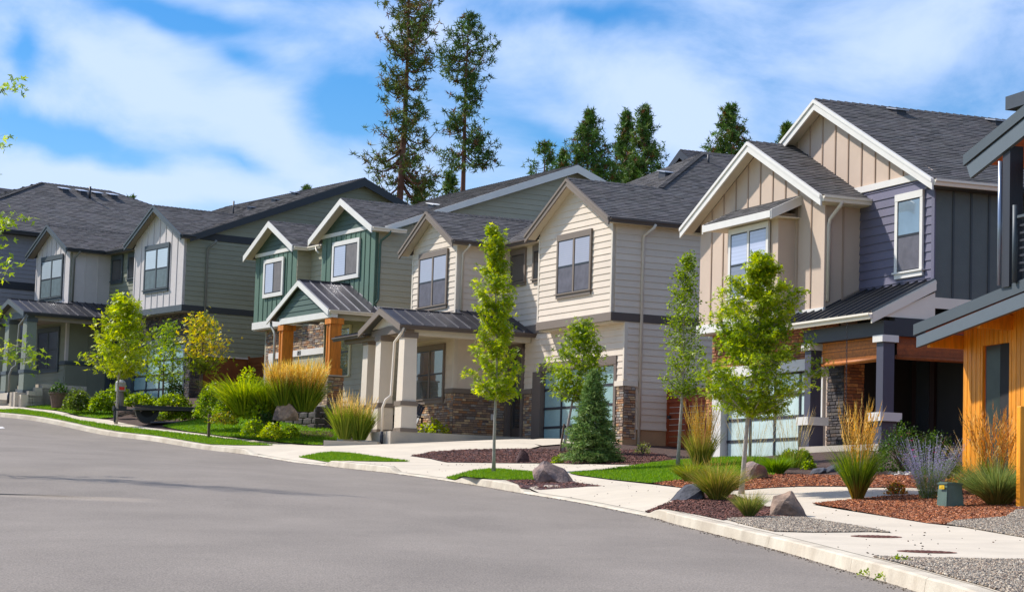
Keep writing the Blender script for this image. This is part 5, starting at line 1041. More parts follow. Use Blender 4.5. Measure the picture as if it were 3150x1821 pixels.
# gates run across the side yards (their boards face the street)
gate(H3, 'red cedar slatted gate between the cream house and the tan house', 2.05, -3.6, -.02, 2.35, 4.35)
gate(H1, 'brown board fence closing the gap between the olive and the green house', 3.2, -4.2, -.02, 4.6, 6.75, name='wooden_fence', mt=mat('orange_brown_fence', S(120, 64, 20), .7, .2, 4, objvar=.08), n=8)
def block_wall(name, label, P, courses, bh, bl, cap=True, m=None, top=None):
    m = m or mat('charcoal_block', S(86, 80, 76), .95, .25, 8, bump=.8, bscale=18, objvar=.16, col2=S(70, 64, 62)); a, b = np.array(P[0], float), np.array(P[1], float); L_ = np.hypot(*(b - a)[:2]); r = empty(name, (a[0], a[1], a[2]), math.atan2(b[1] - a[1], b[0] - a[0]), label, 'wall')
    me = mesh('block', [(0.02, -.02, .02), (.98, -.02, .03), (.98, 1, 0), (0.02, 1, 0), (0.02, .01, .98), (.98, 0, .97), (.98, 1, 1), (0.02, 1, 1), (.1, -.16, .14), (.9, -.12, .12), (.92, -.14, .88), (.08, -.11, .86)], [(8, 9, 10, 11), (0, 1, 9, 8), (1, 5, 10, 9), (5, 4, 11, 10), (4, 0, 8, 11), (4, 5, 6, 7), (1, 2, 6, 5), (3, 0, 4, 7)], m)
    for c_ in range(courses):
        x = -(c_ % 2) * bl / 2; lim = L_ if top is None else L_ * top[min(c_, len(top) - 1)]
        x0s = 0 if top is None else L_ - lim
        while x < L_ - .05:
            xa, xb = max(x, x0s), min(x + bl, L_)
            if xb - xa > .08: q = ob('block', me, r); q.location = (xa, 0 + c_ * .02, c_ * bh); q.scale = (xb - xa - .006, .25, bh - .008)
            x += bl
    return r
pA, pB = H2.w(1.8, -4.2, 0), H2.w(-1.25, -3.0, 0)
wz = 2.95
block_wall('block_retaining_wall', 'dark split face block retaining wall below the green house porch', [(*H2.w(3.4, -3.3, 0)[:2], wz), (*H2.w(-1.15, -2.7, 0)[:2], wz)], 5, .21, .62, top=[1, 1, .92, .8, .66])
block_wall('block_retaining_wall', 'second low block wall turning back beside the green house porch pier', [(*H2.w(-1.15, -2.7, 0)[:2], wz), (*H2.w(-1.25, .2, 0)[:2], wz)], 5, .21, .62)
block_wall('low_block_wall', 'low dark block edging wall at the foot of the cream house side wall', [(*H3.w(-.25, .6, 0)[:2], 2.1), (*H3.w(-.25, 5.5, 0)[:2], 2.25)], 2, .2, .5)
def slab_step(name, label, P, z0, z1, m=porch_conc):
    V = [(p[0], p[1], z0) for p in P] + [(p[0], p[1], z1) for p in P]; n = len(P); o = ob(name, mesh(name, V, [tuple(range(n))[::-1], tuple(range(n, 2 * n))] + [(i, (i + 1) % n, (i + 1) % n + n, i + n) for i in range(n)], m)); tag(o, label, 'edging'); return o
e1, e2 = G(995, 1372), G(1160, 1367); slab_step('concrete_edging', 'low concrete edging beside the lawn in front of the cream porch', [e1[:2], e2[:2], e2[:2] + [.1, .5], e1[:2] + [.1, .5]], e1[2] - .2, e1[2] + .2)
st = empty('entry_steps', G(60, 1252) , H1.a, 'pale concrete entry steps at the far left edge beside the olive porch', 'steps'); sb = G(60, 1252)
for i in range(4):
    q = mesh('step', [(0 + i * .32, -.1, -.3), (3, -.1, -.3), (3, 6, -.3), (0 + i * .32, 6, -.3), (0 + i * .32, -.1, .55 + i * .17), (3, -.1, .55 + i * .17), (3, 6, .55 + i * .17), (0 + i * .32, 6, .55 + i * .17)], [(3, 2, 1, 0), (4, 5, 6, 7), (0, 1, 5, 4), (1, 2, 6, 5), (2, 3, 7, 6), (3, 0, 4, 7)], concrete if i < 1 else porch_conc); o = ob('step', q, st)
# ------------------------------------------------------------ plants
bark_grey = mat('pale_grey_bark', S(168, 156, 142), .85, .25, 12, bump=.5, bscale=30); bark_pine = mat('pine_bark', S(116, 78, 60), .95, .35, 4, bump=1.0, bscale=9, stretch=(1, 1, .35)); bark_brown = mat('brown_bark', S(104, 84, 68), .9, .25, 10, bump=.5, bscale=25)
leaf_m = mat('leaf', (1, 1, 1), .45, 0, attr=True, trans=.5, spec=.35); needle_m = mat('needle', (1, 1, 1), .6, 0, attr=True, trans=.12, spec=.3); stem_m = mat('dry_stem', (1, 1, 1), .6, 0, attr=True, trans=.3, spec=.2); petal_m = mat('petal', (1, 1, 1), .5, 0, attr=True, trans=.3)
def hm(px, Y): return px * 1.25 * Y / FPX
def rand_rot(n, up=0.0):
    """random frames; up>0 biases the leaf normal to the sky"""
    nrm = RNG.normal(0, 1, (n, 3)); nrm[:, 2] = np.abs(nrm[:, 2]) + up; nrm /= np.linalg.norm(nrm, axis=1)[:, None]; t = RNG.normal(0, 1, (n, 3)); t -= (t * nrm).sum(1)[:, None] * nrm; t /= np.linalg.norm(t, axis=1)[:, None]; return t, np.cross(nrm, t), nrm
MAPLE = np.array([(0, 0, 0), (.16, .45, .04), (0, 1, -.1), (-.16, .45, .04), (0, 0, 0), (.40, .26, .02), (.78, .50, -.12), (.26, .50, .03), (0, 0, 0), (-.26, .50, .03), (-.78, .50, -.12), (-.40, .26, .02)]); MAPLEF = np.array([(0, 1, 2, 3), (4, 5, 6, 7), (8, 9, 10, 11)])
OVAL = np.array([(0, 0, 0), (.32, .5, .05), (0, 1, -.08), (-.32, .5, .05)]); OVALF = np.array([(0, 1, 2, 3)])
def leaves(P, size, cols, tmpl=MAPLE, tf=MAPLEF, up=.4, jit=.25):
    n = len(P); t, b, nn = rand_rot(n, up); s = size * (1 + RNG.uniform(-jit, jit, n)); V = P[:, None, :] + s[:, None, None] * (tmpl[None, :, 0, None] * t[:, None, :] + tmpl[None, :, 1, None] * b[:, None, :] + tmpl[None, :, 2, None] * nn[:, None, :])
    F = (tf[None] + (np.arange(n) * len(tmpl))[:, None, None]).reshape(-1, 4); return V.reshape(-1, 3), F, np.repeat(cols, len(tmpl), 0)
def leafcols(n, pals, jit=.18, hue=None):
    c = np.array(pals)[RNG.integers(0, len(pals), n)]; c = c * (1 + RNG.normal(0, jit, (n, 1))); return np.clip(c, .004, .9)
GREENS = [(.17, .28, .008), (.23, .34, .010), (.12, .21, .008), (.30, .39, .012), (.19, .28, .014)]
LIME = [(.32, .42, .010), (.40, .48, .012), (.22, .32, .010), (.48, .52, .016)]
def tree(name, label, base, H, prof, zc0, trunk_r, nleaf, size, pals, seed, lean=(0, 0), tmpl=MAPLE, tf=MAPLEF, nlimb=26, bark=None, upang=.9, cat='tree', group=None, clump=.12, topcols=None, offs=(0, 0), biggest=0, rv=(.75, 1.08), street=False):
    """prof: list of (height fraction of crown, radius)"""
    rs = np.random.RandomState(seed); o = empty(name, base, 0, label, cat, group); bark = bark or bark_grey; lean = np.array([lean[0], lean[1], 0.0]); n = 14
    def axis(t): return np.array([0, 0, H * t]) + lean * t + np.array([math.sin(t * 7 + seed) * .012 * H * t, math.cos(t * 5 + seed) * .010 * H * t, 0])
    pts = [axis(t) for t in np.linspace(0, .97, n)]; rad = [trunk_r * (1.25 if i == 0 else 1) * (1 - .86 * i / (n - 1)) for i in range(n)]
    V, F = tube_geo(pts, rad, 9); ob('trunk', mesh('trunk', V, F, bark, smooth=True), o)
    pf_ = lambda f: float(np.interp(f, [p[0] for p in prof], [p[1] for p in prof])); BV, BF = [], []; tips = []
    for i in range(nlimb):
        f = (i + .5) / nlimb; zt = zc0 + (H - zc0) * f; az = i * 2.39996 + rs.uniform(-.3, .3); r = pf_(f) * rs.uniform(*rv); drop = r * upang * rs.uniform(.6, 1.1); zs = max(zt - drop, zc0 * rs.uniform(.86, 1.0))
        a0 = axis(zs / H); end = axis(min(1, zt / H)); end = np.array([end[0] + math.cos(az) * r + offs[0] * f, end[1] + math.sin(az) * r + offs[1] * f, zt]); mid = (a0 + end) / 2 + np.array([math.cos(az) * r * .12, math.sin(az) * r * .12, -abs(zt - zs) * .08])
        P = [a0 * (1 - t) ** 2 + 2 * mid * t * (1 - t) + end * t * t for t in np.linspace(0, 1, 6)]; rr = trunk_r * (.42 - .22 * f); tube_geo(P, [rr * (1 - .8 * k / 5) for k in range(6)], 5, BV, BF)
        for t in np.linspace(.25, 1, 5):
            c = a0 * (1 - t) ** 2 + 2 * mid * t * (1 - t) + end * t * t; ntw = 3
            for k in range(ntw):
                d = rs.normal(0, 1, 3); d[2] = d[2] * .5 + .35; d /= np.linalg.norm(d); L_ = max(.08, r * .30) * rs.uniform(.5, 1.2); e = c + d * L_; tube_geo([c, (c + e) / 2 + [0, 0, .01], e], [rr * .25, rr * .16, rr * .06], 3, BV, BF); tips.append((c, e))
    ob('branches', mesh('branches', BV, BF, bark), o)
    k = rs.randint(0, len(tips), nleaf); u = rs.uniform(.1, 1.15, nleaf)[:, None]; A = np.array([t[0] for t in tips])[k]; B = np.array([t[1] for t in tips])[k]; P = A + (B - A) * u + rs.normal(0, clump, (nleaf, 3)) * np.array([1, 1, .7])
    P = P[P[:, 2] > zc0 * .88]
    if street: P = P[(P[:, 0] > .9) | (rs.uniform(0, 1, len(P)) < .25)]  # crown thinned on its unseen side to weaken the shadow on the road
    nl = len(P)
    base_c = leafcols(nl, pals, .12)
    cl = (np.sin(P[:, 0] * 6.1 + seed) + np.sin(P[:, 1] * 5.3) + np.sin(P[:, 2] * 5.7 + P[:, 0] * 3)) / 3; base_c = base_c * (1 + .18 * cl[:, None])
    if topcols is not None:
        m_ = (P[:, 2] > H * topcols[0]) & (rs.uniform(0, 1, nl) < .8); base_c[m_] = leafcols(int(m_.sum()), topcols[1], .12)
    nb = min(biggest, nl)
    if nb:
        t_, b_, n_ = rand_rot(nb, .4); cache = []
        for q in range(12):
            mm_ = mat('leaf_tone_%d' % q, tuple(leafcols(1, pals)[0]), .45, 0, trans=.42, spec=.35); cache.append(mesh('leaf', MAPLE * size, MAPLEF, mm_))
        order = np.argsort(P[:, 1])[:nb]
        for j, q in enumerate(order):
            l_ = ob('leaf', cache[j % 12], o); l_.matrix_local = Matrix(((t_[j][0], b_[j][0], n_[j][0], P[q][0]), (t_[j][1], b_[j][1], n_[j][1], P[q][1]), (t_[j][2], b_[j][2], n_[j][2], P[q][2]), (0, 0, 0, 1)))
        keep = np.ones(nl, bool); keep[order] = False; P = P[keep]; base_c = base_c[keep]
    Vv, Ff, Cc = leaves(P, size, np.clip(base_c, .004, .9), tmpl, tf); ob('crown', np_mesh('crown', Vv, Ff, leaf_m, Cc), o, 'stuff'); return o
STG = 'young street trees'
b = D(1824, 1216); Yb = b[1]
tree('maple_tree', 'big bushy young maple beside the two nearest boulders', b, hm(590, Yb), [(0, .55), (.12, 1.05), (.3, 1.10), (.55, .80), (.75, .60), (.9, .34), (1, .12)], hm(212, Yb), .05, 14500, .076, GREENS + LIME[:3], 3, lean=(hm(45, Yb), 0), nlimb=52, rv=(.55, 1.22), group=STG, clump=.065, topcols=(.72, LIME), upang=.7, biggest=300)
b = D(1215, 1163); Yb = b[1]
tree('columnar_maple_tree', 'slim lime green columnar maple in the small kerb lawn strip', b, hm(605, Yb), [(0, .42), (.15, .62), (.28, .50), (.42, .34), (.6, .42), (.72, .40), (.82, .18), (.93, .26), (1, .1)], hm(190, Yb), .042, 5200, .095, LIME + GREENS[:1], 5, lean=(-hm(8, Yb), 0), nlimb=34, group=STG, clump=.075, upang=1.5, biggest=120)
b = D(1385, 1112); Yb = b[1]
tree('leaning_tree', 'small green tree leaning to the right in front of the cream house garage', b, hm(322, Yb), [(0, .55), (.2, .9), (.45, .85), (.65, .6), (.85, .42), (1, .15)], hm(140, Yb), .05, 3000, .11, GREENS, 9, lean=(hm(55, Yb), 0), nlimb=22, group=STG, clump=.13, upang=.8, offs=(-.25, 0))
b = D(1668, 1150); Yb = b[1]
tree('slender_tree', 'slender pale barked tree with small dark leaves against the cream side wall', b, hm(525, Yb), [(0, .35), (.15, .48), (.4, .47), (.6, .40), (.8, .27), (.93, .14), (1, .05)], hm(185, Yb), .045, 5200, .065, [(.16, .25, .016), (.22, .32, .02), (.28, .37, .02), (.15, .23, .02)], 12, lean=(hm(14, Yb), 0), tmpl=OVAL, tf=OVALF, nlimb=40, group=STG, clump=.075, upang=1.3)
b = D(285, 1043); Yb = b[1]
tree('lime_maple_tree', 'lime green young maple in front of the pale grey and olive house', b, hm(312, Yb), [(0, .8), (.18, 1.3), (.4, 1.1), (.65, .8), (.85, .55), (1, .2)], hm(130, Yb), .06, 2600, .17, LIME, 15, lean=(hm(8, Yb), 0), nlimb=26, group=STG, clump=.17, upang=.7)
b = at(400 * 1.25, 985 * 1.25, 91.5)
tree('multi_stem_tree', 'thin green tree before the aqua garage door of the olive house', b, 3.1, [(0, .8), (.3, 1.0), (.6, .8), (1, .3)], .8, .045, 1100, .13, [(.14, .26, .012), (.20, .32, .014), (.30, .40, .02)], 21, nlimb=20, bark=bark_brown, clump=.17, upang=.8)
b = at(492 * 1.25, 985 * 1.25, 91.0)
tree('yellow_tree', 'small tree with golden yellow top leaves beside the dark stone corner', b, 3.4, [(0, .6), (.25, 1.0), (.5, 1.1), (.75, .9), (1, .25)], 1.2, .045, 1150, .14, [(.20, .27, .012), (.16, .24, .012)], 22, nlimb=24, rv=(.45, 1.2), bark=bark_brown, clump=.18, upang=.9, topcols=(.5, [(.62, .52, .012), (.74, .60, .02), (.40, .42, .015)]))
tree('edge_maple_tree', 'maple at the left picture edge with only branch tips reaching into view', (-11.35, 45.0, float(gz(-11.35, 45))), 8.2, [(0, 1.7), (.1, 2.05), (.2, 1.0), (.33, 1.5), (.42, 1.5), (.55, .9), (.75, 1.55), (.86, 1.55), (.93, .8), (1, .3)], 2.0, .05, 4200, .115, GREENS + LIME[:2], 31, nlimb=48, clump=.09, upang=.35, biggest=150, street=True)
# conifers
TUFT = []
def pine(name, label, base, H, prof, zc, tr, nb, seed, spf=.16, dens=3.2, nl=.38, nw=.05, lean=0, pals=None, group='ponderosa pines behind the houses', nn=13, droop=.15, mats=bark_pine):
    rs = np.random.RandomState(seed); o = empty(name, base, 0, label, 'pine tree', group); n = 18; ax = lambda t: np.array([lean * t, 0, H * t]) + np.array([math.sin(t * 6 + seed) * .004 * H, 0, 0])
    V, F = tube_geo([ax(t) for t in np.linspace(0, 1, n)], [tr * (1 - .93 * (i / (n - 1)) ** 1.2) for i in range(n)], 10); ob('trunk', mesh('trunk', V, F, mats, smooth=True), o)
    pals = pals or [(.08, .16, .025), (.11, .19, .03), (.14, .21, .03), (.06, .115, .02)]; BV, BF, C_ = [], [], []
    for i in range(nb):
        f = ((i + rs.uniform(0, 1)) / nb); zt = zc + (H - zc) * f; az = rs.uniform(0, 2 * math.pi)
        pr = prof(f, az); r = pr * rs.uniform(.45, 1.05)
        if r < .1: r = .1
        a0 = ax(zt / H); sl = (f - .45) * .7 + rs.uniform(-.15, .25); pts = []
        for t in np.linspace(0, 1, 6): pts.append(a0 + np.array([math.cos(az) * r * t, math.sin(az) * r * t, r * (sl * t - droop * math.sin(t * 3.1) + .18 * t * t)]))
        tube_geo(pts, [max(.018, tr * .22 * (1 - .8 * k / 5) * min(1, r / 2)) for k in range(6)], 4, BV, BF); m = max(4, int(r * dens))
        for j in range(m):
            t = 1 - (j / m) ** 1.0 * .72 * rs.uniform(.8, 1); k = t * 5; i0 = min(4, int(k)); c = pts[i0] + (pts[i0 + 1] - pts[i0]) * (k - i0); sp_ = spf * r + .12; c = c + rs.normal(0, 1, 3) * np.array([sp_, sp_, .10 + spf * .45 * r]); C_.append(c)
    ob('branches', mesh('branches', BV, BF, mats), o); C_ = np.array(C_ + [ax(1.0) + np.array([0, 0, -k * .18]) for k in range(4)]); nt = len(C_); d = rs.normal(0, 1, (nt, nn, 3)); d[:, :, 2] += .35; d /= np.linalg.norm(d, axis=2)[:, :, None]; side = np.cross(d, rs.normal(0, 1, (nt, nn, 3))); side /= np.linalg.norm(side, axis=2)[:, :, None]
    L_ = nl * rs.uniform(.6, 1.1, (nt, nn, 1)); c = C_[:, None, :]; V = np.stack([c + side * nw * .5 + d * L_ * .15, c + d * L_, c - side * nw * .5 + d * L_ * .15], 2).reshape(-1, 3); F = np.arange(len(V)).reshape(-1, 3); g = leafcols(nt, pals, .2)
    dead = rs.uniform(0, 1, nt) < .06; g[dead] = np.array([.20, .09, .03]); ob('crown', np_mesh('crown', V, F, needle_m, np.repeat(g, nn * 3, 0), 3), o, 'stuff'); return o
def pine_at(name, label, xt, yt, xb, Y, hw, Hh, zcf, seed, shape='cone', nb=None, **kw):
    top = at(xt * 1.25, yt * 1.25, Y); xb_ = at(xb * 1.25, 500 * 1.25, Y)[0]; base = (top[0] - (top[0] - xb_), Y, top[2] - Hh); R0 = hm(hw, Y)
    vis = kw.pop('vis', 5.0)
    if shape == 'cone': prof = lambda f, az: R0 * 1.12 * min(1.15, ((1.03 - f) * Hh * (1 - zcf) / vis) ** .9)
    elif shape == 'tall': prof = lambda f, az: R0 * 1.15 * (.85 + .25 * math.sin(f * 9 + 1)) * (1.0 if f < .7 else (1.03 - f) / .33 * .85 + .15)
    else: prof = lambda f, az: R0 * (1 - .35 * f) * (.8 + .3 * math.sin(f * 13 + az))
    return pine(name, label, base, Hh, prof, Hh * zcf, kw.pop('tr', .22), nb or 120, seed, lean=top[0] - xb_, **kw)
pine_at('tall_pine_tree', 'tallest ponderosa pine, its top cut off by the upper picture edge', 1008, -70, 975, 140, 82, 31, .57, 41, 'tall', 125, tr=.38, dens=6.0, spf=.085, droop=.3, nl=.46, nw=.075, pals=[(.09, .16, .022), (.13, .20, .03), (.17, .21, .035), (.07, .12, .02), (.22, .18, .04)])
pine_at('tall_pine_tree', 'second tall ponderosa pine with bare lower trunk, right of the tallest one', 1158, 40, 1126, 150, 66, 27, .64, 43, 'tall', 95, tr=.30, dens=6.5, spf=.085, droop=.3, nl=.46, nw=.075)
k_ = 0
for xt, yt, Y, hw, Hh, sd_, lab in [(1343, 352, 165, 34, 15, 50, 'sparse young pine top left of the dense group behind the khaki gable'), (1450, 278, 170, 62, 19, 51, 'widest and leftmost pine of the dense group of three over the roofs'), (1540, 280, 176, 40, 19, 52, 'narrow middle pine of the dense group of three over the roofs'), (1585, 266, 172, 50, 19, 53, 'rightmost pointed pine of the dense group of three over the roofs'), (1797, 264, 165, 58, 18, 54, 'lone round topped pine above the black rear gable'), (1940, 308, 170, 40, 17, 55, 'small pine peeking out left of the tan house main gable'), (1108, 427, 160, 20, 10, 56, 'small pine tip beside the second tall pine trunk'), (1034, 464, 160, 20, 9, 57, 'low pine tip between the two tall pine trunks'), (752, 461, 180, 9, 10, 58, 'tiny pine tip above the olive house roof ridge'), (322, 488, 180, 8, 9, 59, 'tiny pine tip behind the hip roof'), (1385, 372, 168, 22, 13, 60, 'thin pine leader right beside the sparse young pine')]:
    pine_at('pine_tree', lab, xt, yt, xt, Y, hw, Hh, .45, sd_, 'cone', 260 if hw > 35 else 80, dens=5.5 if hw > 35 else 4, nl=.42, nw=.08, spf=.10, vis=hm(150 if hw > 35 else 60, Y), pals=[(.09, .18, .03), (.12, .22, .03), (.06, .13, .022), (.17, .24, .04)])
def spruce(base, H, R0):
    rs = np.random.RandomState(5); o = empty('spruce_tree', base, 0, 'dense blue green spruce standing in the mulch before the cream garage', 'spruce tree'); V, F = tube_geo([(0, 0, 0), (0, 0, H)], [.07, .01], 8); ob('trunk', mesh('trunk', V, F, bark_brown), o); P, Dr, BV, BF = [], [], [], []
    for i in range(620):
        f = rs.uniform(0, 1) ** 1.15; z = H * (.04 + .94 * f); az = rs.uniform(0, 6.283); r = R0 * (1 - f) ** .85 * rs.uniform(.8, 1.06) * (1 + .12 * math.sin(az * 5 + f * 30)); a = np.array([0, 0, z]); e = np.array([math.cos(az) * r, math.sin(az) * r, z - .10 * r + .05]); tube_geo([a, (a + e) / 2 + [0, 0, -.02], e], [.012, .008, .004], 3, BV, BF)
        for t in np.linspace(.3, 1, max(3, int(r * 11))):
            c = a + (e - a) * t; d0 = (e - a) / (np.linalg.norm(e - a) + 1e-6)
            for s_ in (-1, 1): sd2 = np.array([-d0[1], d0[0], 0]) * s_; dd = d0 * .7 + sd2 * .6 + rs.normal(0, .25, 3); P.append(c); Dr.append(dd / np.linalg.norm(dd) * (.16 * (1.25 - t * .4)))
    ob('branches', mesh('branches', BV, BF, bark_brown), o); P = np.array(P); Dr = np.array(Dr); n = len(P); nn = 7; u = rs.uniform(0, 1, (n, nn, 1)); c = P[:, None] + Dr[:, None] * u; q = Dr[:, None] * .25 + rs.normal(0, 1, (n, nn, 3)) * .034; side = np.cross(q, rs.normal(0, 1, (n, nn, 3))); side /= np.linalg.norm(side, axis=2)[:, :, None] + 1e-9
    V = np.stack([c - side * .013, c + q, c + side * .013], 2).reshape(-1, 3); F = np.arange(len(V)).reshape(-1, 3); cc = leafcols(n, [(.15, .27, .06), (.21, .33, .08), (.09, .17, .04), (.28, .38, .11)], .15); ob('crown', np_mesh('crown', V, F, needle_m, np.repeat(cc, nn * 3, 0), 3), o, 'stuff')
b = D(1455, 1141); spruce(b, hm(220, b[1]), hm(70, b[1]))
# ribbons (grass blades, plumes, stems)
def ribbons(n, L_, w, lean, droop, spread, rs, segs=5, az=None, tipw=.1, wmid=1.0, lmin=.62):
    az = rs.uniform(0, 2 * np.pi, n) if az is None else az; r0 = spread * np.sqrt(rs.uniform(0, 1, n)); bx = np.cos(az) * r0; by = np.sin(az) * r0; L_ = L_ * rs.uniform(lmin, 1.05, n); ln = lean * rs.uniform(.15, 1.0, n); dr = droop * rs.uniform(.3, 1.2, n); t = np.linspace(0, 1, segs)[None]; hor = L_[:, None] * (ln[:, None] * t + dr[:, None] * t ** 2.2 * .8); z = L_[:, None] * (t * np.sqrt(np.clip(1 - ln[:, None] ** 2 * .5, .2, 1)) - dr[:, None] * t ** 3 * .55)
    x = bx[:, None] + np.cos(az)[:, None] * hor; y = by[:, None] + np.sin(az)[:, None] * hor; fa = rs.uniform(0, np.pi, n); sx, sy = np.cos(fa)[:, None], np.sin(fa)[:, None]; ww = w * np.interp(np.linspace(0, 1, segs), [0, .5, 1], [.8, wmid, tipw])[None]
    A = np.stack([x - sx * ww, y - sy * ww, z], -1); B = np.stack([x + sx * ww, y + sy * ww, z], -1); V = np.stack([A, B], 2).reshape(n, segs * 2, 3); f = np.array([(2 * i, 2 * i + 1, 2 * i + 3, 2 * i + 2) for i in range(segs - 1)]); F = (f[None] + (np.arange(n) * segs * 2)[:, None, None]).reshape(-1, 4); return V, F, (x[:, -1], y[:, -1], z[:, -1], az, ln)
GB = [(.10, .19, .015), (.15, .25, .018), (.07, .14, .012), (.22, .28, .02)]; GOLD = [(.78, .48, .10), (.62, .36, .06), (.86, .60, .20), (.50, .30, .07)]; BLUEG = [(.16, .24, .07), (.22, .28, .08), (.12, .19, .05), (.30, .32, .09)]
def grass_clump(name, label, base, H, spread, n, np_, bcol=GB, pcol=GOLD, lean=.35, droop=.25, bh=.7, seed=1, plean=.2, pw=.011, w=.006, pl_len=.35, group='ornamental grasses', cat='ornamental grass', basecol=None, lmin=.45):
    rs = np.random.RandomState(seed); o = empty(name, base, 0, label, cat, group); V, F, _ = ribbons(n, H * bh, w, lean, droop, spread * .45, rs, lmin=lmin); c = leafcols(n, bcol, .2); C_ = np.repeat(c[:, None, :], 10, 1)
    if basecol is not None: C_[:, :4] = C_[:, :4] * .4 + np.array(basecol) * .6
    ob('leaf_blades', np_mesh('leaf_blades', V.reshape(-1, 3), F, blade_m, C_.reshape(-1, 3)), o, 'stuff')
    if np_:
        V, F, _ = ribbons(np_, H, w * .45, plean, droop * .25, spread * .4, rs, tipw=.6); c = leafcols(np_, [(.45, .36, .08), (.30, .30, .05)], .15); ob('flower_stalks', np_mesh('flower_stalks', V.reshape(-1, 3), F, stem_m, np.repeat(c, 10, 0)), o, 'stuff')
        # plumes: upper part of each stalk thickened with a feathery head
        Vs = V.reshape(np_, 5, 2, 3).mean(2); a = Vs[:, 4]; d = Vs[:, 4] - Vs[:, 3]; d /= np.linalg.norm(d, axis=1)[:, None]; k = 9; Pv, Pf, Pc = [], [], []
        t = np.linspace(0, 1, k)[None, :, None]; start = a - d * H * pl_len; cen = start[:, None] + (d * H * pl_len)[:, None] * t; rnd = rs.normal(0, 1, (np_, k, 3)); rnd -= (rnd * d[:, None]).sum(2)[..., None] * d[:, None]; rnd /= np.linalg.norm(rnd, axis=2)[..., None]; wd = pw * (1 - np.abs(t * 2 - .7) * .55); tip = cen + rnd * wd * 2.2 + (d[:, None] * H * pl_len * .22)
        sd2 = np.cross(rnd, d[:, None]); V2 = np.stack([cen - sd2 * wd * .5, tip, cen + sd2 * wd * .5], 2).reshape(-1, 3); F2 = np.arange(len(V2)).reshape(-1, 3); c2 = np.repeat(leafcols(np_, pcol, .15), k * 3, 0); ob('plumes', np_mesh('plumes', V2, F2, stem_m, c2, 3), o, 'stuff')
    return o
def gat(x, y): return D(x, y)
b = gat(2110, 1230); grass_clump('feather_reed_grass', 'tall feather reed grass with golden plumes between the walk and the rose bush', b, hm(246, b[1]), .20, 900, 80, seed=2, lean=.42, bh=.60, plean=.22, pw=.028, pl_len=.30, basecol=(.36, .18, .03), w=.006)
b = gat(1765, 1232); grass_clump('ornamental_grass', 'big green and straw coloured tuft behind the black boulder', b, hm(112, b[1]), .22, 1500, 70, bcol=[(.20, .24, .03), (.34, .30, .05), (.12, .18, .02), (.42, .34, .08)], seed=3, lean=.8, droop=.45, bh=1.0, plean=.35, pw=.006, pl_len=.2, w=.0045)
b = gat(1843, 1274); grass_clump('ornamental_grass', 'small spiky grass tuft at the kerb left of the pointed grey boulder', b, hm(74, b[1]), .13, 1000, 26, bcol=[(.20, .26, .05), (.30, .30, .07), (.13, .20, .03), (.40, .34, .10)], seed=4, lean=.7, droop=.3, bh=1.0, plean=.3, pw=.005, w=.0035)
b = gat(1725, 1150); grass_clump('feather_reed_grass', 'straw gold plume grass beside the red cedar gate', b, hm(165, b[1]), .34, 600, 130, seed=6, lean=.4, bh=.62, plean=.24, pw=.018, pl_len=.32, bcol=[(.30, .30, .05), (.20, .24, .03), (.45, .36, .09)])
b = gat(1700, 1185); grass_clump('ornamental_grass', 'yellow green arching grass at the right end of the lawn', b, hm(70, b[1]), .28, 900, 30, seed=7, lean=.85, droop=.5, bh=.9, bcol=[(.22, .30, .02), (.16, .25, .02), (.34, .34, .04)], pw=.005)
b = gat(1948, 1150); grass_clump('airy_grass', 'thin airy straw grass in front of the pale garage door', b, hm(150, b[1]), .5, 300, 60, seed=8, lean=.6, bh=.35, plean=.35, pw=.011, pl_len=.28, w=.004, pcol=[(.80, .66, .36), (.70, .54, .26)])
b = gat(1910, 1165); grass_clump('ornamental_grass', 'bright green low grass tuft before the garage door', b, hm(52, b[1]), .32, 900, 0, seed=9, lean=.8, droop=.35, bh=1.0, bcol=[(.14, .27, .015), (.2, .33, .02)])
b = gat(1850, 1160); grass_clump('airy_grass', 'straw stems rising behind the maple trunk', b, hm(150, b[1]), .5, 200, 50, seed=18, lean=.6, bh=.35, plean=.4, pw=.010, pl_len=.28, w=.004, pcol=[(.80, .66, .36), (.70, .54, .26)])
b = gat(2455, 1243); grass_clump('blue_oat_grass', 'large arching blue green grass mound left of the orange post', b, hm(135, b[1]), .34, 2600, 0, seed=10, lean=.95, droop=.55, bh=1.0, bcol=BLUEG, w=.005, basecol=(.4, .24, .05))
b = gat(2450, 1215); grass_clump('feather_reed_grass', 'rusty gold plumed grass rising behind the blue green mound', b, hm(210, b[1]), .40, 260, 110, seed=11, lean=.4, bh=.5, plean=.36, pw=.034, pl_len=.34, pcol=[(.60, .30, .06), (.72, .42, .10), (.5, .22, .05)])
b = gat(2400, 1200); grass_clump('airy_grass', 'pale arching oat plumes leaning over the utility box', b, hm(150, b[1]), .3, 160, 40, seed=12, lean=.7, bh=.5, plean=.75, pw=.012, pl_len=.25, droop=.5, pcol=[(.80, .66, .30)])
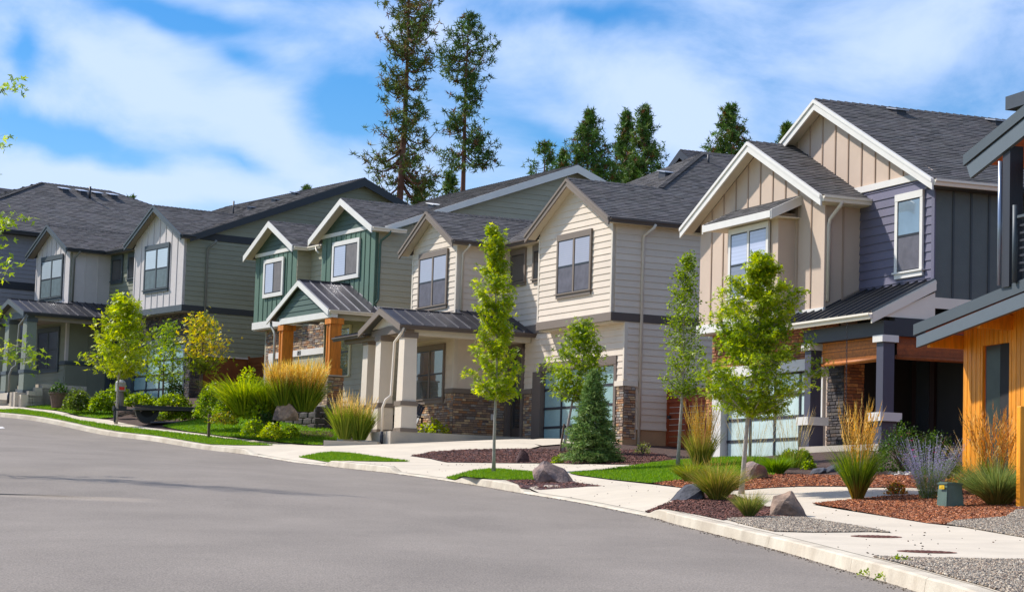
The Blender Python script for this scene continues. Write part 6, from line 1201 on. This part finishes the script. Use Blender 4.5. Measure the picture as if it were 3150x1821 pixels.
# the gold topped grasses by the green house
def hb(Hh, u, v, z): return Hh.w(u, v, z)
for i, (x, y, top, wd, lab) in enumerate([(700, 1000, 892, 42, 'left of the two gold topped tall grasses before the cedar posts'), (748, 1012, 886, 40, 'right of the two gold topped tall grasses, just above the block wall')]):
    q = at(x * 1.25, y * 1.25, 78.5); grass_clump('feather_reed_grass', lab, q, hm(y - top, 78.5), .7, 1500, 420, seed=60 + i, lean=.62, droop=.22, bh=.74, plean=.42, pw=.045, pl_len=.42, w=.012, lmin=.3, bcol=[(.14, .22, .015), (.20, .28, .02), (.30, .34, .03), (.09, .16, .012)], pcol=[(.88, .62, .12), (.78, .52, .09), (.94, .72, .24)])
for i, (x, y, top, lab) in enumerate([(848, 1080, 962, 'pale gold plumed grass at the left foot of the cream porch'), (884, 1082, 975, 'second pale gold plumed grass touching the cream porch column')]):
    q = D(x, y); q = at(x * 1.25, y * 1.25, min(q[1], 76)); grass_clump('feather_reed_grass', lab, q, hm(y - top, q[1]), .45, 800, 90, seed=70 + i, lean=.5, droop=.2, bh=.8, plean=.3, pw=.03, pl_len=.34, w=.011, bcol=[(.22, .30, .03), (.30, .34, .04), (.14, .22, .02)], pcol=[(.86, .62, .2), (.8, .55, .2)])
for i, (x, y, top, lab) in enumerate([(602, 1020, 912, 'tall arching lime green grass behind the lime shrub, left of the gold topped pair'), (655, 1026, 925, 'yellow green fountain grass at the left foot of the gold topped pair')]):
    q = at(x * 1.25, y * 1.25, 79.5); grass_clump('fountain_grass', lab, q, hm(y - top, 79.5), .8, 1500, 0, seed=90 + i, lean=.7, droop=.5, bh=1.05, w=.018, lmin=.3, bcol=[(.34, .42, .015), (.24, .34, .012), (.44, .48, .03), (.16, .25, .012)])
# shrubs
def shrub(name, label, base, w, h, n, size, pals, seed, tmpl=OVAL, tf=OVALF, flowers=None, d=None, up=.2, stems=True, group=None, cat='shrub', top=1.0):
    rs = np.random.RandomState(seed); o = empty(name, base, 0, label, cat, group); d = d or w; a = rs.uniform(0, 6.283, n); cz = rs.uniform(-.15, 1, n); rr = np.sqrt(np.clip(1 - cz ** 2, 0, 1)) * rs.uniform(.55, 1.02, n) ** .6; lump = 1 + .16 * np.sin(a * 5 + seed) + .12 * np.sin(a * 9 + cz * 6)
    P = np.stack([np.cos(a) * rr * w / 2 * lump, np.sin(a) * rr * d / 2 * lump, np.clip(cz, .0, 1) * h * (.86 + .14 * np.sin(a * 3 + seed)) * rs.uniform(.72, 1.04, n) + .02], -1); c = leafcols(n, pals, .16); cl = np.sin(P[:, 0] / w * 14 + seed) * np.sin(P[:, 2] / h * 9); c *= (1 + .18 * cl)[:, None]; V, F, C_ = leaves(P, size, c, tmpl, tf, up); ob('foliage', np_mesh('foliage', V, F, leaf_m, C_), o, 'stuff')
    if stems:
        BV, BF = [], []
        for i in range(14): az = rs.uniform(0, 6.283); e = (math.cos(az) * w * .36, math.sin(az) * d * .36, h * rs.uniform(.5, .9)); tube_geo([(0, 0, -.05), (e[0] * .4, e[1] * .4, e[2] * .55), e], [.014, .01, .004], 4, BV, BF)
        ob('stems', mesh('stems', BV, BF, bark_brown), o)
    if flowers:
        cnt, fs, fc = flowers; idx = rs.choice(n, cnt, replace=False)
        for i in idx:
            p = P[i] * np.array([1.04, 1.04, 1.05]); V, F = [], []
            for k in range(9):
                a_ = k * .7; e1_ = np.array([math.cos(a_), math.sin(a_), .5 + .1 * (k % 3)]) * fs; e2_ = np.array([math.cos(a_ + .7), math.sin(a_ + .7), .45]) * fs; b0 = len(V); V += [(0, 0, 0), tuple(e1_), tuple((e1_ + e2_) * .62), tuple(e2_)]; F.append((b0, b0 + 1, b0 + 2, b0 + 3))
            f = ob('flower', mesh('flower', V, F, mat('pink_petal', fc, .5, .1, 20, trans=.3)), o); f.location = p
    return o
DG = [(.035, .085, .014), (.055, .12, .018), (.08, .15, .02), (.025, .06, .012)]
b = gat(2222, 1160); shrub('rose_bush', 'dark green rose bush with a few magenta blooms before the porch', b, hm(160, b[1]), hm(122, b[1]), 5200, .045, DG, 1, flowers=(9, .04, (.72, .02, .22)))
b = gat(2300, 1150); shrub('rose_bush', 'darker leafy shrub in the shade right of the rose bush', b, hm(110, b[1]), hm(95, b[1]), 2600, .05, DG, 2)
b = gat(1945, 1145); shrub('round_shrub', 'bright green round shrub at the foot of the left navy column', b, hm(60, b[1]), hm(42, b[1]), 1600, .05, GREENS, 3); b = gat(1975, 1140); shrub('round_shrub', 'second green shrub tucked against the navy column pedestal', b, hm(50, b[1]), hm(36, b[1]), 1300, .05, GREENS, 4)
b = gat(1990, 1152); shrub('leafy_perennial', 'tiny leafy plant in dark mulch below the navy column', b, hm(34, b[1]), hm(18, b[1]), 300, .06, GREENS, 5, stems=False, cat='plant')
b = gat(2205, 1216); shrub('orange_sedum', 'orange and rust leafed plant at the mulch edge left of the lavender spikes', b, hm(52, b[1]), hm(32, b[1]), 500, .05, [(.50, .24, .03), (.36, .12, .04), (.62, .36, .05), (.14, .2, .03)], 6, cat='plant'); b = gat(2385, 1200); shrub('orange_sedum', 'rust flowered low plants right of the utility box', b, hm(110, b[1]), hm(42, b[1]), 1500, .045, [(.40, .16, .04), (.30, .12, .04), (.12, .17, .03), (.52, .28, .06)], 7, cat='plant')
b = gat(2340, 1190); shrub('yellow_perennial', 'dark green plant with small yellow flowers behind the utility box', b, hm(90, b[1]), hm(62, b[1]), 2200, .035, DG + [(.12, .2, .03)], 8, cat='plant')
# Russian sage: green base and lilac spikes
def sage(b, H, spread):
    o = empty('russian_sage', b, 0, 'lilac flowered sage with many grey spikes left of the utility box', 'plant'); rs = np.random.RandomState(8); V, F, _ = ribbons(150, H, .003, .62, .05, spread * .3, rs, tipw=.8); ob('stems', np_mesh('stems', V.reshape(-1, 3), F, stem_m, np.repeat(leafcols(150, [(.32, .34, .36), (.26, .32, .24)], .1), 10, 0)), o, 'stuff'); Vs = V.reshape(150, 5, 2, 3).mean(2)
    k = 26; t = rs.uniform(1.6, 4, (150, k)); i0 = np.clip(t.astype(int), 0, 3); fr = (t - i0)[..., None]; P = (np.take_along_axis(Vs, np.repeat(i0[..., None], 3, 2), 1) * (1 - fr) + np.take_along_axis(Vs, np.repeat(i0[..., None] + 1, 3, 2), 1) * fr).reshape(-1, 3) + rs.normal(0, .006, (150 * k, 3)); V, F, C_ = leaves(P, .018, leafcols(len(P), [(.42, .30, .66), (.50, .40, .70), (.32, .25, .50), (.42, .40, .50)], .15), OVAL, OVALF); ob('flower_spikes', np_mesh('flower_spikes', V, F, petal_m, C_), o, 'stuff')
    n = 3200; a = rs.uniform(0, 6.283, n); r = spread * np.sqrt(rs.uniform(0, 1, n)); z = rs.uniform(0, .62, n) * H * (1 - r / spread * .35); P = np.stack([np.cos(a) * r * (.4 + z / H), np.sin(a) * r * (.4 + z / H), z], -1); V, F, C_ = leaves(P, .035, leafcols(n, [(.16, .25, .05), (.22, .30, .08), (.12, .20, .05)], .15), OVAL * [.6, 1, 1], OVALF); ob('foliage', np_mesh('foliage', V, F, leaf_m, C_), o, 'stuff')
b = gat(2285, 1228); sage(b, hm(158, b[1]), .36)
# shrubs on the left
FGR = 'garden shrubs before the far houses'
def fs(x, y, Y, w, top, n, size, pals, seed, label, name='shrub', **kw): q = at(x * 1.25, y * 1.25, Y); shrub(name, label, q, hm(w, Y), hm(y - top, Y), n, size, pals, seed, group=FGR, d=min(hm(w, Y), 1.6), **kw)
fs(522, 1022, 82, 84, 940, 2600, .10, GREENS, 21, 'broad mid green shrub right of the small yellow tree'); fs(610, 1024, 81, 96, 905, 3200, .12, LIME, 22, 'tall lime green arching shrub left of the gold topped grasses'); fs(640, 1032, 79.0, 60, 965, 1500, .11, [(.26, .36, .015), (.18, .28, .015), (.34, .40, .02)], 23, 'yellow green shrub at the foot of the gold topped grasses')
fs(560, 1020, 80, 70, 975, 1200, .10, GREENS, 24, 'low green shrub between the two larger green ones'); fs(550, 1040, 79, 70, 1012, 800, .09, [(.24, .30, .02), (.16, .22, .02), (.30, .24, .03)], 25, 'low olive yellow groundcover mound at the lawn edge behind the stake')
fs(622, 1070, 77.6, 56, 1028, 900, .09, GREENS, 26, 'leftmost small round plant in the dark mulch below the block wall'); fs(668, 1074, 77.2, 52, 1040, 900, .09, LIME, 27, 'middle small round plant in the dark mulch below the block wall'); fs(716, 1072, 77.2, 40, 1044, 600, .09, GREENS, 28, 'rightmost small plant in front of the block wall'); fs(655, 1052, 78.5, 66, 1012, 900, .09, DG, 29, 'dark green shrub left of the block wall steps')
fs(192, 1006, 91.5, 70, 955, 1800, .11, [(.11, .17, .02), (.07, .12, .016), (.15, .2, .03)], 30, 'dark spreading shrub in front of the olive porch wall'); fs(248, 1008, 91, 64, 962, 1500, .11, GREENS, 31, 'green shrub on a low rock left of the mailbox'); fs(345, 997, 91, 90, 966, 1500, .11, GREENS, 32, 'low hedge above the timber edging left part'); fs(425, 997, 90, 80, 968, 1500, .11, LIME[:1] + GREENS, 33, 'low hedge above the timber edging right part'); fs(385, 1032, 88.5, 80, 1004, 900, .10, GREENS, 34, 'low shrub on the lawn edge beside the trailer'); fs(455, 1030, 87, 90, 1000, 1200, .10, GREENS, 35, 'low green mound right of the trailer ramp'); fs(430, 990, 92, 50, 925, 800, .10, DG, 36, 'small dark upright shrub against the aqua garage door', stems=True)
fs(290, 985, 92, 60, 935, 700, .12, GREENS, 37, 'leafy shrub half hidden behind the lime maple trunk')
q = H3.w(8.0, -2.3, 2.93); shrub('potted_plant', 'leafy green plant in a low pot on the cream porch', q, 1.0, .5, 420, .13, LIME + [(.5, .5, .4)], 41, cat='plant'); q = at(1280, 0, 1)
b = gat(1490, 1130); shrub('low_shrub', 'small yellow green shrub at the right foot of the spruce', b, hm(62, b[1]), hm(26, b[1]), 500, .08, [(.16, .22, .02), (.26, .26, .03)], 42); b = gat(1372, 1140); shrub('low_shrub', 'tiny grass green tuft left of the spruce', b, hm(30, b[1]), hm(18, b[1]), 260, .06, GREENS, 43, cat='plant'); b = gat(1582, 1117); shrub('low_shrub', 'small sparse plant below the cream downspout', b, hm(40, b[1]), hm(32, b[1]), 200, .06, [(.22, .26, .06)], 44, cat='plant')
for (x, y, lab) in [(2062, 1388, 'small green weed at the kerb foot, right one of two'), (1988, 1376, 'small green weed at the kerb foot, left one of two'), (2215, 1383, 'small green weed in the near gravel')]:
    q = G(x * 1.25, y * 1.25)
    if x < 2100: ss_ = kern(q[0], q[1])[0]; kx, ky = kpt(ss_, -.05); q = np.array([kx, ky, float(gz(kx, ky)) - .15])
    shrub('weed', lab, q, .16, .06, 60, .03, GREENS, int(x), stems=False, cat='weed')
# ------------------------------------------------------------ boulders
def boulder(label, b, w, d, h, seed, m, peak=(.1, 0), cat='boulder', rot=0.0, pk_=.25):
    rs = np.random.RandomState(seed); bm = bmesh.new(); bmesh.ops.create_icosphere(bm, subdivisions=3, radius=1); planes = [(lambda v: v / np.linalg.norm(v))(rs.normal(0, 1, 3) * [1, 1, .8] + [0, 0, .3]) for _ in range(13)]; dist = rs.uniform(.42, .72, 13)
    for v in bm.verts:
        c = np.array(v.co)
        for p, dd in zip(planes, dist):
            k = c @ p
            if k > dd: c = c - p * (k - dd) * .96
        c = c + rs.normal(0, .012, 3); hh = max(c[2], -.3); f = (hh + .3) / .85; v.co = ((c[0] * (1.12 - .55 * f * pk_) + peak[0] * f) * w / 1.3, (c[1] * (1.1 - .4 * f * pk_) + peak[1] * f) * d / 1.3, (hh + .3) * h / .88)
    me = bpy.data.meshes.new('boulder'); bm.to_mesh(me); bm.free(); me.materials.append(m); o = ob('boulder', me); o.location = b; o.location.z -= .03; o.rotation_euler = (0, 0, rot); tag(o, label, cat, 'landscape boulders'); return o
rock_g = mat('grey_brown_rock', S(172, 142, 118), .9, .3, 4, bump=.9, bscale=14, col2=S(104, 88, 78), fine=.15); rock_d = mat('black_basalt', S(62, 62, 68), .85, .35, 4, bump=.9, bscale=12, col2=S(96, 96, 104)); rock_p = mat('pinkish_rock', S(154, 128, 114), .9, .25, 6, bump=1.2, bscale=24, col2=S(112, 96, 92))
b = gat(1932, 1270); boulder('pointed grey brown boulder nearest the kerb, right of the small grass tuft', b, hm(92, b[1]), .5, hm(60, b[1]), 27, rock_g, (.08, 0), pk_=.45); b = gat(1702, 1230); boulder('low black basalt boulder left of the big straw coloured tuft', b, hm(80, b[1]), .5, hm(40, b[1]), 8, rock_d, (.1, 0)); b = gat(1356, 1187); boulder('rounded pinkish grey boulder in the kerb strip by the slim columnar maple', b, hm(82, b[1]), .7, hm(46, b[1]), 12, rock_p, (-.1, 0)); b = gat(1850, 1178); boulder('grey boulder behind the maple trunk at the lawn edge', b, hm(62, b[1]), .6, hm(40, b[1]), 15, rock_p); b = gat(1282, 1138); boulder('small dark stump like rock in the purple mulch bed', b, hm(32, b[1]), .4, hm(32, b[1]), 17, mat('dark_red_rock', S(74, 48, 44), .9, .3, 8, bump=.8, bscale=20)); q = at(700 * 1.25, 1032 * 1.25, 78.3); boulder('tan rock beside the block wall steps', q, .7, .5, .5, 19, rock_g)
for i, x in enumerate(np.linspace(2190, 2260, 9)):
    b = gat(x, 1163 + (i % 3) * 3); boulder(['leftmost white river stone of the row edging the rose bush bed', 'second white river stone from the left edging the rose bush bed', 'third white river stone from the left edging the rose bush bed', 'fourth white river stone from the left edging the rose bush bed', 'middle white river stone of the row edging the rose bush bed', 'fourth white river stone from the right edging the rose bush bed', 'third white river stone from the right edging the rose bush bed', 'second white river stone from the right edging the rose bush bed', 'rightmost white river stone of the row edging the rose bush bed'][i], b, .13, .1, .07, 80 + i, mat('white_river_stone', S(206, 198, 190), .8, .15, 9), cat='stone')['group'] = 'white river stones'
for i, (x, y, lb) in enumerate([(2050, 1158, 'dark rock between the navy column and the tall feather reed grass'), (2080, 1160, 'dark rock half behind the tall feather reed grass'), (2010, 1162, 'dark rock just right of the tiny leafy plant below the navy column'), (2300, 1170, 'dark rock hidden behind the lilac sage')]):
    b = gat(x, y); boulder(lb, b, .28, .2, .12, 95 + i, rock_d, cat='stone')['group'] = 'small rocks before the porch'
# ------------------------------------------------------------ street furniture and porch things
def cuboid(x0, x1, y0, y1, z0, z1): return [(x0, y0, z0), (x1, y0, z0), (x1, y1, z0), (x0, y1, z0), (x0, y0, z1), (x1, y0, z1), (x1, y1, z1), (x0, y1, z1)]
BF6 = [(3, 2, 1, 0), (4, 5, 6, 7), (0, 1, 5, 4), (1, 2, 6, 5), (2, 3, 7, 6), (3, 0, 4, 7)]
def bev(me, r=.01, seg=2):
    bm = bmesh.new(); bm.from_mesh(me); bmesh.ops.bevel(bm, geom=bm.edges[:], offset=r, segments=seg, affect='EDGES'); bm.to_mesh(me); bm.free(); return me
def utility_box():
    b = gat(2338, 1247); k = b[1] * 1.25 / FPX; r = empty('utility_box', b, math.radians(24), 'green utility pedestal with a yellow sticker standing in the red mulch', 'utility box'); g = mat('utility_green', S(88, 108, 94), .5, .15, 5, bump=.15, bscale=40); w, d, h = .33, .30, 62 * k
    V = [(-w / 2 - .02, -d / 2 - .02, -.05), (w / 2 + .02, -d / 2 - .02, -.05), (w / 2 + .02, d / 2, -.05), (-w / 2 - .02, d / 2, -.05), (-w / 2 + .02, -d / 2 + .01, h * .93), (w / 2 - .02, -d / 2 + .01, h * .93), (w / 2 - .02, d / 2, h), (-w / 2 + .02, d / 2, h)]; ob('cabinet', bev(mesh('cabinet', V, BF6, g), .018), r)
    ob('lid', bev(mesh('lid', cuboid(-w / 2, w / 2, -d / 2 - .005, d / 2 + .01, h * .86, h * .97), BF6, g), .014), r)
    st = ob('warning_sticker', mesh('warning_sticker', cuboid(-w / 2 - .022, -w / 2 - .012, -.09, .05, h * .70, h * .85), BF6, mat('yellow_sticker', S(240, 196, 20), .5, .05, 5)), r); 
    for i in range(3): ob('warning_text', mesh('warning_text', cuboid(-w / 2 - .0235, -w / 2 - .0222, -.07, .03 - i * .02, h * (.73 + i * .035), h * (.74 + i * .035)), BF6, mat('brown_print', S(120, 80, 10), .6, 0)), st)
utility_box()
def manhole(x, y, label, R0=.34):
    b = D(x, y); r = empty('manhole_cover', (b[0], b[1], land(b[0], b[1]) + .014), 0, label, 'manhole cover', 'rusty round covers in the pavement'); rust = mat('rusty_iron', S(132, 84, 66), .8, .3, 12, bump=.5, bscale=40); slope = math.atan((land(b[0], b[1] + .5) - land(b[0], b[1] - .5)) / 1.0); r.rotation_euler = (slope, -math.atan(land(b[0] + .5, b[1]) - land(b[0] - .5, b[1])), 0)
    n = 32; V, F = [], []
    for rr, z in ((R0, .004), (R0 * .94, .006), (R0 * .90, .002), (0, .002)):
        for k in range(n): V.append((rr * math.cos(k * 2 * math.pi / n), rr * math.sin(k * 2 * math.pi / n), z))
    for j in range(3):
        for k in range(n): F.append((j * n + k, j * n + (k + 1) % n, (j + 1) * n + (k + 1) % n, (j + 1) * n + k))
    ob('frame_ring', mesh('frame_ring', V, F, rust), r); V, F = [], []
    for i in range(-4, 5):
        for j in range(-4, 5):
            x_, y_ = i * .065, j * .065
            if x_ * x_ + y_ * y_ < (R0 * .82) ** 2: b0 = len(V); V += cuboid(x_ - .018, x_ + .018, y_ - .018, y_ + .018, .002, .010); F += [tuple(b0 + q for q in f) for f in BF6]
    ob('tread_pattern', mesh('tread_pattern', V, F, mat('worn_iron', S(110, 66, 52), .7, .2, 12)), r)
manhole(2156, 1322, 'farther rusty manhole cover in the pale pavement'); manhole(2281, 1360, 'nearer rusty manhole cover beside the near gravel bed')
def post(label, b, h, w, m, name='wooden_post', cat='post', lean=0):
    r = empty(name, b, .3, label, cat); ob('shaft', bev(mesh('shaft', [(-w, -w, -.1), (w, -w, -.1), (w, w, -.1), (-w, w, -.1), (-w + lean, -w, h), (w + lean, -w, h), (w + lean, w, h), (-w + lean, w, h)], BF6, m), w * .15, 1), r); return r
b = gat(2514, 1250); r = post('orange cedar post on a grey concrete foot at the right picture edge', b, hm(250, b[1]), .07, yellow_cedar); ob('concrete_foot', mesh('concrete_foot', cuboid(-.1, .1, -.1, .1, -.1, .03), BF6, porch_conc), r)
b = gat(513, 1078); post('thin wooden tree stake in the far kerb lawn', b, hm(60, b[1]), .045, bark_brown, 'tree_stake', 'stake')
b = gat(288, 1030); post('wooden stake tied beside the lime maple trunk', b, hm(40, b[1]), .04, bark_brown, 'tree_stake', 'stake')
b = gat(1377, 1112); post('dark stake beside the leaning tree', b, hm(70, b[1]), .025, bark_brown, 'tree_stake', 'stake', .12)
def adirondack():
    o = H3.w(8.75, -2.95, 2.94); r = empty('adirondack_chair', o, H3.a + math.radians(200), 'black slatted adirondack chair on the cream porch', 'chair'); m = mat('black_chair_paint', S(34, 34, 38), .5, .1, 4)
    def slat(nm, pts, t=.022):
        P = [Vector(p) for p in pts]; n_ = (P[1] - P[0]).cross(P[2] - P[0]).normalized() * t; ob(nm, mesh(nm, P + [p + n_ for p in P], [(0, 1, 2, 3), (7, 6, 5, 4), (0, 4, 5, 1), (1, 5, 6, 2), (2, 6, 7, 3), (3, 7, 4, 0)], m), r)
    for i in range(5): y0 = -.27 + i * .11; hh = 1.05 - abs(i - 2) * .05; slat('back_slat', [(-.12, y0, .28), (-.12, y0 + .10, .28), (-.50, y0 + .10, hh), (-.50, y0, hh)])
    for i in range(5): x0 = -.12 + i * .11; slat('seat_slat', [(x0, -.28, .30 + i * .018), (x0 + .10, -.28, .316 + i * .018), (x0 + .10, .28, .316 + i * .018), (x0, .28, .30 + i * .018)])
    for s_ in (-1, 1):
        y = s_ * .32; slat('armrest', [(-.38, y - .07, .56), (.46, y - .07, .60), (.46, y + .07, .60), (-.38, y + .07, .56)]); ob('leg', mesh('leg', cuboid(.36, .43, y - .015, y + .015, 0, .6), BF6, m), r); slat('leg', [(-.62, y, .0), (.40, y, .30), (.40, y, .40), (-.50, y, .0)]); ob('back_post', mesh('back_post', cuboid(-.36, -.30, y - .015, y + .015, .1, .57), BF6, m), r)
adirondack()
# pots by the olive porch
def pot(label, q, R0, h, m):
    r = empty('planter_pot', q, 0, label, 'planter'); V, F = [], []; n = 16
    for rr, z in ((R0 * .72, 0), (R0, h * .9), (R0 * 1.1, h * .9), (R0 * 1.1, h), (R0 * .9, h), (R0 * .85, h * .85), (0, h * .85)):
        for k in range(n): V.append((rr * math.cos(k * 2 * math.pi / n), rr * math.sin(k * 2 * math.pi / n), z))
    for j in range(6):
        for k in range(n): F.append((j * n + k, j * n + (k + 1) % n, (j + 1) * n + (k + 1) % n, (j + 1) * n + k))
    ob('bowl', mesh('bowl', V, F, m, smooth=False), r); return r
q = at(143 * 1.25, 1003 * 1.25, 94.5); pot('brown barrel planter at the foot of the olive porch wall', q, .38, .62, mat('barrel_wood', S(96, 74, 62), .8, .2, 8)); shrub('planter_greens', 'dark plant growing in the brown barrel planter', q + [0, 0, .55], .7, .6, 400, .1, DG, 51, stems=False, cat='plant')
# mailbox and flatbed trailer in front of the olive house
def mailbox():
    q = at(294 * 1.25, 1010 * 1.25, 89.5); r = empty('mailbox_pedestal', q, .3, 'grey mailbox pedestal with a red sticker behind the lime maple', 'mailbox'); g = mat('mailbox_grey', S(120, 112, 108), .5, .1, 4)
    V, F = tube_geo([(0, 0, .15), (0, 0, .55), (0, 0, .75)], [.16, .15, .12], 12); ob('pedestal', mesh('pedestal', V, F, g), r); V, F = tube_geo([(0, 0, .75), (0, 0, 1.1), (0, 0, 1.2)], [.2, .2, .1], 12); ob('box', mesh('box', V, F, mat('mailbox_light', S(170, 166, 164), .5, .1, 4)), r); ob('red_sticker', mesh('red_sticker', cuboid(-.12, .12, -.215, -.20, .80, .92), BF6, mat('red_print', S(214, 44, 30), .5, 0)), r); ob('base', mesh('base', cuboid(-.25, .25, -.2, .2, 0, .18), BF6, charcoal), r)
mailbox()
def trailer():
    q = at(372 * 1.25, 1042 * 1.25, 86.5); k = 86.5 * 1.25 / FPX; r = empty('utility_trailer', q, math.radians(18), 'low black flatbed trailer with a dark wheel guard parked across the walk', 'trailer'); m = mat('trailer_black', S(30, 30, 32), .5, .2, 4); dk = mat('trailer_deck', S(92, 90, 92), .7, .2, 3)
    V, F = [], []; n = 12
    for i in range(n + 1):
        a = math.pi * (1 + i / n)
        for y in (-.15, .15):
            V.append((-.25 + .62 * math.cos(a), y, .78 + .78 * math.sin(a)))
            V.append((-.25 + .40 * math.cos(a), y, .80 + .45 * math.sin(a)))
    for i in range(n): b0 = i * 4; F += [(b0, b0 + 4, b0 + 6, b0 + 2), (b0 + 1, b0 + 3, b0 + 7, b0 + 5), (b0, b0 + 1, b0 + 5, b0 + 4), (b0 + 2, b0 + 6, b0 + 7, b0 + 3)]
    ob('wheel_guard', mesh('wheel_guard', V, F, m), r); V, F = tube_geo([(-.25, -.12, .42), (-.25, .12, .42)], .38, 18); ob('wheel', mesh('wheel', V, F, mat('tyre', S(22, 22, 22), .8, .1, 5)), r)
    ob('deck', mesh('deck', [(-1.0, -.7, .72), (2.3, -.7, .80), (2.3, .9, .80), (-1.0, .9, .72), (-1.0, -.7, .84), (2.3, -.7, .92), (2.3, .9, .92), (-1.0, .9, .84)], BF6, mat('weathered_timber', S(84, 80, 76), .8, .2, 4, stretch=(1, 1, 6))), r)
    ob('ramp', mesh('ramp', [(-.1, -.6, .02), (2.4, -.6, .16), (2.4, .8, .20), (-.1, .8, .04), (-.1, -.6, .10), (2.4, -.6, .22), (2.4, .8, .26), (-.1, .8, .12)], BF6, dk), r); ob('drawbar', mesh('drawbar', cuboid(-2.0, -1.0, -.05, .05, .66, .76), BF6, m), r); ob('jack', mesh('jack', cuboid(-1.95, -1.85, -.06, .06, 0, .85), BF6, m), r); ob('side_rail', mesh('side_rail', cuboid(-1.0, 2.3, -.74, -.70, .86, 1.0), BF6, m), r)
trailer()
bpy.data.objects['utility_trailer'].scale = (.72, .8, .66)
ob('road_marking', mesh('road_marking', [tuple(p) for p in [(lambda q: (q[0], q[1], float(gz(q[0], q[1])) - .144))(G(x, y)) for x, y in ((-40, 1301), (8, 1299), (16, 1304), (-20, 1306))]], [(0, 1, 2, 3)], white_trim), None, 'structure')
